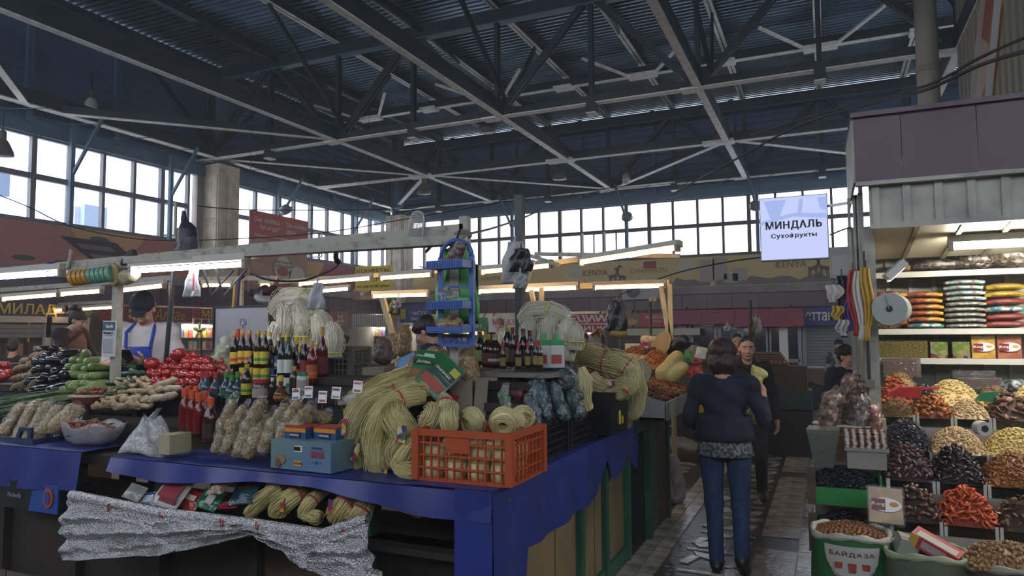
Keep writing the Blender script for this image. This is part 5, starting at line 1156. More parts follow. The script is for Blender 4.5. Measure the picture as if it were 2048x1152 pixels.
nrm = Vector((-math.sin(ang), math.cos(ang), 0)); crate('orange plastic crate full of noodle coils on the corner of the counter', (q0+q1)/2+nrm*.2, L_, .40, .235, orange, ang)
for k in range(18):
    i, j, l = k % 4, (k//4) % 2, k//8; p = (q0+q1)/2+nrm*(.06+.16*j+.02*l)+Vector((math.cos(ang), math.sin(ang), 0))*(-L_*.37+L_*.245*i); z = 1.0+.035+.075*l
    if l == 2: continue
    t = T('noodle_bundle', 'pale noodle coil packed inside the orange crate', 'noodles', (p.x, p.y, z), group='coils packed in the orange crate', rot=(0, 0, random.random()))
    MB().lathe([(.02, -.04), (.05, -.04), (.058, 0), (.05, .04), (.02, .04), (.015, 0)], 14).build('strands', noodp, t, smooth=True)
for k, (a, b, Y, zz) in enumerate(((1095, 845, 3.75, 1.0), (1150, 830, 4.25, 1.0), (1090, 820, 4.1, 1.12))):
    if k < 2: crate(('black plastic crate of teal bags behind the orange crate', 'second black plastic crate further along the aisle side')[k], (-1.66, 3.72+.56*k, .995), .5, .46, .2, blackp, PI/2, 14, 5, False)
crate('grey plastic crate standing under the white noodle bundles', at(680, 760, Y=4.35), .34, .25, .25, C('5a5d58', .5), .1, 10, 6, False)
crate('black mesh crate holding the ginger', at(240, 832, Y=3.42)+Vector((.05, .05, -.05)), .42, .3, .12, blackp, .1, 14, 4, False)
def carton(label, px, py, Y, d, mt, rz=0, name='carton', cat='box', rot=None):
    t = T(name, label, cat, at(px, py, Y=Y), rz, rot=rot); m = MB().box((0, 0, d[2]/2), d); m.build('body', mt, t); MB().box((0, -d[1]/2-.001, d[2]*.98), (d[0], .004, .012)).build('edge', mt, t); return t
card = M('cardboard', '8a7150', .8, col2='7a6244', ns=5); cardg = M('grey_cardboard', '77705f', .8, col2='686152', ns=4)
t = carton('black printed box with a yellow mark on the far end of the counter', 1198, 862, 4.62, (.3, .3, .2), blackp, PI/2-.1)
MB().box((-.151, .06, .14), (.004, .05, .07)).build('sticker', lw_, t)
for o in (0,): MB().box((0, -.152, .1), (.03, .004, .09)).build('mark', yel, t); MB().box((.05, -.152, .08), (.02, .004, .05)).build('mark', yel, t)
carton('brown carton behind the black printed box at the counter end', 1228, 855, 4.98, (.22, .22, .2), card, PI/2)
carton('black box on top of the printed box under the pale noodles', 1198, 812, 4.75, (.4, .34, .11), blackp, PI/2)
t = T('box_lid', 'grey cardboard lid standing on edge behind the noodle coils', 'box', at(925, 832, Y=3.45), .1); MB().box((0, 0, .09), (.12, .01, .2)).build('flap', cardg, t); MB().box((.1, .02, .1), (.07, .012, .21), rot=(0, .08, .5)).build('flap', cardg, t)
carton('brown carton between the grey crate and the white sack', 760, 782, 4.2, (.17, .2, .17), cardg, .1)
carton('small beige carton in front of the chilli sauces', 350, 905, 2.96, (.1, .14, .11), M('beige_card', 'a39b78', .7), -.1); carton('second beige carton, taller, right of the milky bag', 383, 897, 3.1, (.05, .1, .1), card, 0)
carton('beige block of goods inside the milky bag on the near edge', 300, 905, 3.0, (.2, .1, .085), M('beige_block', 'a59d7a', .7), 0)
# printed blue carton of seasoning
a_, b_ = at(543, 935, Z=.985), at(663, 948, Z=.985); ang = math.atan2(b_.y-a_.y, b_.x-a_.x); W = (b_-a_).length
t = T('seasoning_carton', 'pale blue printed carton of seasoning packets on the counter edge', 'box', (a_+b_)/2+Vector((0, .1, 0)), ang); bx_ = M('pale_blue_card', '64807c', .5, col2='567494', ns=3)
MB().box((0, 0, .075), (W, .2, .15)).build('body', bx_, t)
patch(t, -W*.32, .05, .07, .05, C('8c6a50', .6), y=-.103, sh='o'); patch(t, -W*.36, .03, .035, .05, C('6a4a3a', .6), y=-.106, sh='o'); patch(t, -.01, .11, .05, .03, lw_, y=-.103)
for k in range(7): patch(t, -.03+.006*k, .112, .003, .02, black, y=-.108)
for k, c in enumerate(('b8a03a', '9a4a2c', 'b8a03a')): patch(t, -.012, .045-.009*k, .05, .007, C(c, .6), y=-.103)
txt('ЗАПТЯ', .085, .035, C('b03a44', .5), t, (W*.28, -.105, .09), bold=.02); txt('приправа', .07, .012, C('2a4a8a', .5), t, (W*.28, -.105, .12)); txt('>  Ш  <', .06, .016, C('2a4a7a', .5), t, (W*.28, -.105, .05))
for k in range(2):
    q = T('seasoning_box', ('blue and yellow striped packet box, left of the two on the pale carton', 'blue and yellow striped packet box, right of the two on the pale carton')[k], 'box', t.location+Vector((-W*.22+W*.42*k, .02+.03*k, .15)), ang)
    MB().box((0, 0, .028), (W*.36, .12, .056)).build('body', C('24507c', .4), q); MB().box((0, -.061, .045), (W*.36, .004, .02)).build('stripe', C('c98a2c', .4), q); MB().box((0, -.063, .02), (W*.18, .004, .03)).build('panel', C('1c2450', .4), q); txt('ПРИПРАВА', W*.16, .01, lw_, q, (0, -.067, .02)); MB().box((0, 0, .06), (W*.36, .12, .01)).build('lid', C('a03428', .4), q)
# price cards
for k, (px, py, s_) in enumerate(((592, 792, 'ПЕРЕЦ\nКРАСНЫЙ'), (617, 788, 'ПЕРЕЦ'), (645, 798, 'ПЕРЕЦ'), (672, 790, 'ПАПРИКА'), (715, 778, 'ПЕРЕЦ Ч'))):
    p = at(px, py, Y=3.35); t = T('price_card', 'white price card with red word, %s from the left of five' % ('first', 'second', 'third', 'fourth', 'fifth')[k], 'card', p, rot=(-.1, .1*(k-2)*.4, .05*k))
    MB().box((0, 0, .012), (.058, .003, .07)).build('card', lw_, t); MB().box((0, -.003, -.01), (.04, .002, .012)).build('picture', C(('4a8aa8', '4a9a9a', '9a5a50', '8a9a7a', '9a5a50')[k], .5), t); txt(s_, .046, .02 if k == 0 else .013, redm, t, (0, -.004, .032), bold=.02)
    MB().tube([(0, .004, -.06), (0, .004, .0)], .002, 4).build('pick', card, t)
# ------------------------------------------------------------------ vegetables
def proto(name, label, cat, grp, parts):
    t = T(name, label, cat, group=grp)
    for nm, mb, mt in parts: mb.build(nm, mt, t, smooth=True)
    return t
def heap(protos, rows_, rotf, s=(.9, 1.1), jit=.012):
    used_ = set()
    for (x0, x1, y0, y1, Y, n) in rows_:
        for k in range(n):
            u = (k+.5)/n; p = at(x0+(x1-x0)*u+random.uniform(-3, 3), y0+(y1-y0)*u+random.uniform(-2, 2), Y=Y+random.uniform(-jit, jit)); i = random.randrange(len(protos)); sc_ = random.uniform(*s)
            if i not in used_: used_.add(i); o = protos[i]; o.location = p; o.rotation_euler = rotf(); o.scale = (sc_,)*3
            else: dup(protos[i], p, rotf(), scale=sc_)
    for i, o in enumerate(protos):
        if i not in used_: o.location = p+Vector((.02, .03, 0))
egg = M('eggplant_skin', '14121c', .18, var=.3); leafg = C('3c5230', .6)
def veg_lathe(L, prof, bend=0):
    m = MB().lathe([(r, (z-.5)*L) for r, z in prof], 10); m.v = [(x+bend*((z/L)**2), y, z) for x, y, z in m.v]; return m
ep = proto('eggplant', 'glossy black-purple eggplant in the heap beside the squashes', 'vegetable', 'eggplants', [('body', veg_lathe(.2, [(0, 0), (.026, .05), (.036, .25), (.032, .55), (.022, .85), (.012, 1)], .02), egg), ('calyx', veg_lathe(.04, [(.018, 0), (.011, .5), (.005, 1)]).add([], []), leafg)])
for v in ep.children:
    if v.name.startswith('calyx'): v.location = (0, 0, .1)
heap([ep], [(75, 140, 775, 772, 3.35, 4), (72, 145, 758, 755, 3.45, 5), (78, 145, 742, 738, 3.55, 5), (82, 148, 726, 722, 3.65, 5), (88, 145, 710, 708, 3.75, 4), (92, 125, 700, 700, 3.8, 2)], lambda: (-PI/2+random.uniform(-.4, .4), random.uniform(-.3, .3), random.uniform(-.7, .5)))
sq = proto('squash', 'pale green squash in the heap right of the eggplants', 'vegetable', 'pale green squashes', [('body', veg_lathe(.2, [(0, 0), (.022, .04), (.03, .15), (.03, .6), (.024, .85), (.012, .97), (0, 1)], .01), M('squash_skin', '62793c', .35, col2='788e4c', ns=30, var=.12)), ('stem', veg_lathe(.02, [(.008, 0), (.006, 1)]), leafg)])
heap([sq], [(150, 205, 768, 765, 3.4, 4), (145, 208, 752, 750, 3.5, 5), (150, 205, 735, 735, 3.6, 4), (155, 200, 722, 722, 3.68, 3), (140, 200, 780, 775, 3.35, 4)], lambda: (-PI/2+random.uniform(-.15, .15), random.uniform(-.2, .2), random.uniform(-.2, .3)))
dup(sq, at(172, 714, Y=3.7), (.4, 1.15, -.2), 'large pale squash lying slanted on top of the squash heap', scale=1.35)
cu = proto('cucumber', 'dark green cucumber in the heap beside the tomatoes', 'vegetable', 'cucumbers', [('body', veg_lathe(.17, [(0, 0), (.014, .04), (.019, .2), (.019, .75), (.012, .95), (0, 1)], .02), M('cucumber_skin', '243a24', .4, col2='35512f', ns=30, var=.15)), ('tip', veg_lathe(.015, [(.006, 0), (.0, 1)]), C('7a8a4a'))])
heap([cu], [(208, 262, 768, 758, 3.45, 5), (210, 290, 752, 742, 3.55, 6), (215, 300, 738, 728, 3.65, 6), (235, 300, 728, 722, 3.75, 4)], lambda: (PI/2+random.uniform(-.2, .2), random.uniform(-.2, .2), random.uniform(.6, 1.6)))
tomp = [('body', MB().lathe([(0, -.034), (.02, -.033), (.036, -.018), (.042, .004), (.036, .024), (.018, .033), (0, .029)], 14), M('tomato_skin', '861c1a', .2, var=.18)), ('calyx', MB().lathe([(0, .036), (.012, .032), (.003, .034)], 5), leafg)]
tm_ = proto('tomato', 'red tomato in the heap before the blue apron', 'vegetable', 'tomatoes', tomp)
heap([tm_], [(305, 400, 762, 768, 3.45, 6), (295, 425, 748, 752, 3.55, 8), (312, 430, 735, 738, 3.65, 8), (335, 425, 722, 726, 3.72, 6), (352, 400, 712, 712, 3.78, 3)], lambda: (random.uniform(-.8, .8), random.uniform(-.8, .8), random.uniform(0, 6)), jit=.01)
dup(tm_, at(303, 728, Y=3.6), (.2, .3, 0), 'large tomato apart from the heap on its upper left', scale=1.3); dup(tm_, at(357, 710, Y=3.7), (.1, -.3, 0), 'large tomato crowning the heap', scale=1.35)
heap([proto('tomato', 'small pinkish tomato behind the big heap on the right', 'vegetable', 'pinkish tomatoes behind', [('body', MB().ell((0, 0, 0), (.028, .028, .024), None, 12, 8), M('pink_tomato', '9a3c3a', .3, var=.15)), ('calyx', MB().lathe([(0, .03), (.01, .026), (.002, .028)], 5), leafg)])], [(425, 460, 742, 745, 3.9, 4), (420, 455, 732, 735, 4.0, 4), (410, 445, 726, 722, 4.05, 3)], lambda: (random.random(), random.random(), 0))
heap([proto('cherry_tomato', 'cherry tomato in the shallow dish before the ginger', 'vegetable', 'cherry tomatoes', [('body', MB().ell((0, 0, 0), (.013, .013, .012), None, 10, 6), MATS['tomato_skin'])])], [(147, 208, 786, 784, 3.25, 8), (160, 210, 781, 779, 3.3, 6)], lambda: (0, 0, 0), jit=.005)
t = T('dish', 'pinkish shallow dish of cherry tomatoes', 'dish', at(180, 791, Y=3.28)); MB().lathe([(.06, -.07), (.09, -.05), (.125, -.005), (.13, 0), (.12, -.005), (.08, -.03), (0, -.035)], 20).build('bowl', C('8a4a4a', .4), t, smooth=True); MB().lathe([(.126, -.006), (.134, -.003), (.134, .004), (.126, .004)], 20).build('rim', C('a89a80', .5), t)
ging = M('ginger_skin', '8c7a5c', .75, col2='a59474', ns=18, bump=.4, bs=60, var=.15)
gp = []
for k in range(3):
    t = T('ginger_root', 'knobbly pale brown ginger root in the heap above the black crate', 'vegetable', group='ginger roots')
    blob('root', [('c', (-.05, 0, 0), (.05, .005, 0), .018, .016, 0), ('c', (-.02, 0, 0), (-.04, .035, .01), .016, .012, 0), ('c', (.015, 0, 0), (.03, -.035, .012), .015, .012, 0), ('c', (.04, .0, 0), (.06, .02, .012), .014, .011, 0)][:4-(k == 2)], ging, .006, .01, t, noise=.003, nscale=.02)
    for g in range(2): MB().ell((.05*(-1)**g, .01, .004), (.011, .009, .011), None, 8, 5).build('knob', M('cut_ginger', 'a89a6c', .6) if 'cut_ginger' not in MATS else MATS['cut_ginger'], t)
    gp.append(t)
heap(gp, [(205, 290, 812, 812, 3.2, 7), (210, 300, 800, 798, 3.28, 8), (222, 305, 786, 782, 3.36, 8), (240, 320, 772, 772, 3.44, 8), (258, 300, 760, 760, 3.5, 3)], lambda: (random.uniform(-.5, .5), random.uniform(-.5, .5), random.uniform(0, 6)), (.8, 1.25))
gr = proto('root_vegetable', 'long pale root lying right of the ginger', 'vegetable', 'long pale roots', [('body', veg_lathe(.15, [(0, 0), (.012, .05), (.022, .4), (.024, .8), (.01, 1)], .01), M('pale_root', 'a5977c', .7, col2='8d7d62', ns=14, var=.1)), ('tip', veg_lathe(.03, [(.004, 0), (0, 1)]), card)])
heap([gr], [(300, 345, 800, 790, 3.25, 5), (305, 350, 785, 775, 3.35, 5), (315, 345, 770, 765, 3.42, 3)], lambda: (random.uniform(-.2, .2), 1.4+random.uniform(-.2, .2), random.uniform(-.4, .4)))
on = proto('onion_sack', 'tan papery root bundle in the heap left of the eggplants', 'vegetable', 'tan root bundles', [('body', MB().ell((0, 0, 0), (.07, .035, .03), None, 12, 8), M('tan_husk', '7a684c', .8, col2='5d4d38', ns=12, bump=.5, bs=30, var=.15)), ('tail', veg_lathe(.08, [(.012, 0), (.003, 1)]), card)])
heap([on], [(25, 75, 775, 768, 3.4, 4), (30, 80, 758, 745, 3.5, 4), (35, 82, 738, 725, 3.6, 4), (50, 85, 722, 712, 3.7, 3)], lambda: (random.uniform(-.4, .4), random.uniform(-.8, .2), random.uniform(-.5, .8)))
pp_ = proto('red_pepper', 'red pepper in the heap at the left edge', 'vegetable', 'red peppers', [('body', MB().ell((0, 0, 0), (.035, .035, .045), None, 10, 7), M('pepper_skin', '8c2420', .25, var=.2)), ('stem', veg_lathe(.03, [(.006, 0), (.004, 1)]), leafg)])
heap([pp_], [(-20, 22, 745, 745, 3.5, 4), (-20, 18, 732, 732, 3.6, 4), (-20, 15, 755, 752, 3.45, 3)], lambda: (random.random()*2, random.random(), 0))
# scallions: many long leaves lying together
m = MB()
for k in range(170):
    u = random.random(); p0 = at(-40+30*random.random(), 800+38*random.random(), Y=3.15+.15*random.random()); p1 = at(205+55*random.random(), 772+18*u, Y=3.32+.08*random.random()); md = (p0+p1)/2+Vector((0, random.uniform(-.02, .02), random.uniform(0, .03)))
    m.tube(cr([p0, md, p1], 3), [.004]*7, 4, cap=False)
tag(m.build('green_onions', M('scallion', '3f5a2e', .5, col2='6a7f4a', ns=3), smooth=True), 'long heap of green onions lying in front of the eggplants and squashes', 'vegetable', kind='stuff')
# tray of chillies in a milky plastic bag
p = at(180, 886, Y=3.06); t = T('chilli_bag', 'open white plastic bag bulging round a heap of chillies', 'bag', p)
def bagf(u, v):
    a = 2*PI*u; r = (.10+.11*v**.6)*(1+.04*math.sin(a*7)); return (math.cos(a)*r*.98+.03*v, math.sin(a)*r*.5, .085*v**1.6+.012*math.sin(a*5)*v)
MB().grid(bagf, 40, 8).build('bag_wall', filmm, t, smooth=True, sol=.002)
MB().lathe([(0, .0), (.1, .003)], 20, sy=.5).build('bag_bottom', filmm, t); t.scale = (1.25, 1.25, 1.5)
blob('mound', [('e', (0, .0, .03), (.17, .075, .05), None, 0)], C('4a3a24', .8), .012, .01, t)
ch = []
for nm, c in (('red', '9c2a1c'), ('green', '3a5226'), ('orange', 'b0502a')):
    m = MB().tube([(0, 0, 0), (.02, .004, .002), (.045, .0, -.002), (.065, -.008, -.006)], [.006, .007, .005, .0015], 6); o = T('chilli', 'small %s chilli in the open white bag' % nm, 'vegetable', group=nm+' chillies'); m.build('pod', C(c, .3), o, smooth=True); MB().tube([(0, 0, 0), (-.015, .002, .003)], .002, 4).build('stem', leafg, o); ch.append(o)
us = set()
for k in range(110):
    a, r = random.random()*6.28, random.random()**.5; q = p+Vector((math.cos(a)*r*.2, math.sin(a)*r*.09, .05+.08*math.sqrt(max(0, 1-r*r))+.006)); i = random.choices((0, 1, 2), (5, 3, 2))[0]; ro = (random.uniform(-.4, .4), random.uniform(-.5, .5), random.uniform(0, 6.3))
    if i in us: dup(ch[i], q, ro)
    else: us.add(i); ch[i].location = q; ch[i].rotation_euler = ro
# blue crate under the left noodle bags
t = crate('blue plastic crate under the noodle bags at the left', at(55, 890, Y=3.02)+Vector((-.1, .08, 0)), .62, .34, .06, C('1d2c4c', .5), 0, 16, 2, False)
MB().prism([(0, 0), (.03, 0), (.09, .11), (.16, .11), (.16, .0), (.19, .0), (.19, .135), (.07, .135)], -.18, -.16).build('handle_end', C('1d2c4c', .5), t, loc=(.10, 0, 0))
txt('ОВОЩИ  СВЕЖИЕ', .3, .014, C('8a8a80'), t, (-.1, -.185, .03))
# milky crumpled bag over the beige blocks
p = at(300, 903, Y=2.98)
def crum(u, v):
    a = 2*PI*u; r = (.205*(1-v*.75))*(1+.09*math.sin(a*5+v*4)+.05*math.sin(a*11)); return (math.cos(a)*r+.0*v-.01+.03*math.sin(a*2)*v, math.sin(a)*r*.55, .2*v**.8+.015*math.sin(a*3))
t = T('plastic_bag', 'crumpled milky plastic bag draped over the beige blocks on the near edge', 'bag', p); MB().grid(crum, 48, 14).build('sheet', filmm, t, smooth=True, sol=.0015)
MB().grid(lambda u, v: (-.05+.12*v+.05*math.sin(6.28*u)*(1-v), .02*math.cos(6.28*u), .14+.12*v), 16, 8).build('handle', filmm, t, smooth=True)
# blue plastic tub behind the tomatoes
p = at(228, 752, Y=3.95); t = T('tub', 'dark blue plastic tub behind the bank card', 'tub', p); MB().lathe([(.16, -.12), (.21, .14), (.222, .14), (.222, .155), (.205, .155), (.15, -.11)], 24).build('wall', C('1f3c54', .35), t, smooth=True); MB().lathe([(.205, .15), (.222, .15), (.222, .158), (.205, .158)], 24).build('rim', C('8f9aa2', .5), t)
carton('brown wooden box under the tomatoes', 300, 790, 3.5, (.5, .3, .05), C('1d3a34', .5), .05, name='produce_tray', cat='tray')
# bank card (the square code is left out)
p = at(218, 677, Y=3.42); t = T('payment_card', 'laminated white payment card with green bank header taped to the post', 'sign', p); W, H = .14, .255
MB().box((0, 0, 0), (W, .004, H), rot=(0, .03, 0)).build('card', C('bfc2c4', .4), t); MB().box((0, -.004, H*.35), (W*.9, .003, H*.24), rot=(0, .03, 0)).build('header', C('2c5a5c', .4), t)
txt('bank', W*.55, .026, lw_, t, (.012, -.007, H*.35)); txt('Исмона С.', W*.75, .02, black, t, (0, -.005, H*.16)); txt('оплата по коду', W*.6, .006, C('6a6a6c'), t, (0, -.005, H*.08)); patch(t, -.002, -H*.2, W*.72, W*.72, C('9a9c9e', .5), y=-.004)
# white sack and packets in the middle
wsk = M('white_sack', 'a8a69a', .6, bump=.6, bs=12)
o = blob('sack', [('c', (-.1, .05, .02), (.1, .02, .12), .085, .075, 0), ('c', (.08, 0, .1), (.2, .02, .02), .07, .05, 0)], wsk, .01, .05, loc=at(790, 790, Y=3.75), noise=.015, nscale=.06); tag(o, 'crumpled off-white sack behind the big noodle heap', 'sack')
o = blob('sack', [('c', (-.1, 0, .0), (.1, .0, .03), .03, .035, 0), ('c', (.1, 0, .02), (.2, .04, .05), .035, .03, 0)], wsk, .008, .04, loc=at(725, 800, Y=3.4), noise=.01, nscale=.05); tag(o, 'small white sack end poking out left of the noodle heap', 'sack')
def packet(label, px, py, Y, w_, h_, mt, rot, extra=(), name='packet'):
    t = T(name, label, 'packet', at(px, py, Y=Y), rot=rot)
    MB().grid(lambda u, v: ((u-.5)*w_, -.016*math.sin(PI*u)*math.sin(PI*v)-.001, (v-.5)*h_), 8, 8).grid(lambda u, v: ((u-.5)*w_, .016*math.sin(PI*u)*math.sin(PI*v)+.001, (v-.5)*h_), 8, 8).build('pouch', mt, t, smooth=True)
    for s in (-1, 1): MB().box((0, 0, s*h_/2), (w_, .003, .012)).build('seal', mt, t)
    for (x, z, a, b, c) in extra: MB().box((x*w_, -.018, z*h_), (a*w_, .003, b*h_)).build('print', C(c, .4), t)
    return t
gpk = M('green_foil', '1f5a34', .3, col2='2c6a3a', ns=6)
t = packet('green seasoning packet with black title band, left of the two above the noodles', 848, 735, 3.4, .16, .2, gpk, (-.5, .12, 0), ((0, .12, .9, .12, '16241c'), (0, -.25, .8, .3, '8c3a2c'), (-.2, -.2, .3, .2, 'b09a4a'), (.1, .35, .4, .1, '9ac0a0'))); txt('ДОЛМА', .09, .018, lw_, t, (0, -.022, .024)); txt('КЛАССИЧЕСКАЯ', .12, .01, lw_, t, (0, -.022, .06))
t = packet('green seasoning packet tilted over the first one', 880, 752, 3.34, .17, .21, gpk, (-.5, .75, .2), ((0, .1, .9, .1, '16241c'), (0, -.05, .9, .08, '12303c'), (0, -.28, .8, .25, '9a3a2c'), (.3, .3, .3, .2, 'a8a03c'))); txt('ПРИПРАВА', .11, .014, lw_, t, (0, -.022, .022))
packet('small dark green packet lying under the tilted one', 828, 782, 3.38, .12, .1, gpk, (-1.0, .5, 0), ((0, 0, .7, .3, '2a3c24'),))
packet('book-like packet with blue and green landscape behind the green packets', 815, 740, 3.6, .14, .17, photo_mat('landscape', ['3a6aa0', '2c4a2c', '4a7ab0', '24402a'], 8), (-.2, -.35, 0)); packet('red foil packet lying under the grey box lid', 880, 795, 3.4, .2, .1, C('8c1f28', .3), (-1.0, .15, .1), ((.0, 0, .15, .5, 'c4b8b4'),))
crn = M('yellow_crumb', 'b08f4c', .6, col2='8a6a34', ns=70, nd=(.35, .6), bump=.8, bs=90)
for k, (a, b, Y, lb) in enumerate(((880, 735, 3.6, 'left open bag of yellow noodles below the blue rack'), (938, 742, 3.55, 'right open bag of yellow noodles below the blue rack'), (835, 752, 3.5, 'bag of broken yellow noodles left of the green packets'))):
    nbag(lb, [(a-6, b-22), (a+4, b+10)], Y, [.06, .05] if k < 2 else [.045, .04], mt=crn)
nbag('bag of yellow crumbs resting on the lowest tray of the blue rack', [(885, 650), (915, 648)], 3.36, [.028, .03], mt=crn)
# teal bags
tealf = M('teal_foil', '134c52', .25, bump=.8, bs=14, col2='1d3238', ns=4)
for k, (a, b, c, d, Y, r, lb) in enumerate(((1045, 755, 1130, 760, 3.9, .075, 'wide teal shiny bag lying across the crates'), (1075, 775, 1090, 830, 3.6, .045, 'dark shiny bag standing at the front of the black crates'), (1105, 780, 1125, 830, 3.75, .045, 'second dark shiny bag in the black crates'), (1135, 785, 1155, 825, 3.95, .05, 'third dark shiny bag in the black crates'), (1060, 800, 1072, 850, 3.45, .03, 'narrow glossy bag beside the orange crate'), (1125, 750, 1150, 790, 4.1, .05, 'teal bag end next to the pale green noodles'))):
    nbag(lb, [(a, b, .05), (c, d)], Y, [r, r*.9], mt=tealf, name='foil_bag', fm=film)
nbag('red-brown shiny packets behind the teal bags', [(1015, 775, .05), (1040, 790)], 3.75, [.03, .035], mt=C('6a1c24', .3), name='foil_bag'); nbag('green foil packet standing between the noodle coils', [(1005, 790), (1020, 825)], 3.3, [.02, .018], mt=gpk, name='foil_bag')
# lower shelf packets at the left
for k, (px, py, w_, h_, c, ex, lb) in enumerate(((345, 985, .2, .17, 'a09a90', ((0, 0, .7, .5, '8c2a3c'), (.1, -.3, .6, .2, '7a1c2c')), 'large clear and red packet of sweets on the low shelf'), (300, 1000, .16, .09, '2c6a9a', ((0, 0, .5, .5, 'b0b8c0'),), 'blue and white packet at the left of the low shelf'), (380, 1000, .16, .1, '9a2420', ((0, .1, .6, .3, 'b8b0a0'),), 'bright red packet on the low shelf'), (440, 965, .13, .13, '6a4a34', ((0, .1, .6, .3, '9a2a24'),), 'brown packet with red lettering on the low shelf'), (420, 1000, .15, .1, '1f5a3c', ((.1, 0, .35, .5, 'b0b0a8'),), 'green packet with a white picture on the low shelf'), (490, 985, .18, .13, '1d3c44', ((0, .2, .5, .2, '5a2c30'),), 'dark teal packet right of the green one on the low shelf'), (270, 985, .14, .08, '8a8880', (), 'white crumpled packet deep in the low shelf'), (455, 1010, .16, .03, '8c2434', (), 'thin red shiny packet at the rim of the low shelf'))):
    t = packet(lb, px, py, 2.86+.02*(k % 3), w_, h_, M('foil_'+str(k), c, .25, bump=.7, bs=15), (-.7, .15*(-1)**k, 0), ex)
    if k == 3: txt('ОК', .06, .03, C('b03028'), t, (0, -.022, .01))
t = packet('sweet packet with a blue square lying under the counter corner', 828, 1000, 2.95, .14, .13, photo_mat('sweets', ['2c5a34', '7a2424', '3a6a3c', '8a8a80'], 20), (-.5, .2, 0), ((.2, -.25, .3, .3, '1f2c70'),)); txt('25', .03, .03, lw_, t, (.028, -.022, -.033))
t = T('printed_box', 'black and blue printed box with an orange ring emblem under the left cloth', 'box', at(55, 992, Y=2.83)); MB().box((0, .1, .0), (.62, .2, .17)).build('body', C('14161a', .5), t); MB().prism([(.02, -.085), (.30, -.085), (.30, .085), (.07, .085)], -.006, .0).build('blue_panel', C('1f4a94', .5), t)
patch(t, .22, .01, .09, .12, C('a8482c', .5), y=-.012, sh='o', n=20); patch(t, .22, .01, .05, .08, C('2a4a8a', .5), y=-.018, sh='o', n=16); txt('Nobeila', .14, .03, C('8a8c90'), t, (-.12, -.01, .0), shear=.3)
# silver foil sheet hung under the shelf
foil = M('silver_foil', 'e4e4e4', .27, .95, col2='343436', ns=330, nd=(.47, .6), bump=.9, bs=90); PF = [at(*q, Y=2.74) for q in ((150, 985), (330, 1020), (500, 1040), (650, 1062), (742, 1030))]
PB = [at(*q, Y=2.66) for q in ((118, 1122), (320, 1104), (505, 1064), (610, 1130), (764, 1185))]
def fo(u, v):
    q = u*4; i = min(int(q), 3); f = q-i; f = f*f*(3-2*f); a = PF[i].lerp(PF[i+1], f); b = PB[i].lerp(PB[i+1], f); p = a.lerp(b, v)
    return (p.x, p.y-.05*math.sin(PI*min(1, v*1.4))-.014*math.sin(v*24+u*11)-.01*math.sin(u*41+v*17)-.006*math.sin(u*97-v*31), p.z-.02*math.sin(PI*u)*v)
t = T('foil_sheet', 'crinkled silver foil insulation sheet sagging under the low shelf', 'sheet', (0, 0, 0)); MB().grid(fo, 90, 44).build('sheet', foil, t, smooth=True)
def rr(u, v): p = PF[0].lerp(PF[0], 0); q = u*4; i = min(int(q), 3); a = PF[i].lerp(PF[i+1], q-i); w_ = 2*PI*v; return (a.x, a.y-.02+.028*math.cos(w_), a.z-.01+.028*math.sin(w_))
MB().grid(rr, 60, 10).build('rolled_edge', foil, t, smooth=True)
for k in range(6): p = fo(.12+.15*k, .12); MB().box((p[0], p[1]-.014, p[2]), (.006, .004, .05)).box((p[0]+.015, p[1]-.014, p[2]), (.006, .004, .03)).build('red_print', redm, t)
# ------------------------------------------------------------------ the nut and dried fruit stall on the right
purpd = M('purple_fascia', '402634', .4, .1); offw = M('stall_white', 'a8a698', .5, col2='86867c', ns=4); st = T('nut_stall', 'white and grey sheet-metal nut stall with purple fascia on the right', 'stall', (1.2, 5.6, 0))
o_ = Vector((1.2, 5.6, 0))
def SB(nm, c, d, mt, rot=None): return MB().box(Vector(c)-o_, d, rot).build(nm, mt, st)
for k, (x0, x1) in enumerate(((.22, .5), (.505, .93), (.935, 1.5), (1.505, 2.1), (2.105, 2.6))): SB('fascia_panel', ((x0+x1)/2, 5.3, 2.945), (x1-x0, .03, .485), purpd, (random.uniform(-.012, .012), 0, random.uniform(-.01, .01)))
MB().prism([(5.3-o_.y, 2.7), (5.3-o_.y, 3.18), (6.6-o_.y, 3.3), (6.6-o_.y, 2.7)], .205-o_.x, .22-o_.x, 'X').build('side_return', offw, st)
SB('fascia_trim', (1.4, 5.31, 2.69), (2.36, .05, .03), offw)
ribs = SB('corrugated_front', (1.45, 5.37, 2.54), (2.3, .02, .29), offw)
for k in range(13): MB().box(Vector((.34+.185*k, 5.352, 2.54))-o_, (.045, .03, .27)).build('rib', offw, ribs)
SB('lower_trim', (1.45, 5.36, 2.4), (2.3, .05, .035), offw)
for k in range(9): SB('soffit_panel', (.45+.27*k, 5.88, 2.34), (.255, 1.02, .015), M('soffit', 'a8a793', .5) if k == 0 else MATS['soffit'], (-.13, 0, 0))
for k in range(8): SB('soffit_joint', (.585+.27*k, 5.88, 2.325), (.03, 1.02, .02), cardg, (-.13, 0, 0))
SB('roof', (1.4, 6.0, 3.22), (2.4, 1.5, .03), purple, (.08, 0, 0))
SB('corner_post', (.30, 5.62, 1.6), (.075, .07, 1.65), offw); SB('corner_post', (.315, 5.55, .95), (.085, .07, .25), C('a8a79c', .5))
MB().tube([Vector((.265, 5.52, 2.25))-o_, Vector((.265, 5.52, 1.33))-o_], .012, 6).build('black_pole', black, st); SB('pole_clamp', (.268, 5.52, 1.32), (.06, .05, .05), cardg)
for x, w_ in ((.19, .02), (.225, .014)): SB('side_post', (x, 5.9, 1.55), (w_, .03, 2.3), offw)
SB('side_panel', (.26, 6.2, 1.6), (.03, 1.0, 2.2), offw)
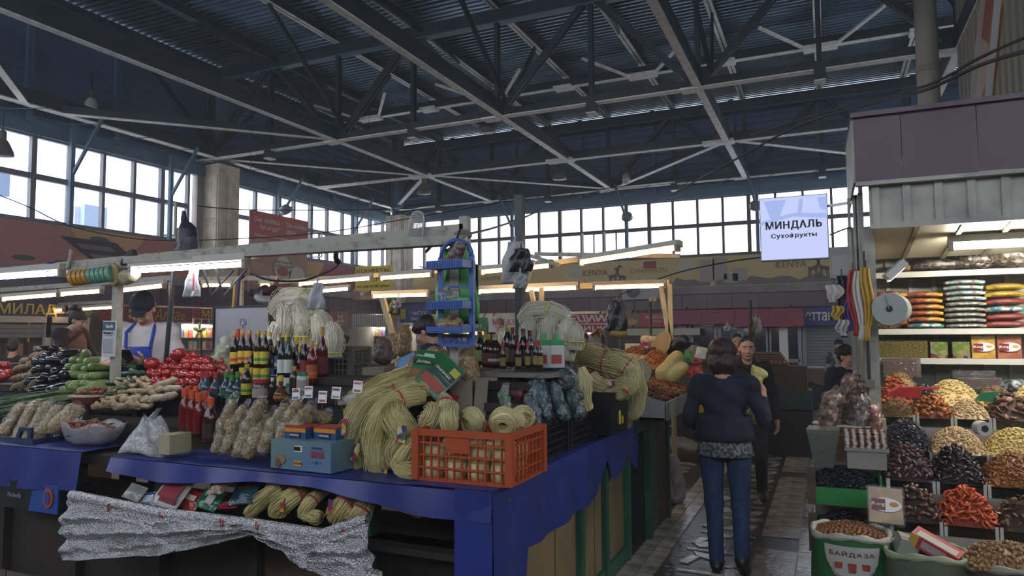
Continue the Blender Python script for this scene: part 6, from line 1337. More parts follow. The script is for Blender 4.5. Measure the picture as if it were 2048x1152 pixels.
back = SB('back_panel', (1.4, 6.85, 1.7), (2.4, .03, 1.8), M('back_sheet', '8e8e84', .5))
for k in range(14): MB().box(Vector((.5+.17*k, 6.82, 1.7))-o_, (.03, .03, 1.8)).build('rib', offw, back)
for z in (2.16, 1.70, 1.465):
    SB('shelf', (1.4, 6.65, z-.015), (2.2, .36, .03), offw); SB('shelf_edge', (1.4, 6.46, z-.022), (2.2, .012, .045), C('aeada4', .5))
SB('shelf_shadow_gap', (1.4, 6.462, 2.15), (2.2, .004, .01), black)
for k, (x0, x1, y0, y1, z) in enumerate(((.28, 2.4, 4.78, 5.05, .5), (.28, 2.4, 5.05, 5.4, .68), (.32, 2.4, 5.4, 5.75, .80), (.32, 2.4, 5.75, 6.5, 1.0))): SB('step', ((x0+x1)/2, (y0+y1)/2, z/2), (x1-x0, y1-y0, z), M('step_white', '8e8b80', .6) if k == 0 else MATS['step_white'])
tube_lamp((.80, 5.7, 2.27), (1.6, 5.7, 2.27), False, 'cool white tube under the soffit of the nut stall', .07, 'b8b8b0', ME('stall_tube', 'fff6e6', 125))
tube_lamp((1.72, 5.55, 2.27), (2.5, 5.55, 2.27), False, 'tube added out of view under the nut stall soffit further right', .07, 'b8b8b0', MATS['stall_tube'])  # lamp added out of view to brighten the nut heaps

p = at(1790, 540, Y=5.5); t = T('lamp', 'small white angled spotlight box hanging under the nut stall soffit', 'lamp', p, rot=(0, -.75, .2)); MB().box((0, 0, 0), (.16, .09, .05)).build('housing', C('b5b5b0', .4), t); MB().box((-.02, 0, -.028), (.13, .07, .006)).build('diffuser', ME('spot_glow', 'f4f4ee', 2.0), t)
# lit sign МИНДАЛЬ
a_, b_ = at(1521, 399, Y=6.0), at(1651, 389, Y=6.0); cz = (at(1588, 393, Y=6).z+at(1590, 518, Y=6).z)/2; W = b_.x-a_.x+.01; H = at(1588, 394, Y=6).z-at(1590, 518, Y=6).z
t = T('lit_sign', 'square lit white-blue sign with two black words jutting out over the aisle', 'sign', ((a_.x+b_.x)/2, 6.0, cz)); MB().box((0, .04, 0), (W+.015, .07, H+.015)).build('case', C('77787c', .4), t)
MB().box((0, 0, 0), (W, .006, H)).build('face', ME('sign_glow', 'bcc6ee', .82), t)
for pts in ([(-.22, .23), (-.05, .23), (-.12, .05), (-.16, .05)], [(.05, .23), (.08, .23), (.06, .1), (.03, .1)], [(.18, .23), (.25, .23), (.25, .12), (.2, .14)], [(-.25, .06), (0, .12), (.25, .1), (.25, .06), (0, .09), (-.25, .03)]): MB().prism(pts, -.006, -.003).build('print', ME('sign_swirl_%d' % len(MATS), '9fb0e4', .8), t)
for dx in (-.0018, .0018): txt('МИНДАЛЬ', W*.84, .075, black, t, (dx, -.006+dx*.2, .02), bold=.018, sp=1.12); txt('Сухофрукты', W*.68, .047, black, t, (dx*.7, -.006+dx*.2, -.065), bold=.015, sp=1.1)
for z in (.16, -.2): MB().beam((W/2, .04, z), (W/2+.22, -.02, z+.01), .02, .02).build('bracket', C('8a8c90', .3, metal=.7), t)
MB().tube([(W/2+.2, -.02, -.9), (W/2+.2, -.02, .22)], .018, 8).build('pole', C('a0a09c', .3, metal=.6), t)
p = at(1685, 525, Y=5.9); t = T('meter_box', 'grey sheet-metal box behind the hanging bag rolls', 'box', p); MB().box((0, .05, 0), (.17, .1, .24)).build('case', M('galvanised', '8c8c88', .5), t); MB().box((0, -.003, -.02), (.15, .006, .15)).build('door', C('9a9a96', .5), t); MB().box((.1, .05, 0), (.06, .03, .03)).build('bracket', offw, t)
# goods on the shelves
def pillow(label, c, d, mt, grp=None, fm=film, rz=0):
    t = T('sweet_bag', label, 'bag', c, rz, grp); MB().ell((0, 0, d[2]/2), (d[0]/2, d[1]/2, d[2]*.52), None, 16, 8).box((0, 0, d[2]*.4), (d[0]*.9, d[1]*.7, d[2]*.4)).build('sweets', mt, t, smooth=True); MB().ell((0, 0, d[2]/2), (d[0]/2+.01, d[1]/2+.01, d[2]*.56), None, 16, 8).build('film', fm, t, smooth=True); return t
def speck(name, cols, s_): return photo_mat(name, cols, s_, .35)
can1 = speck('mixed_sweets', ['a83a1c', 'c99a2c', '2c6a34', 'd0682c', 'b8b0a0'], 45); can2 = speck('blue_sweets', ['8fb0b0', 'b8c4c0', '5a7a7a', '8a4a3c', 'a8bcbc'], 45); can3 = speck('pale_sweets', ['8a8a80', '3c3c38', 'b8b8ac', '5a5a4c'], 45); can4 = M('yellow_sweets', 'b89a2c', .4, col2='8c7420', ns=30); can5 = M('red_sweets', '8a3028', .4, col2='6a2420', ns=30); can6 = speck('bright_sweets', ['2c7ab0', 'c8d0d0', 'b8503a', 'c9b83a', '3a8a4a'], 40)
o1 = 'bags of sweets on the middle shelf'
for px, w_, n, z0, mats_, h_, lb in ((1778, .3, 2, 1.70, [can1]*2, .055, 'rainbow sweets at the left end behind the big film roll'), (1850, .27, 6, 1.70, [can6, can1, can1, can1, can1, can1], .05, 'rainbow sweets in the second stack'), (1930, .29, 9, 1.70, [can3, can3, can3, can3, can3, can2, can2, can2, can2], .043, 'pale wrapped sweets in the third stack'), (2010, .28, 6, 1.70, [can5, can5, can6, can5, can4, can4], .058, 'sweets in the stack at the right end')):
    x = at(px, 640, Y=6.55).x
    zz = [.31, .36][px == 1778] if False else 0
    for k in range(n):
        z = z0+h_*k+(0.2 if px == 1778 else 0); nth = ('lowest', 'second', 'third', 'fourth', 'fifth', 'sixth', 'seventh', 'eighth', 'topmost')[k if k < n-1 or n == 9 else 8]
        pillow('flat bag of %s, %s' % (lb, nth), (x+random.uniform(-.01, .01), 6.58, z), (w_, .28, h_*1.08), mats_[k])
x = at(1778, 640, Y=6.55).x; pillow('thick bag of rainbow sweets under the two at the left end', (x, 6.6, 1.70), (.3, .26, .2), can1)
for px, w_, h_, mt, lb in ((1870, .4, .1, speck('dark_nuts', ['2c2824', '5a5048', '8a8078', '3a3430'], 60), 'long clear bag of dark kernels on the top shelf'), (1955, .26, .16, speck('striped_nuts', ['3a342c', '9a9488', 'c4c0b4', '5a4c3c'], 50), 'clear bag of speckled kernels on the top shelf'), (2025, .3, .2, speck('striped_nuts2', ['2c2620', '8c8478', 'b4aca0', '6a5a44'], 50), 'sagging clear bag of kernels over the top shelf edge at the right'), (1805, .1, .08, M('peanut_mix', '8a6a44', .6), 'small bag of brown nuts behind the angled spotlight')):
    pillow(lb, (at(px, 545, Y=6.6).x, 6.56 if px != 2025 else 6.5, 2.165), (w_, .26, h_), mt)
for px, w_, h_, mt, lb in ((1798, .38, .15, None, ''),): pass
x = at(1800, 705, Y=6.6).x; t = T('nut_tub', 'broad clear tub of yellow-brown seeds at the left of the low shelf', 'tub', (x, 6.62, 1.465)); seedm = M('seed_mix', 'a8904c', .6, col2='7a6434', ns=80, nd=(.4, .6), bump=.8, bs=90)
MB().box((0, 0, .07), (.38, .2, .14)).build('seeds', seedm, t); MB().box((0, 0, .08), (.39, .21, .165)).build('tub_wall', jarg, t)
for px, lb in ((1880, 'clear tub of jelly sweets, the left one on the low shelf'), (1915, 'clear tub of green and pink jelly sweets beside the branded packs')):
    x = at(px, 700, Y=6.6).x; t = T('sweet_tub', lb, 'tub', (x, 6.62, 1.465)); MB().box((0, 0, .065), (.15, .18, .13)).build('sweets', speck('jelly_'+str(px), ['8aa04a', 'c49a9a', '9a3038', 'c4b46a', 'b0b0a0'], 25), t); MB().box((0, 0, .075), (.165, .19, .15)).build('tub_wall', jarg, t)
casem = MX('clear_case', 'dfe8ea', .03, .1, bump=0)
def kong(label, loc, rz, c1, c2, rot=None, s=1.0):
    t = T('fruit_pack', label, 'packet', loc, rz, rot=rot); MB().box((0, 0, .09*s), (.155*s, .04*s, .175*s)).build('fruit', M('fruit_'+label[:9], c1, .4, col2=c2, ns=20), t); MB().box((0, 0, .09*s), (.17*s, .055*s, .19*s)).build('clear_case', casem, t)
    MB().prism([(.07*s*math.cos(a*PI/10), .09*s+.035*s*math.sin(a*PI/10)) for a in range(20)], -.034*s, -.03*s).build('label', lw_, t); MB().box((-.035*s, -.036*s, .09*s), (.06*s, .004, .055*s)).build('label_red', C('6a1a24', .4), t); MB().ell((.035*s, -.036*s, .095*s), (.022*s, .003, .012*s), None, 10, 6).build('fruit_picture', C('c08a3c', .5), t)
    txt('Kong', .055*s, .022*s, lw_, t, (-.036*s, -.040*s, .09*s), bold=.01); return t
kong('clear pack of yellow dried fruit with red and white oval label on the low shelf', (at(1968, 705, Y=6.5).x, 6.53, 1.465), 0, 'b8903a', '9a742c'); kong('pack of orange-brown dried fruit with oval label, rightmost on the low shelf', (at(2020, 705, Y=6.5).x, 6.53, 1.465), 0, '9a5a3c', '7a4430')
kong('pack of pale dried fruit leaning above the three sacks', at(1772, 1048, Y=4.7), .1, 'a8854c', '8a6a34', rot=(-.35, .05, .1), s=1.15)
cb = [('stack of flat dark packs standing on the back of the counter', 1945, 768, .27, .1, '1c1a1c'), ('brown bagged block behind the yellow peanuts', 1955, 775, .28, .07, '3c2a20'), ('brown bagged goods behind the orange heap, left', 1790, 752, .16, .14, '4a3428'), ('second brown bagged block beside it', 1825, 752, .1, .14, '4a3026')]
for lb, px, py, w_, h_, c in cb: t = T('packed_goods', lb, 'packet', at(px, py, Y=6.4 if px < 1900 else (6.42 if c == '1c1a1c' else 6.3))); MB().box((0, 0, h_/2), (w_, .12, h_)).build('block', C(c, .5), t); MB().box((0, 0, h_/2), (w_+.012, .13, h_+.012)).build('film', film, t)
nbag('clear bag of wrapped sweets at the far right of the counter back', [(2015, 775, .05), (2035, 772)], 6.3, [.05, .05], mt=speck('wrapped', ['2c3438', '8a989c', '5a6a6c'], 40), name='sweet_bag')
# film roll on its spindle
p = at(1788, 619, Y=5.45); t = T('film_roll', 'large roll of clear bags hanging beside the black pole', 'roll', p, rot=(PI/2, 0, -.25)); MB().lathe([(.022, 0), (.108, 0), (.108, .16), (.022, .16)], 32).build('film', M('roll_film', '9fa39c', .35, col2='7a9088', ns=2), t, smooth=False); MB().lathe([(.0, -.004), (.022, -.004), (.024, .0)], 14, rot=(0, 0, 0)).build('core', C('3a3a3a', .6), t)
MB().lathe([(.0, .164), (.022, .164)], 12).build('core_end', C('3a3a3a', .6), t); MB().tube([(0, .0, .162), (-.02, .08, .17), (-.04, .14, .1)], .004, 5).build('hook', C('8a8a86', .3), t)
p = at(1963, 856, Y=5.3); t = T('paper_roll', 'small white tape roll lying on the edge between the heaps', 'roll', p, rot=(PI/2, .2, .3)); MB().lathe([(.022, -.03), (.045, -.03), (.045, .04), (.022, .04)], 24).build('paper', C('b5b2a6', .6), t); MB().lathe([(0, -.031), (.02, -.032), (.022, -.03)], 14).build('core', C('3a3430', .6), t); MB().lathe([(0, .041), (.022, .041)], 14).build('core_end', C('3a3430', .6), t)
# hanging coloured bags at the stall corner
for k, (px, c, w_, y0, y1, lb) in enumerate(((1683, '141a34', .032, 552, 675, 'long navy bag roll'), (1697, '4a3a8a', .024, 585, 662, 'violet bag roll'), (1706, 'a8342c', .03, 540, 672, 'red bag roll'), (1718, 'c4bfb4', .028, 542, 682, 'white bag roll'), (1732, 'b8922c', .026, 535, 682, 'mustard yellow bag roll'), (1668, 'b9b4ac', .045, 570, 605, 'white and yellow printed bag'), (1674, 'b09030', .03, 612, 640, 'small yellow bag'), (1684, 'a8a8a4', .03, 640, 672, 'white and black bag end'))):
    a, b = at(px, y0, Y=5.42-.015*k), at(px-3, y1, Y=5.42-.015*k); L_ = a.z-b.z; mt = M('bagroll_%d' % k, c, .5, bump=.5, bs=30, stretch=(4, 4, .6))
    t = T('bag_roll', lb+' in the bunch hung at the corner of the nut stall', 'bag', a); mb = MB()
    mb.grid(lambda u, v: ((u-.5)*w_*2*(.5+.7*math.sin(PI*min(1, v*1.1+.12))**.5)+.01*math.sin(v*7+k), -.012*math.cos(u*PI*4)-.008*math.sin(v*5), -v*L_), 14, 16); mb.build('sheet', mt, t, smooth=True, sol=.012)
    MB().tube([(0, 0, -.01), (.0, .01, .05)], .004, 5).build('string', black, t)
# ------------------------------------------------------------------ heaps of nuts and dried fruit
def item(kind):
    m = MB()
    if kind == 'date': m.ell((0, 0, 0), (.026, .0125, .0115), None, 8, 6)
    elif kind == 'apricot': m.ell((0, 0, 0), (.021, .019, .010), None, 9, 6)
    elif kind == 'ring':
        m.tube([(.02*math.cos(a), .016*math.sin(a), .002*math.sin(2*a)) for a in [2*PI*i/9 for i in range(9)]], .0065, 5, close=True)
    elif kind == 'walnut': m.ell((0, 0, 0), (.018, .016, .016), None, 9, 6)
    elif kind == 'flat': m.ell((0, 0, 0), (.03, .022, .006), None, 9, 5)
    return m
def top(x0, x1, y0, y1, z0, z1, u, v, pk=.62):
    """heap surface: steps up from its front lip to its peak"""
    a = math.sin(PI*min(max(u, 0), 1))**.6; b = math.sin(PI*min(1, (v/pk)*.5 if v < pk else .5+.5*(v-pk)/(1-pk)))**.9
    return Vector((x0+(x1-x0)*u, y0+(y1-y0)*v, z0+(z1-z0)*(.12+.88*a*b)))
def mound(t, args, mt, name='mound', n=12):
    m = MB().grid(lambda u, v: top(*args, u, v)-t.location-Vector((0, 0, .012)), n, n); m.build(name, mt, t, smooth=True)
def tray(label, args, lip=True):
    x0, x1, y0, y1, z0, z1 = args; t = T('bin', label, 'tray', (x0, y0, z0)); L_ = x1-x0
    MB().box((L_/2, (y1-y0)/2, -.055), (L_-.01, y1-y0-.01, .01)).build('base', MATS['step_white'], t)
    for x in (.006, L_-.006): MB().box((x, (y1-y0)/2, -.03), (.012, y1-y0, .07)).build('divider', C('a5a398', .5), t); MB().box((x, 0, -.02), (.022, .012, .09)).build('divider_end', C('b0aea4', .5), t)
    MB().box((L_/2, 0, -.025), (L_-.024, .006, .06)).build('front_lip', jarg if lip else MATS['step_white'], t); return t
def fruits(kind, label, grp, mt, args, n, cat='dried fruit', name=None, s=(.85, 1.15), flat=.95, stem=None, core=None):
    t0 = T(name or kind, label, cat, group=grp); item(kind).build('flesh', mt, t0, smooth=True)
    if stem: MB().ell((.024, 0, 0), (.004, .004, .004), None, 6, 4).build('stem_end', C(stem, .6), t0)
    k = 0; nu = max(2, int(math.sqrt(n*(args[1]-args[0])/(args[3]-args[2])))); nv = max(2, round(n/nu))
    for i in range(nu):
        for j in range(nv):
            u, v = (i+.5+random.uniform(-.4, .4))/nu, (j+.5+random.uniform(-.4, .4))/nv; p = top(*args, u, v)+Vector((0, 0, random.uniform(-.004, .006))); r = (random.uniform(-flat, flat), random.uniform(-flat, flat), random.uniform(0, 6.3)); sc_ = random.uniform(*s)
            if k == 0: t0.location = p; t0.rotation_euler = r
            else: dup(t0, p, r, scale=sc_)
            k += 1
def loose(label, mt, args, n, size, name='nuts', cat='nuts', core=None, box=False):
    """kernels too small to pick apart: one heap of real little kernels"""
    m = MB(); rx, ry, rz = size
    for i in range(n):
        u, v = random.random(), random.random()**.85; p = top(*args, u, v); e = (random.uniform(-.7, .7), random.uniform(-.7, .7), random.uniform(0, 6.3)); s_ = random.uniform(.8, 1.2)
        if box: m.box(p, (rx*2*s_, ry*2*s_, rz*2*s_), e)
        else: m.ell(p, (rx*s_, ry*s_, rz*s_), e, 6, 4)
    m.grid(lambda u, v: top(*args, u, v)-Vector((0, 0, .006)), 12, 12)
    return tag(m.build(name, mt, smooth=not box), label, cat, kind='stuff')
R1, R1b = (5.76, 6.0), (5.98, 6.42)
A = dict(seeds=(.345, .56, *R1, 1.06, 1.18), apr=(.565, .79, *R1, 1.06, 1.22), pea=(.795, 1.015, *R1, 1.06, 1.2), flat=(1.02, 1.27, *R1, 1.06, 1.24),
         ora=(.35, .59, *R1b, 1.12, 1.33), rais=(.57, .76, *R1b, 1.12, 1.27), cash=(.68, 1.03, *R1b, 1.12, 1.31), wal=(1.0, 1.24, *R1b, 1.12, 1.27), cash2=(1.22, 1.5, *R1b, 1.12, 1.29),
         prun=(.345, .615, 5.42, 5.74, .86, 1.07), ca3=(.62, .935, 5.42, 5.74, .86, 1.03), pea2=(.94, 1.3, 5.42, 5.74, .86, 1.04),
         dat=(.32, .585, 5.07, 5.4, .73, .95), bdat=(.59, .85, 5.07, 5.4, .73, .95), rai2=(.855, 1.2, 5.07, 5.4, .73, .93),
         bro=(.31, .58, 4.79, 5.05, .55, .74), rin=(.585, .85, 4.79, 5.05, .55, .75), bro2=(.855, 1.15, 4.79, 5.05, .55, .72))
for k, lb in (('seeds', 'bin of brown seeds, top row left'), ('apr', 'bin of glossy apricots in the top row'), ('pea', 'bin of pale peanuts in the top row'), ('flat', 'bin of flat brown dried fruit in the top row right'), ('prun', 'bin of black raisins, second row left'), ('ca3', 'bin of pale nuts in the second row middle'), ('pea2', 'bin of yellow peanuts in the second row right'), ('dat', 'bin of purple-brown dates, third row left'), ('bdat', 'bin of black dates in the third row middle'), ('rai2', 'bin of amber raisins in the third row right'), ('bro', 'bin of brown dates, lowest row left'), ('rin', 'bin of orange apricot rings, lowest row middle'), ('bro2', 'bin of brown dried figs, lowest row right')): tray(lb, A[k])
kern = dict(seed=M('brown_seed', '6f5434', .6, col2='8c7048', ns=60), pea=M('peanut', 'a88c62', .5, col2='bca27a', ns=50), cas=M('cashew', 'b59c62', .5, col2='c4b07c', ns=40), blk=M('black_raisin', '15171c', .4, col2='232630', ns=50), yel=M('yellow_peanut', 'ab9450', .5, col2='c0ab6a', ns=50), amb=M('amber_raisin', '70401c', .35, col2='8f5a24', ns=50), spr=M('orange_mix', '8a4a20', .5, col2='9a7038', ns=40))
loose('heap of thin brown seeds in the left bin of the top row', kern['seed'], A['seeds'], 520, (.011, .004, .003), 'seeds'); loose('heap of pale split peanuts in the third bin of the top row', kern['pea'], A['pea'], 620, (.009, .006, .0055)); loose('heap of cashews at the back behind the black raisins', kern['cas'], A['cash'], 520, (.013, .006, .006)); loose('small black heap behind the red scoop', kern['blk'], A['rais'], 330, (.01, .005, .004), 'raisins', 'dried fruit', box=True)
loose('brown hazelnut heap behind the green scoop', M('hazelnut', '5d4026', .45, col2='7a5634', ns=30), A['wal'], 300, (.011, .010, .010)); loose('pale cashew heap at the right edge, top row', kern['cas'], A['cash2'], 300, (.013, .006, .006)); loose('coal-black raisin heap in the second row', kern['blk'], A['prun'], 800, (.013, .007, .004), 'raisins', 'dried fruit', box=True)
loose('heap of pale roasted nuts beside the white tape roll', kern['pea'], A['ca3'], 800, (.010, .006, .006)); loose('yellow peanut heap at the right of the second row', kern['yel'], A['pea2'], 800, (.010, .006, .006)); loose('amber raisin heap in the third row right', kern['amb'], A['rai2'], 600, (.014, .008, .006), 'raisins', 'dried fruit'); loose('brown seed rim behind the orange dried fruit', kern['seed'], (.37, .66, 6.2, 6.44, 1.12, 1.37), 380, (.010, .004, .003), 'seeds')
for k, c in (('apr', '5d2c14'), ('ora', '7a3416'), ('flat', '3a2416'), ('dat', '2a1818'), ('bdat', '140e10'), ('bro', '2c1a12'), ('rin', '7a2a14'), ('bro2', '3a2416')): t = T('heap_core', 'inner body of the heap under the %s' % dict(apr='glossy apricots', ora='orange dried fruit', flat='flat brown fruit', dat='purple-brown dates', bdat='black dates', bro='brown dates', rin='orange apricot rings', bro2='brown figs')[k], 'dried fruit', (A[k][0], A[k][2], A[k][4])); mound(t, A[k], C(c, .7)); t['kind'] = 'stuff'
fruits('apricot', 'glossy orange-brown dried apricot in the top-row heap', 'glossy apricots in the top row', M('apricot_brown', '8a4a20', .22, col2='a05a26', ns=30, var=.2), A['apr'], 80, stem='5a2c14')
fruits('apricot', 'orange dried fruit in the heap behind the red scoop', 'orange dried fruit at the back', M('orange_fruit', 'a8501f', .4, var=.15), A['ora'], 60, s=(.6, .85))
fruits('flat', 'flat brown dried fruit slice in the top-row right heap', 'flat brown slices', M('flat_brown', '4f3420', .45, col2='6a482e', ns=20, var=.2), A['flat'], 60)
fruits('date', 'purple-brown date in the third-row left heap', 'purple-brown dates', M('date_purple', '3a2426', .28, col2='5a3a3a', ns=30, var=.3), A['dat'], 110, stem='6a4a34')
fruits('date', 'shiny black date in the third-row middle heap', 'black dates', M('date_black', '1c1214', .2, var=.3), A['bdat'], 120, stem='4a3428')
fruits('date', 'brown date in the lowest-row left heap', 'brown dates', M('date_brown', '40261a', .3, col2='5a3624', ns=30, var=.3), A['bro'], 80, s=(.9, 1.2), stem='6a4a34')
fruits('ring', 'bright orange dried apricot ring in the lowest-row heap', 'orange apricot rings', M('apricot_ring', 'b2431c', .25, col2='c25a24', ns=30, var=.15), A['rin'], 100, s=(.9, 1.3))
fruits('flat', 'brown dried fig in the lowest-row right heap', 'brown dried figs', M('fig_brown', '543822', .4, var=.25), A['bro2'], 60, s=(.6, .9))
for px, py, Y, c, lb, rz in ((1805, 785, 5.8, 'b02424', 'red plastic scoop stuck in the heap between the orange fruit and the seeds', 0), (1968, 795, 5.9, '1f5a3c', 'dark green plastic scoop on the nut heap', .4)):
    t = T('scoop', lb, 'scoop', at(px, py, Y=Y)+Vector((0, -.02, 0)), rz); s_ = 1.0 if c == 'b02424' else .6
    MB().prism([(-.1*s_, -.02), (.1*s_, -.035), (.12*s_, .045), (-.02*s_, .04)], -.04*s_, .03*s_).build('bowl', C(c, .35), t); MB().beam((.1*s_, 0, .03), (.23*s_, .03, .04), .02, .014).build('handle', C(c, .35), t)
# sacks in front
def sack(label, c, r, h, col, rimc='a8a698'):
    t = T('sack', label, 'sack', c); mt = M('sackcloth_'+label[:8], col, .55, bump=.35, bs=20)
    def f(u, v): a = 2*PI*u; q = r*(1+.06*math.sin(PI*v)+.02*math.sin(a*6+v*5)); return (math.cos(a)*q, math.sin(a)*q*.86, h*v+.012*v*math.sin(a*3))
    MB().grid(f, 48, 10).build('cloth', mt, t, smooth=True)
    def g(u, v): a = 2*PI*u; b = 2*PI*v; q = r*(1+.02*math.sin(a*6+5)); R_ = .016+.005*math.sin(a*9); return (math.cos(a)*(q+R_*math.cos(b)), math.sin(a)*(q+R_*math.cos(b))*.86, h+.012*math.sin(a*3)+R_*1.2*math.sin(b))
    MB().grid(g, 48, 8).build('rolled_rim', C(rimc, .6), t, smooth=True); return t, (lambda x, y, z: (x, z, y))
s1 = Vector((.09, 4.63, 0)); t, _ = sack('green rice sack with a white half-round label, full of whole nuts', s1, .205, .51, '1e5a2a')
def bend(R_, oz=0): return lambda x, y, z: (R_*math.sin(x/R_), -R_*.86*math.cos(x/R_)-.004-abs(z)*.5, y+oz)
Rb = .225; ang0 = -.05
hp_ = [( -.135, .0), (.135, 0)]
m = MB(); m.grid(lambda u, v: ((lambda a, q: (Rb*math.sin(a), -Rb*.86*math.cos(a)-.002, .475-q))( (u-.5)*1.35, (v)*.205*math.sqrt(max(0, 1-((u-.5)*1.98)**2)))), 24, 8); m.build('label', C('a8a89e', .5), t, smooth=True)
tx = txt('БАЙДАЗА', .24, .034, C('8c2430', .5), t, (0, 0, .435), (0, 0, 0), bold=.012, sp=1.2, bend=bend(Rb+.004))
for x in (-.07, 0, .07): m = MB().prism([(x-.018, .335+abs(x)*.25), (x+.018, .335+abs(x)*.25), (x+.022, .385), (x-.022, .385)], -(Rb+.004)*.86*math.cos(x/Rb)-.006, -(Rb+.004)*.86*math.cos(x/Rb)-.001); m.build('print', C('8a3c24', .5), t)
def arc(R_): return lambda x, y, z: (lambda th, rr: (R_*math.sin(rr*math.sin(th)/R_), -R_*.86*math.cos(rr*math.sin(th)/R_)-.004, -rr*math.cos(th)))(x/.13, .155-y)
txt('РИС ШЛИФОВАННЫЙ', .27, .02, C('3a4440', .5), t, (0, 0, .45), (0, 0, 0), bold=.01, bend=arc(Rb+.004))
for k in range(5): a = (k-2)*.5; MB().ell((math.sin(a)*.05, -Rb*.86-.004, .21+.05*math.cos(a)), (.009, .003, .032), (0, a, 0), 8, 6).build('gold_leaf', C('8a8a34', .5), t)
t0 = T('almond', 'whole orange-brown nut in the green rice sack', 'nuts', group='nuts in the green sack'); MB().ell((0, 0, 0), (.017, .014, .013), None, 9, 6).build('shell', M('almond_shell', '6f4420', .4, col2='8c5a2c', ns=30, var=.2), t0, smooth=True); k = 0
for i in range(150):
    a, q = i*2.4, math.sqrt(i/150); p = s1+Vector((math.cos(a)*q*.185, math.sin(a)*q*.155, .5+.05*(1-q*q)+.02*math.sin(a)*q)); r = (random.random(), random.random(), random.random()*6)
    if k == 0: t0.location = p; t0.rotation_euler = r; MB().ell((0, 0, 0), (.008, .006, .005), None, 6, 4).build('tip', C('5a3418'), t0, loc=(.011, 0, 0))
    else: dup(t0, p, r)
    k += 1
t = T('heap_core', 'bed of nuts inside the green rice sack', 'nuts', s1+Vector((0, 0, .48))); MB().ell((0, 0, 0), (.19, .16, .05), None, 16, 8).build('mound', C('4a2c16', .7), t); t['kind'] = 'stuff'
s2 = Vector((.46, 4.52, 0)); t, _ = sack('pale sack with an orange arch print holding boxes', s2, .2, .47, '4f5844', '8f9a78')
MB().tube([((Rb-.006)*math.sin(x), -(Rb-.006)*.86*math.cos(x), .20+.14*math.sqrt(max(0, 1-(x/.42)**2))) for x in [(-.42+.84*i/16) for i in range(17)]], .02, 6).build('arch_print', C('8a3a1c', .5), t)
t = T('sweet_box', 'red, white and yellow packet box tilted in the middle sack', 'box', s2+Vector((.05, .0, .50)), rot=(.1, .42, -.35)); MB().box((0, 0, 0), (.24, .12, .07)).build('body', C('a83034', .4), t); MB().box((0, -.02, .036), (.2, .07, .003)).build('top_print', C('a8a498', .5), t); MB().box((.0, -.061, 0), (.12, .003, .04)).build('side_print', C('9a948a', .5), t); MB().box((-.1, -.061, 0), (.04, .003, .07)).build('yellow_print', C('b8963c', .5), t); MB().box((-.121, 0, 0), (.003, .12, .07)).build('white_end', C('a5a29a', .5), t)
t = T('sweet_box', 'grey-white box end behind the red box in the middle sack', 'box', s2+Vector((-.09, .03, .49)), rot=(.2, .3, .2)); MB().box((0, 0, 0), (.1, .1, .09)).build('body', C('8f9288', .5), t); MB().box((0, 0, .046), (.1, .03, .003)).build('tape', C('a5a8a0', .4), t)
s3 = Vector((.84, 4.50, 0)); t, _ = sack('brown-printed sack full of walnut kernels at the right edge', s3, .215, .46, '3c3022', '8f8d80')
loose('heap of walnut kernels in the sack at the right edge', M('walnut_kernel', '6f5030', .5, col2='9a7c4a', ns=40), (s3.x-.2, s3.x+.2, s3.y-.17, s3.y+.17, .45, .56), 420, (.013, .010, .008))
loose('a few brown nuts showing through the side of the right sack', C('6a4a30', .5), (s3.x-.1, s3.x+.1, s3.y-.2, s3.y-.185, .2, .4), 4, (.012, .006, .012))
# left column of boxes, basket, basin and bags
gbx = C('1f7a34', .5)
for z, y, lb, lb2 in ((.28, 4.98, 'green cardboard crate of black prunes, the lower one', 'black prunes heaped in the lower green crate'), (.56, 5.05, 'green cardboard crate of black prunes, upper, under the seaweed-green basket', 'black prunes heaped in the upper green crate')):
    x0, x1 = -.13, .29; t = T('crate', lb, 'crate', ((x0+x1)/2, y+.17, z))
    for s in (-1, 1): MB().box((s*.205, 0, .1), (.012, .34, .2)).build('side', gbx, t); MB().box((0, s*.17, .06), (.42, .012, .11)).build('end', gbx, t)
    MB().box((-.2, -.17, .12), (.05, .02, .24)).build('corner', wood, t); MB().box((0, 0, .01), (.4, .34, .02)).build('base', card, t)
    loose(lb2, C('0f1318', .3), (x0+.01, x1-.01, y, y+.33, z+.1, z+.22), 330, (.018, .012, .008), 'prunes', 'dried fruit')
t = T('crate', 'lowest brown crate on the floor left of the rice sack', 'crate', (.08, 5.17, 0)); MB().box((0, 0, .14), (.42, .34, .27)).build('body', C('3a3426', .7), t); MB().box((0, -.175, .2), (.42, .01, .1)).build('green_band', gbx, t)
p = at(1650, 942, Y=5.22); t = T('basket', 'clear wedge-shaped tub of dark green herbs at the aisle corner', 'basket', (p.x, 5.24, .78))
MB().lathe([(.085, 0), (.135, .225)], 4, rot=(0, 0, PI/4), sx=1.0, sy=.85).build('herbs', M('dried_herb', '39442e', .8, col2='2c3824', ns=40, bump=.6, bs=60), t); MB().lathe([(.09, -.004), (.15, .255), (.145, .255)], 4, rot=(0, 0, PI/4), sx=1.0, sy=.85).build('tub_wall', MX('tub_plastic', 'c8d0c4', .22, .15, bump=.4, bs=14, diff=.1), t)
p = at(1730, 935, Y=5.2); t = T('tub', 'clear plastic tub stacked with brown and white wrapped sweets', 'tub', (p.x+.01, 5.22, .79)); MB().box((0, 0, .06), (.23, .16, .12)).build('tub_wall', MX('pale_plastic', 'b0aaa0', .3, .2, bump=0, diff=.55), t); MB().box((0, 0, .125), (.26, .19, .02)).build('tub_rim', MATS['pale_plastic'], t)
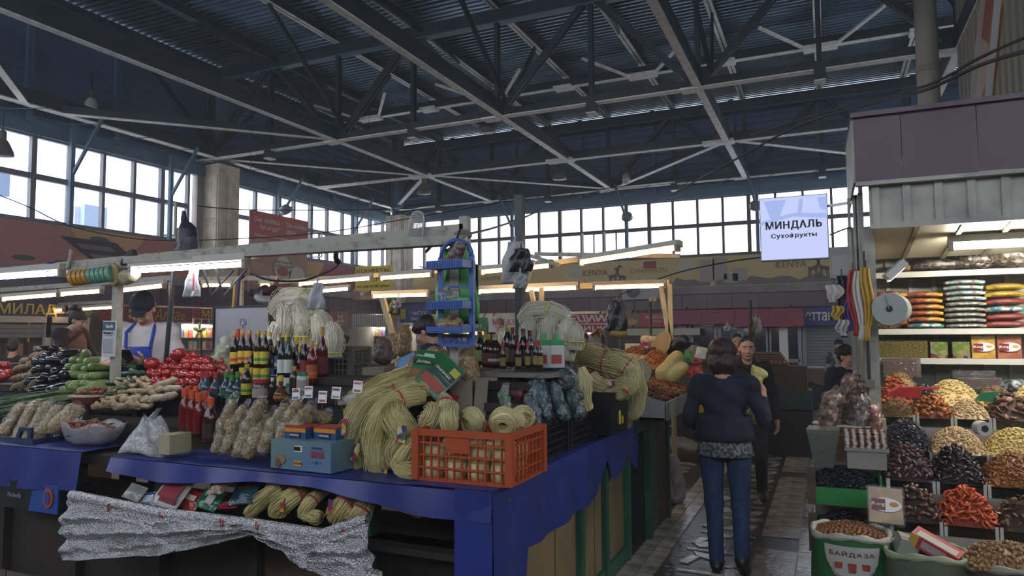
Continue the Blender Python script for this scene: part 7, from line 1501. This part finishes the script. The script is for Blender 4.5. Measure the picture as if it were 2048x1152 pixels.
sw = T('wrapped_sweet', 'brown and white wrapped sweet on the clear tub', 'sweet', group='wrapped sweets on the clear tub'); MB().box((0, 0, 0), (.04, .022, .018)).build('wrapper', M('sweet_brown', '6a3c20', .35, var=.4), sw); MB().box((0, 0, .0), (.02, .024, .02)).build('label', C('b0aca4', .5), sw)
k = 0
for i in range(6):
    for j in range(4):
        for l in range(3 if 0 < j else 2):
            p = Vector((t.location.x-.11+.043*i, t.location.y-.07+.045*j, .93+.022*l+.015*j)); r = (random.uniform(-.2, .2), random.uniform(-.2, .2), random.uniform(-.3, .3))
            if k == 0: sw.location = p
            else: dup(sw, p, r)
            k += 1
t = T('basin', 'white enamel basin of dark red raisins under the nut bags', 'basin', (.11, 5.58, .97)); MB().lathe([(.15, 0), (.2, .045), (.225, .05), (.225, .06), (.19, .045), (0, .04)], 32, sx=1.0, sy=.75).build('bowl', C('a8a69c', .4), t, smooth=True); MB().lathe([(.21, .05), (.228, .054), (.21, .062)], 32, sy=.75).build('rim', C('b4b2a8', .3), t, smooth=True)
loose('dark red raisins in the white basin', C('4a2018', .5), (-.08, .30, 5.44, 5.72, 1.0, 1.06), 420, (.007, .005, .005), 'raisins', 'dried fruit')
MB().box((0, 0, 0), (.4, .36, .18)).build('x', card)
o = COL.objects['x']; o.name = 'carton'; o.location = (.1, 5.56, .88); tag(o, 'brown carton that carries the white basin', 'box')
o = MB().box((0, 0, 0), (.42, .36, .8)).build('counter_base', MATS['step_white'], loc=(.1, 5.56, .39)); tag(o, 'pale base block under the basin at the aisle corner of the nut stall', 'stand')
nutm = speck('bagged_nuts', ['5a3a28', '8a6040', '6f2c1c', 'a8845c', '3c2418'], 40); nut2 = speck('bagged_dates', ['3a241c', '5a3a2c', '6f4a34', '2a1814'], 35); nut3 = speck('bagged_red', ['6a2418', '9a5a3c', '4a1c14', 'b08a5c'], 40)
for a, b, c, d, Y, r, mt, lb in ((1665, 800, 1660, 845, 5.48, .075, nutm, 'clear bag of mixed nuts, front left on the basin'), (1720, 805, 1715, 850, 5.5, .08, nut2, 'clear bag of dates and kernels, front middle on the basin'), (1745, 820, 1748, 848, 5.5, .05, nut3, 'clear bag of red kernels, front right on the basin'), (1722, 775, 1715, 810, 5.62, .065, nut2, 'standing clear bag of brown dates at the stall post'), (1695, 765, 1692, 810, 5.68, .045, nutm, 'pale clear bag of nuts with a white neck'), (1712, 755, 1705, 775, 5.75, .035, nut3, 'topmost clear bag of brown nuts in the pile'), (1670, 790, 1668, 805, 5.7, .04, nut3, 'small bag of red nuts at the rear left of the pile')): nbag(lb, [(a, b), (c, d)], Y, [r*.85, r], mt=mt, name='nut_bag')
# upper storey on the right: pipe, ribbed wall, leaning picture
t = T('downpipe', 'thick cream vertical pipe rising behind the purple fascia', 'pipe', (1.66, 13.0, 3.3)); MB().lathe([(.165, 0), (.165, 5.7)], 16).build('pipe', C('9a968a', .6), t, smooth=True); MB().lathe([(.18, 2.6), (.18, 2.7)], 16).build('collar', C('8a867a', .6), t)
uw = STR(MB().box((2.25, 9.3, 5.9), (.1, 8.4, 5.8)), 'wall_right_upper', C('5d584e', .7))
for k in range(26): MB().box((2.17, 5.3+.32*k, 5.9), (.06, .16, 5.7)).build('slat', M('cream_slat', '8f8a7c', .6) if k == 0 else MATS['cream_slat'], uw)
STR(MB().box((2.6, 9.3, 3.2), (.9, 8.4, .12)), 'trim_8', plaster)
pic = photo_mat('food_picture', ['8a3a1c', '6a7a34', 'a8a090', 'a0522c', '5a4a34'], 2.2); A3, B3 = at(1925, 205, X=1.5), at(2012, -10, X=1.5)
t = T('picture_board', 'leaning food picture board above the purple fascia at the upper right', 'poster', (1.5, 5.4, 3.3)); MB().prism([(A3.y-5.4, 0), (A3.y-6.4, 0), (B3.y-6.0, 2.2), (B3.y-5.4, 2.2)], -.02, .02, 'X').build('sheet', pic, t)
for s in ((0, 0), (-1.0, 0)): MB().beam((0-.03, A3.y-5.4+s[0], 0), (-.03, B3.y-5.4+s[0]*.6, 2.2), .05, .03).build('frame_edge', C('a8a8a4', .5), t)
# ------------------------------------------------------------------ middle nut counter (green base, grey tray)
t = T('market_counter', 'green-framed nut counter with grey sloping tray in the middle of the hall', 'counter', (-2.2, 6.4, 0)); gb = greenp
MB().box((0, -.4, .96), (1.7, 1.3, .1)).build('table_top', gb, t); MB().box((-.0, -.62, .46), (1.6, .03, .92)).build('front_panel', M('dark_green_panel', '15281f', .6), t)
for k in range(2): MB().box((.82, -.44+.35*k, .46), (.02, .33, .88)).build('side_panel', wood if k else gb, t)
for y in (-.62, .1): MB().box((.83, y, .48), (.05, .07, .96)).build('leg', gb, t)
MB().box((-.78, -.62, .48), (.06, .06, .96)).build('leg', gb, t)
t = T('sloping_tray', 'grey-white sloping tray full of strips of dried fruit', 'tray', (-1.2, 5.42, 1.01)); tgm = C('8b8d8a', .5)
MB().prism([(-1.0, 0), (.06, 0), (.06, .14), (-1.0, .42)], 0, .015).build('end_wall', tgm, t); MB().box((.06, .75, .07), (.015, 1.5, .14)).build('front_wall', tgm, t); MB().prism([(-1.0, 0), (.06, 0), (.06, .14), (-1.0, .42)], 1.49, 1.505).build('end_wall', tgm, t); MB().box((-.45, .75, .01), (1.0, 1.5, .02)).build('floor_board', tgm, t)
t.rotation_euler.z = .0
cs = [('dark_brown', '4a3020', '6a4a2c'), ('red_strip', '5a1f1a', '7a2c24'), ('mixed', '4c3222', '8a6a44'), ('ochre', '8a5a28', '9c6c30'), ('rust', '70381c', '8a4a24'), ('brown2', '4a2c1c', '7a5030')]
for k in range(6):
    y0, y1 = 5.45+.24*k, 5.69+.24*k; mt = M('strip_'+cs[k][0], cs[k][1], .5, col2=cs[k][2], ns=30)
    m = MB()
    for i in range(420):
        u, v = random.random(), random.random(); x = -1.17-.95*u; z = 1.14+.27*u+.03*math.sin(PI*v); m.ell((x, y0+(y1-y0)*v, z), (.016, .012, .010), (random.random()*2, random.random()*2, random.random()*3), 6, 4)
    m.grid(lambda u, v: (-1.17-.97*u, y0+(y1-y0)*v, 1.125+.27*u+.03*math.sin(PI*v)), 6, 4)
    tag(m.build('dried_fruit', mt, smooth=True), ('dark brown dried fruit strip nearest in the sloping tray', 'wine-red strip of dried fruit in the sloping tray', 'mixed brown strip behind the wine-red one', 'ochre strip of dried fruit in the sloping tray', 'rusty strip of dried fruit far in the sloping tray', 'brown strip at the far end of the sloping tray')[k], 'dried fruit', kind='stuff')
def fheap(label, px, py, Y, w_, h_, mt, n, size, name='nuts', cat='nuts'):
    p = at(px, py, Y=Y); a = (p.x-w_/2, p.x+w_/2, Y-.15, Y+.2, p.z, p.z+h_); loose(label, mt, a, n, size, name, cat)
fheap('brown heap before the striped cartons on the middle counter', 1272, 718, 7.2, .35, .13, M('mid_brown', '7a4a24', .6), 220, (.014, .01, .01)); fheap('pale nut heap on the middle counter left', 1262, 733, 6.9, .3, .12, kern['pea'], 220, (.014, .009, .009)); fheap('black heap on the middle counter', 1300, 715, 7.2, .22, .1, C('1c1f22', .5), 150, (.012, .01, .009), 'raisins', 'dried fruit')
fheap('pale nut heap in the middle of the middle counter', 1292, 738, 6.8, .3, .13, kern['pea'], 240, (.014, .009, .009)); fheap('orange-brown almond heap on the middle counter', 1312, 742, 6.8, .3, .2, M('mid_orange', '8a4a20', .5, col2='9a5c2c', ns=20), 260, (.015, .011, .010)); 
def bx3(label, px, py, Y, d, c, ex=(), name='carton', cat='box', rz=0):
    t = T(name, label, cat, at(px, py, Y=Y), rz); MB().box((0, 0, d[2]/2), d).build('body', C(c, .6), t)
    for (x, z, a, b, cc_) in ex: MB().box((x*d[0], -d[1]/2-.003, z*d[2]), (a*d[0], .004, b*d[2])).build('print', C(cc_, .5), t)
    return t
bx3('white carton with green, yellow and red stripes on the middle counter', 1268, 712, 7.8, (.17, .12, .14), 'aaa89c', ((-.05, .5, .12, .7, '3a7a3a'), (.1, .5, .12, .7, 'c4a83a'), (.26, .5, .16, .7, 'a83a3a'), (-.36, .5, .2, .15, 'b8683a')))
bx3('red carton with white panel beside the striped one', 1294, 712, 7.8, (.13, .12, .14), '8a2430', ((0, .5, .5, .55, 'b5b0a4'), (0, .45, .2, .2, 'a02a30')))
bx3('yellow-brown bagged biscuits carton on the middle counter', 1316, 712, 7.7, (.13, .12, .15), '9a7a44', ((0, .4, .7, .4, 'a8987a'),))
nbag('puffy bag of pale snacks on top of the cartons', [(1290, 680), (1310, 682)], 7.8, [.05, .05], mt=M('pale_snack', 'a89a80', .7, bump=.5)); nbag('net of onions and snacks right of the puffy bag', [(1322, 680), (1325, 700)], 7.7, [.05, .045], mt=nutm)
t = T('straw_tray', 'round straw tray standing on edge on the middle counter', 'tray', at(1325, 690, Y=7.3), rot=(1.2, .3, -.9)); MB().lathe([(.0, 0), (.13, .0), (.14, .02), (.14, .03)], 20).build('disc', C('9a8458', .7), t); MB().lathe([(.135, .0), (.15, .01), (.135, .03)], 20).build('rim', C('a89468', .7), t)
t = T('round_dish', 'wire-rimmed round dish tilted at the end of the pale noodles', 'dish', at(1278, 748, Y=5.7), rot=(1.0, .5, -.4)); MB().lathe([(.0, 0), (.09, .01), (.11, .03)], 18).build('dish', C('2a2420', .6), t); MB().lathe([(.105, .028), (.118, .03), (.105, .034)], 18).build('rim', C('8a8268', .4), t)
blob('dark_bag', [('c', (-.06, 0, 0), (.08, 0, .06), .07, .08, 0)], C('14181f', .4), .012, .03, loc=at(1352, 695, Y=7.3), noise=.01); tag(COL.objects['dark_bag'], 'black plastic bag behind the yellow noodles of the middle counter', 'bag')
o = blob('noodle_pack', [('c', (-.08, 0, -.05), (.06, 0, .1), .07, .06, 0), ('c', (0, 0, -.08), (.1, 0, 0), .07, .06, 0), ('c', (-.1, 0, -.1), (.02, .02, .04), .05, .05, 0)], M('yellow_pack', 'b0a058', .5, col2='c4b878', ns=12), .01, .02, loc=at(1342, 735, Y=6.6), noise=.006); tag(o, 'pale yellow noodle packs heaped on the middle counter', 'noodles')
for k, (px, py, c, lb) in enumerate(((1378, 712, '1f6a34', 'green packet'), (1392, 715, '8a2428', 'dark red packet'), (1402, 705, 'a8a8a0', 'white noodle packet'), (1368, 728, '5a2430', 'maroon packet'), (1378, 742, 'a02a24', 'red price tag packet'), (1395, 742, '9a2a28', 'second red price tag packet'))):
    packet(lb+' on the far end of the middle counter', px, py, 7.0, .1, .1, C(c, .4), (-.3, .2*(-1)**k, 0))
blob('bag', [('c', (0, 0, 0), (0, 0, .12), .1, .08, 0), ('c', (0, 0, .1), (.02, 0, .2), .07, .03, 0)], nut2, .012, .02, loc=at(1195, 705, Y=6.2)); o = COL.objects['bag']; o.name = 'date_bag'; tag(o, 'large knotted clear bag of dark dates beyond the pale noodles', 'bag')
# goods and props under and behind
nbag('milky sack leaning on the floor against the middle counter', [(1345, 925), (1350, 965), (1352, 990)], 7.1, [.07, .085, .09], mt=M('pinkish_sack', '8a7468', .7), fm=filmm, name='floor_sack', cat='sack')
t = T('pallet_box', 'low brown box with clear bags on the floor beyond the middle counter', 'box', at(1378, 905, Z=.12)+Vector((-.1, .2, -.12))); MB().box((0, 0, .06), (1.0, .5, .12)).build('tray', wood, t); blob('bags', [('c', (-.3, 0, .2), (.1, 0, .16), .12, .1, 0)], filmm, .02, .03, t, noise=.015); MB().tube(cr([(-.3, 0, .2), (-.2, 0, .45), (-.05, 0, .2)], 5), .01, 5).build('bag_handle', filmm, t)
bx3('yellow plastic box behind the walking woman', 1390, 822, 7.4, (.3, .3, .1), 'c4a228')
t = T('work_table', 'dark table draped with brown paper before the far shutter', 'table', at(1603, 820, Z=0)+Vector((0, .5, 0))); MB().box((0, 0, .42), (1.5, .8, .84)).build('body', C('16181c', .7), t); MB().box((.05, -.05, .86), (1.6, .95, .05)).build('paper_cover', M('brown_paper', '5a4638', .8, col2='6a5442', ns=4, bump=.4, bs=8), t); MB().grid(lambda u, v: (-.75+1.6*u, -.53-.04*math.sin(u*20)*v, .86-.3*v*(1+.2*math.sin(u*9))), 24, 5).build('paper_flap', MATS['brown_paper'], t, smooth=True); MB().box((0, .1, .9), (1.2, .5, .02)).build('board', C('9aa0a8', .5), t)
t = T('egg_rack', 'racks of brown egg trays stacked on a crate behind the walking man', 'rack', at(1545, 735, Y=10.5)-Vector((0, 0, .28))); MB().box((0, 0, .15), (.9, .4, .32)).build('crate', C('4a3424', .7), t)
for k in range(5): MB().box((-.1, 0, .34+.035*k), (.62-.05*k, .35, .028)).build('egg_tray', C('6a5042', .8), t)
for k in range(14): MB().ell((-.38+.055*k, -.18, .36), (.02, .02, .026), None, 8, 6).build('egg', C('9a6a4a', .5), t)
MB().box((0, 0, -.15), (1.0, .5, .28)).build('counter', C('1f3a34', .6), t); MB().box((0, 0, -.65), (1.0, .5, .75)).build('counter_base', dark, t)
# stalls filling the middle distance
rs = random.Random(4)
def midstall(x, y, w_, d_, zt, label, cols, n=26, base='2a2e30'):
    t = T('market_counter', label, 'counter', (x, y, 0)); MB().box((0, 0, (zt-.04)/2), (w_, d_, zt-.04)).build('base', C(base, .6), t); MB().box((0, 0, zt-.02), (w_+.06, d_+.06, .04)).build('table_top', woodd, t)
    for k in range(n):
        c = rs.choice(cols); s_ = rs.uniform(.12, .26); bx = T('goods', '%s goods on the %s' % (dict(zip(cols, ('first', 'second')*9)).get(c), label.split(' at ')[0][:30]), 'goods', (x+rs.uniform(-w_/2+.12, w_/2-.12), y+rs.uniform(-d_/2+.1, d_/2-.1), zt), rs.uniform(-.5, .5), group='goods on the '+label)
        bx['label'] = 'small packed goods on the '+label
        if rs.random() < .5: MB().box((0, 0, s_*.4), (s_, s_*.8, s_*.8)).build('body', C(c, .6), bx); MB().box((0, -s_*.41, s_*.4), (s_*.6, .004, s_*.4)).build('print', C(rs.choice(cols), .6), bx)
        else: MB().ell((0, 0, s_*.3), (s_*.55, s_*.5, s_*.4), None, 12, 8).build('body', C(c, .5), bx, smooth=True); MB().ell((0, 0, s_*.72), (s_*.1, s_*.1, s_*.1), None, 8, 5).build('knot', C(c, .5), bx)
midstall(-5.6, 9.4, 2.6, .9, 1.25, 'far counter behind the white noodle bundles', ['5a5048', '8a8278', '3a3632', '9a9488', '6a5a44'], 18)
midstall(-3.6, 8.6, 1.8, .9, 1.25, 'far counter behind the bottles on the grey board', ['4a443c', '8a8078', '7a6a50', 'a09a8c', '2c2a2c'], 16)
midstall(-3.2, 11.5, 3.4, .9, 1.2, 'deep counter below the red sign', ['5a4434', '8a7a60', '3a3a3c', '9a948a', '7a3a30', '3c5a34'], 24)
midstall(-9.5, 8.5, 3.4, .9, 1.15, 'left far counter behind the tomatoes', ['4a2424', '7a2c24', '8a8a7c', '5a4a38', '2c3a2c'], 22)
midstall(-9.6, 5.4, 1.6, .8, 1.2, 'far left counter with onions', ['6a4a38', '7a5a44', '4a3a30', '8a7058'], 14)
midstall(-7.0, 12.2, 3.0, .9, 1.15, 'deepest counter before the far corner', ['6a5a4a', '8a8a80', '3c4a34', '7a3a34'], 18)
# steel board behind the bottles
p0, p1 = at(431, 620, Y=5.0), at(540, 735, Y=5.0); t = T('steel_board', 'plain grey steel board with dark frame standing behind the tall bottles', 'board', ((p0.x+p1.x)/2, 5.0, (p0.z+p1.z)/2)); W, H = p1.x-p0.x, p0.z-p1.z+.25
MB().box((0, 0, -.1), (W, .02, H)).build('sheet', M('brushed_steel', 'a2a3a6', .5, .1), t)
for s in (-1, 1): MB().box((s*W/2, -.01, -.1), (.02, .03, H)).build('frame', black, t)
MB().box((0, -.01, H/2-.1), (W, .03, .02)).build('frame', black, t); MB().lathe([(0, 0), (.04, 0), (.04, .004), (0, .005)], 20, c=(.02, -.012, .14), rot=(PI/2, 0, 0), sy=1.25).build('sticker', photo_mat('sticker', ['3a7a9a', 'b0b8c0', '9a3a3a', 'a8b0b4'], 60), t)
MB().box((0, .05, -H/2-.5), (W*.9, .04, 1.0)).build('stand', black, t)
# fan
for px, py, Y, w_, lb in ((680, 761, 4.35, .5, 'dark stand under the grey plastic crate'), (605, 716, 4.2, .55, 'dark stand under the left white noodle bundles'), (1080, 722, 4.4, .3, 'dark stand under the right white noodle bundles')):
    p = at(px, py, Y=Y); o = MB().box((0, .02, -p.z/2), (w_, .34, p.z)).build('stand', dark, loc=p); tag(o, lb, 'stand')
p = at(399, 662, Y=4.9); t = T('fan', 'small fan with five lime-green blades right of the black pole', 'fan', p)
for k in range(5): a = k*2*PI/5+.3; MB().ell((.05*math.cos(a), 0, .05*math.sin(a)), (.036, .004, .019), (0, -a, 0), 10, 6).build('blade', C('7f9a34', .4), t, smooth=True)
MB().lathe([(0, -.02), (.014, -.015), (.014, .02)], 10, rot=(PI/2, 0, 0)).build('hub', C('5a6a2c', .4), t); MB().tube([(0, .02, 0), (0, .05, -.75)], .008, 6).build('stem', black, t); MB().lathe([(.05, -.77), (.05, -.75), (0, -.75)], 12, c=(0, .05, 0)).build('foot', black, t)
# ------------------------------------------------------------------ things hanging from the frames
blue = C('3a5a9c', .35)
a_ = at(908, 478, Y=3.38); b_ = at(908, 690, Y=3.38); t = T('hanging_rack', 'blue plastic hanging rack with three shelves in front of the frame post', 'rack', (a_.x, 3.38, b_.z)); H = a_.z-b_.z; w2 = .105; t.rotation_euler.z = -.12
for s in (-1, 1): MB().box((s*w2, .02, H*.42), (.028, .018, H*.84)).build('side_rail', blue, t)
MB().tube([(w2*math.cos(PI*k/12), .02, H*.83+.095*math.sin(PI*k/12)) for k in range(13)], .013, 6).build('arch', blue, t, smooth=True)
for k, z in enumerate((H*.72, H*.34, H*.12)):
    sh = MB().box((-.01, -.03, z), (.235, .1, .008)).build('shelf', blue, t); MB().box((-.01, -.08, z+.018), (.235, .008, .045 if k < 2 else .025)).box((-.128, -.03, z+.018), (.008, .1, .04)).box((.108, -.03, z+.018), (.008, .1, .04)).build('tray_wall', blue, sh)
    for q in range(14): MB().box((-.12+.0165*q, -.086, z+.018), (.006, .005, .035)).build('rib', blue, sh) if k < 2 else None
MB().box((0, .02, H*.55), (.2, .012, .012)).box((0, .02, H*.17), (.2, .012, .012)).box((0, .02, .005), (.2, .014, .03)).box((0, .02, .05), (.2, .01, .02)).build('cross_bar', blue, t)
for q in range(5): MB().box((-.08+.04*q, .012, .025), (.01, .012, .03)).build('hook', blue, t)
MB().tube([(0, .02, H*.83+.095), (0, .06, H+.06)], .006, 5).build('hanger', black, t)
grn = M('green_bag', '3a8a44', .35, col2='5aa854', ns=3, bump=.7, bs=12); p = at(904, 560, Y=3.46)
t = T('green_bag', 'bunch of bright green plastic bags hung behind the blue rack', 'bag', p); MB().grid(lambda u, v: ((u-.5)*(.16+.12*min(1, v*1.6))+.01*math.sin(v*9), .05+.02*math.sin(u*14+v*3), .19-.42*v), 24, 16).build('sheet', grn, t, smooth=True, sol=.012); MB().tube([(0, .05, .18), (0, .05, .25)], .012, 6).build('neck', grn, t)
t = T('black_board', 'black tray edge showing behind the green bags', 'board', at(912, 590, Y=3.6)); MB().box((0, .02, 0), (.27, .01, .34)).build('sheet', black, t); MB().box((0, .01, .17), (.27, .02, .01)).build('edge', dark, t)
nbag('brown-red packet standing in the top tray of the blue rack', [(920, 495), (905, 520)], 3.36, [.03, .035], mt=C('5a2c24', .4), name='packet', cat='packet'); nbag('blue and green shiny sachets in the middle tray of the blue rack', [(888, 585), (890, 605)], 3.34, [.02, .022], mt=speck('sachet', ['2c5a8a', '2c6a34', 'a8b0b0', '8a3a34'], 50), name='packet', cat='packet'); nbag('green film packet lying in the middle tray of the blue rack', [(905, 603), (930, 600)], 3.36, [.02, .02], mt=grn, name='packet', cat='packet')
# grater-like white net, cap, rags on the bar
p = at(833, 450, Y=3.44); t = T('fly_swatter', 'grey-white perforated plastic paddle hooked over the bar end', 'paddle', p, rot=(0, .12, 0)); m = MB()
for k in range(9): m.box((-.04+.01*k, 0, 0), (.003, .004, .15-.002*abs(k-4)**2))
for k in range(13): m.box((0, 0, -.07+.0118*k), (.085, .004, .003))
m.build('grid', C('a3a29c', .6), t); MB().tube([(.045*math.cos(a), 0, .03+.05*math.sin(a)) for a in [PI*i/10 for i in range(11)]]+[(-.05, 0, -.075), (.05, 0, -.075), (.045, 0, .03)], .005, 5).build('rim', C('b0aea8', .6), t)
def cap_(label, px, py, Y, prims, mt, nm='cap', cat='cap'): o = blob(nm, prims, mt, .008, .02, loc=at(px, py, Y=Y), noise=.006, nscale=.04); return tag(o, label, cat)
cap_('pinkish peaked cap hooked behind the bar end', 878, 480, 3.6, [('e', (0, 0, 0), (.06, .05, .04), None, 0), ('c', (-.03, -.02, -.02), (-.07, -.03, -.07), .012, .01, 0)], M('pink_cap', '8a6a74', .7)); cap_('grey crumpled rag tied on the bar end', 925, 470, 3.5, [('e', (0, 0, 0), (.06, .04, .03), None, 0)], C('6a645c', .8), 'rag', 'rag')
cap_('yellow-tan rubber glove hanging from the bar', 228, 545, 3.44, [('e', (0, 0, .02), (.035, .015, .05), None, 0)]+[('c', (-.025+.017*k, 0, -.02), (-.032+.022*k, 0, -.085+.01*abs(k-1.5)), .011, .009, 0) for k in range(4)]+[('c', (.03, 0, .03), (.05, 0, -.03), .01, .009, 0)], M('tan_glove', 'a08a54', .6), 'glove', 'glove')
cap_('cream enamel mug hanging from the bar beside the glove', 258, 555, 3.46, [('c', (-.03, 0, 0), (.04, 0, .01), .052, .05, 0)], M('cream_mug', 'a39a7c', .4), 'mug', 'mug'); cap_('dark grey rag draped over the bar near the lamp', 258, 520, 3.46, [('c', (-.06, 0, -.02), (.03, 0, .05), .02, .03, 0), ('c', (.02, 0, .03), (.07, 0, -.0), .03, .015, 0)], C('35332f', .8), 'rag', 'rag')
cap_('navy knotted bag tied on the bar at the far left', 17, 548, 3.46, [('c', (0, 0, -.04), (0, 0, .04), .018, .02, 0), ('e', (.01, 0, .03), (.03, .02, .02), None, 0)], C('1e2c7a', .5), 'bag', 'bag'); cap_('navy bunched bag tied on the bar left of the hanging rolls', 102, 540, 3.46, [('c', (-.02, 0, -.04), (.0, 0, .04), .022, .026, 0), ('e', (.02, 0, .03), (.03, .02, .02), None, 0)], C('1e2c8a', .5), 'bag', 'bag')
cap_('white paper scrap stuck on the bar above the hanging rolls', 138, 518, 3.46, [('c', (-.01, 0, -.06), (.02, 0, .06), .014, .014, 0)], C('a5a5a4', .7), 'paper', 'paper')
# tins hung as a string
for k in range(9):
    p = at(148+9.2*k, 557-1.2*k, Y=3.42); c = ('b8862c' if k < 4 else '6a9a84'); t = T('noodle_tin', ('gold and red round tin' if k < 4 else 'white and green round tin')+', '+('first second third fourth first second third fourth fifth'.split()[k])+' of its colour in the row hung under the bar', 'tin', p, rot=(0, PI/2-.25, .35)); MB().lathe([(0, -.014), (.058, -.014), (.06, 0), (.058, .014), (0, .014)], 20).build('tin', C(c, .4), t, smooth=False); MB().lathe([(0, -.016), (.03, -.016)], 12).build('label', C('96302c' if k < 4 else '2c6a4c', .4), t)
o = MB().tube([at(135, 540, Y=3.42), at(240, 522, Y=3.42)], .004, 4).build('hanging_bar', steelw); tag(o, 'thin rod holding the row of round tins', 'rod')
# dark hanging bag at the column, white bag below
cap_('large dark purple bag with yellow edge hanging high before the left column', 372, 480, 3.6, [('c', (.01, 0, -.08), (.01, 0, .06), .08, .06, 0), ('c', (0, 0, .08), (-.03, 0, .2), .04, .012, 0), ('e', (.04, 0, -.03), (.07, .05, .12), None, 0)], M('dark_bag', '241f3c', .45, col2='1a1c24', ns=5, bump=.6, bs=14), 'bag', 'bag')
cap_('yellow fold along the left side of the dark hanging bag', 352, 475, 3.58, [('c', (0, 0, -.05), (.01, 0, .06), .008, .01, 0)], C('8a7a34', .5), 'ribbon', 'ribbon')
def sheetbag(label, px, py, Y, w_, h_, mt, extra=(), rz=0, nm='bag'):
    t = T(nm, label, 'bag', at(px, py, Y=Y), rz); MB().grid(lambda u, v: ((u-.5)*w_*(.55+.45*min(1, v*2.2))+.006*math.sin(v*11), .012*math.sin(u*9+v*5), h_/2-h_*v), 14, 14).build('sheet', mt, t, smooth=True, sol=.01)
    MB().tube([(0, 0, h_/2), (0, .01, h_/2+.04)], .006, 5).build('handle', mt, t)
    for (x, z, a, b, c) in extra: MB().box((x*w_, -.022, z*h_), (a*w_, .003, b*h_)).build('print', C(c, .5), t)
    return t
wb = M('white_bag', 'a9a9a8', .5, col2='8f9092', ns=6, bump=.7, bs=16); bkb = M('black_bag', '14161a', .35, bump=.7, bs=14)
sheetbag('white carrier bag with red print hanging below the long bar', 385, 565, 3.48, .14, .2, wb, ((.25, 0, .12, .6, '8a3a3c'), (-.15, .1, .08, .3, '8f8f90'))); sheetbag('white crumpled bag hanging before the white noodle bundles', 634, 592, 3.55, .12, .17, wb)
sheetbag('big white carrier bag on the tall dark pole', 1030, 525, 4.5, .2, .3, wb); sheetbag('black carrier bag folded over the white one on the tall pole', 1042, 520, 4.44, .16, .16, bkb, rz=.1); sheetbag('small white bag at the foot of the black one on the pole', 1040, 562, 4.42, .09, .1, wb)
sheetbag('black carrier bag hanging beside the red sign in the middle distance', 1235, 632, 6.2, .17, .28, bkb); sheetbag('white and black newspaper-like bag left of the black carrier bag', 1218, 640, 6.25, .06, .2, photo_mat('newsprint', ['8a8a88', '2c2c2e', 'a8a8a6'], 60)); cap_('yellow bag bottom under the black carrier bag', 1238, 668, 6.2, [('c', (-.05, 0, 0), (.05, 0, 0), .035, .03, 0)], C('8a742c', .5), 'bag', 'bag')
sheetbag('green and yellow bag bunch on the slanting prop', 787, 612, 6.8, .11, .17, M('gy_bag', 'a88f2c', .5, col2='2c5a34', ns=9), ((.2, .1, .3, .5, 'b0b0ac'), (.2, .1, .2, .1, '8a2c34'))); sheetbag('white shiny bag right of the green and yellow ones', 797, 605, 6.7, .07, .12, wb, ((0, -.1, .6, .2, '8a2c3a'),))
sheetbag('small bunch of white and black bags on the thin pole behind the walking man', 1512, 650, 9.4, .14, .2, wb); sheetbag('dark bag with yellow strip on the thin pole behind the man', 1502, 655, 9.3, .07, .22, M('dy_bag', '20222a', .5, col2='6a5c28', ns=12)); sheetbag('small white bag hanging in the glazed doorway', 1455, 655, 9.6, .08, .1, wb); sheetbag('white mug-like bag on the thin pole left of the canopy', 1306, 598, 8.8, .1, .07, wb)
t = T('bag_stack', 'purple and yellow hanging cover left of the steel board', 'bag', at(478, 580, Y=4.6)); MB().tube([(0.05, 0, .12), (.0, 0, .09), (-.02, 0, -.14)], .016, 6).build('purple_fold', C('241f50', .5), t); MB().beam((-.045, 0, .06), (-.06, 0, -.15), .02, .02).build('yellow_edge', C('a8862c', .5), t)
cap_('dark red and black clothing piled on top of the steel board', 525, 585, 5.1, [('c', (-.13, 0, 0), (.13, 0, .02), .035, .045, 0), ('e', (.02, 0, .03), (.06, .05, .04), None, 0)], M('dark_red_cloth', '30161a', .8), 'clothes', 'clothes'); nbag('small crumpled clear bag at the left of the steel board top', [(515, 595), (530, 600)], 4.9, [.03, .035], mt=wb, fm=film); nbag('clear carrier bag with cabbage-like greens left of the tall bottles', [(450, 680), (442, 720), (450, 745)], 4.15, [.04, .07, .07], mt=M('pale_greens', '8a9474', .6, col2='b0b4a0', ns=12), fm=film)
cap_('wooden cleaver-like board hanging in front of the poster', 672, 512, 3.7, [('c', (0, 0, .03), (.01, 0, -.03), .016, .02, 0)], black, 'clamp', 'clamp')
nbag('clear bag of brown clothing-like goods behind the white sack', [(770, 690), (765, 710)], 4.8, [.06, .08], mt=M('brown_goods', '6a5648', .7)); nbag('stack of bagged biscuits at the foot of the slanting prop', [(812, 665), (808, 700)], 5.4, [.05, .07], mt=crn); nbag('second stack of bagged biscuits right of the first', [(785, 680), (782, 705)], 5.6, [.06, .07], mt=crn)
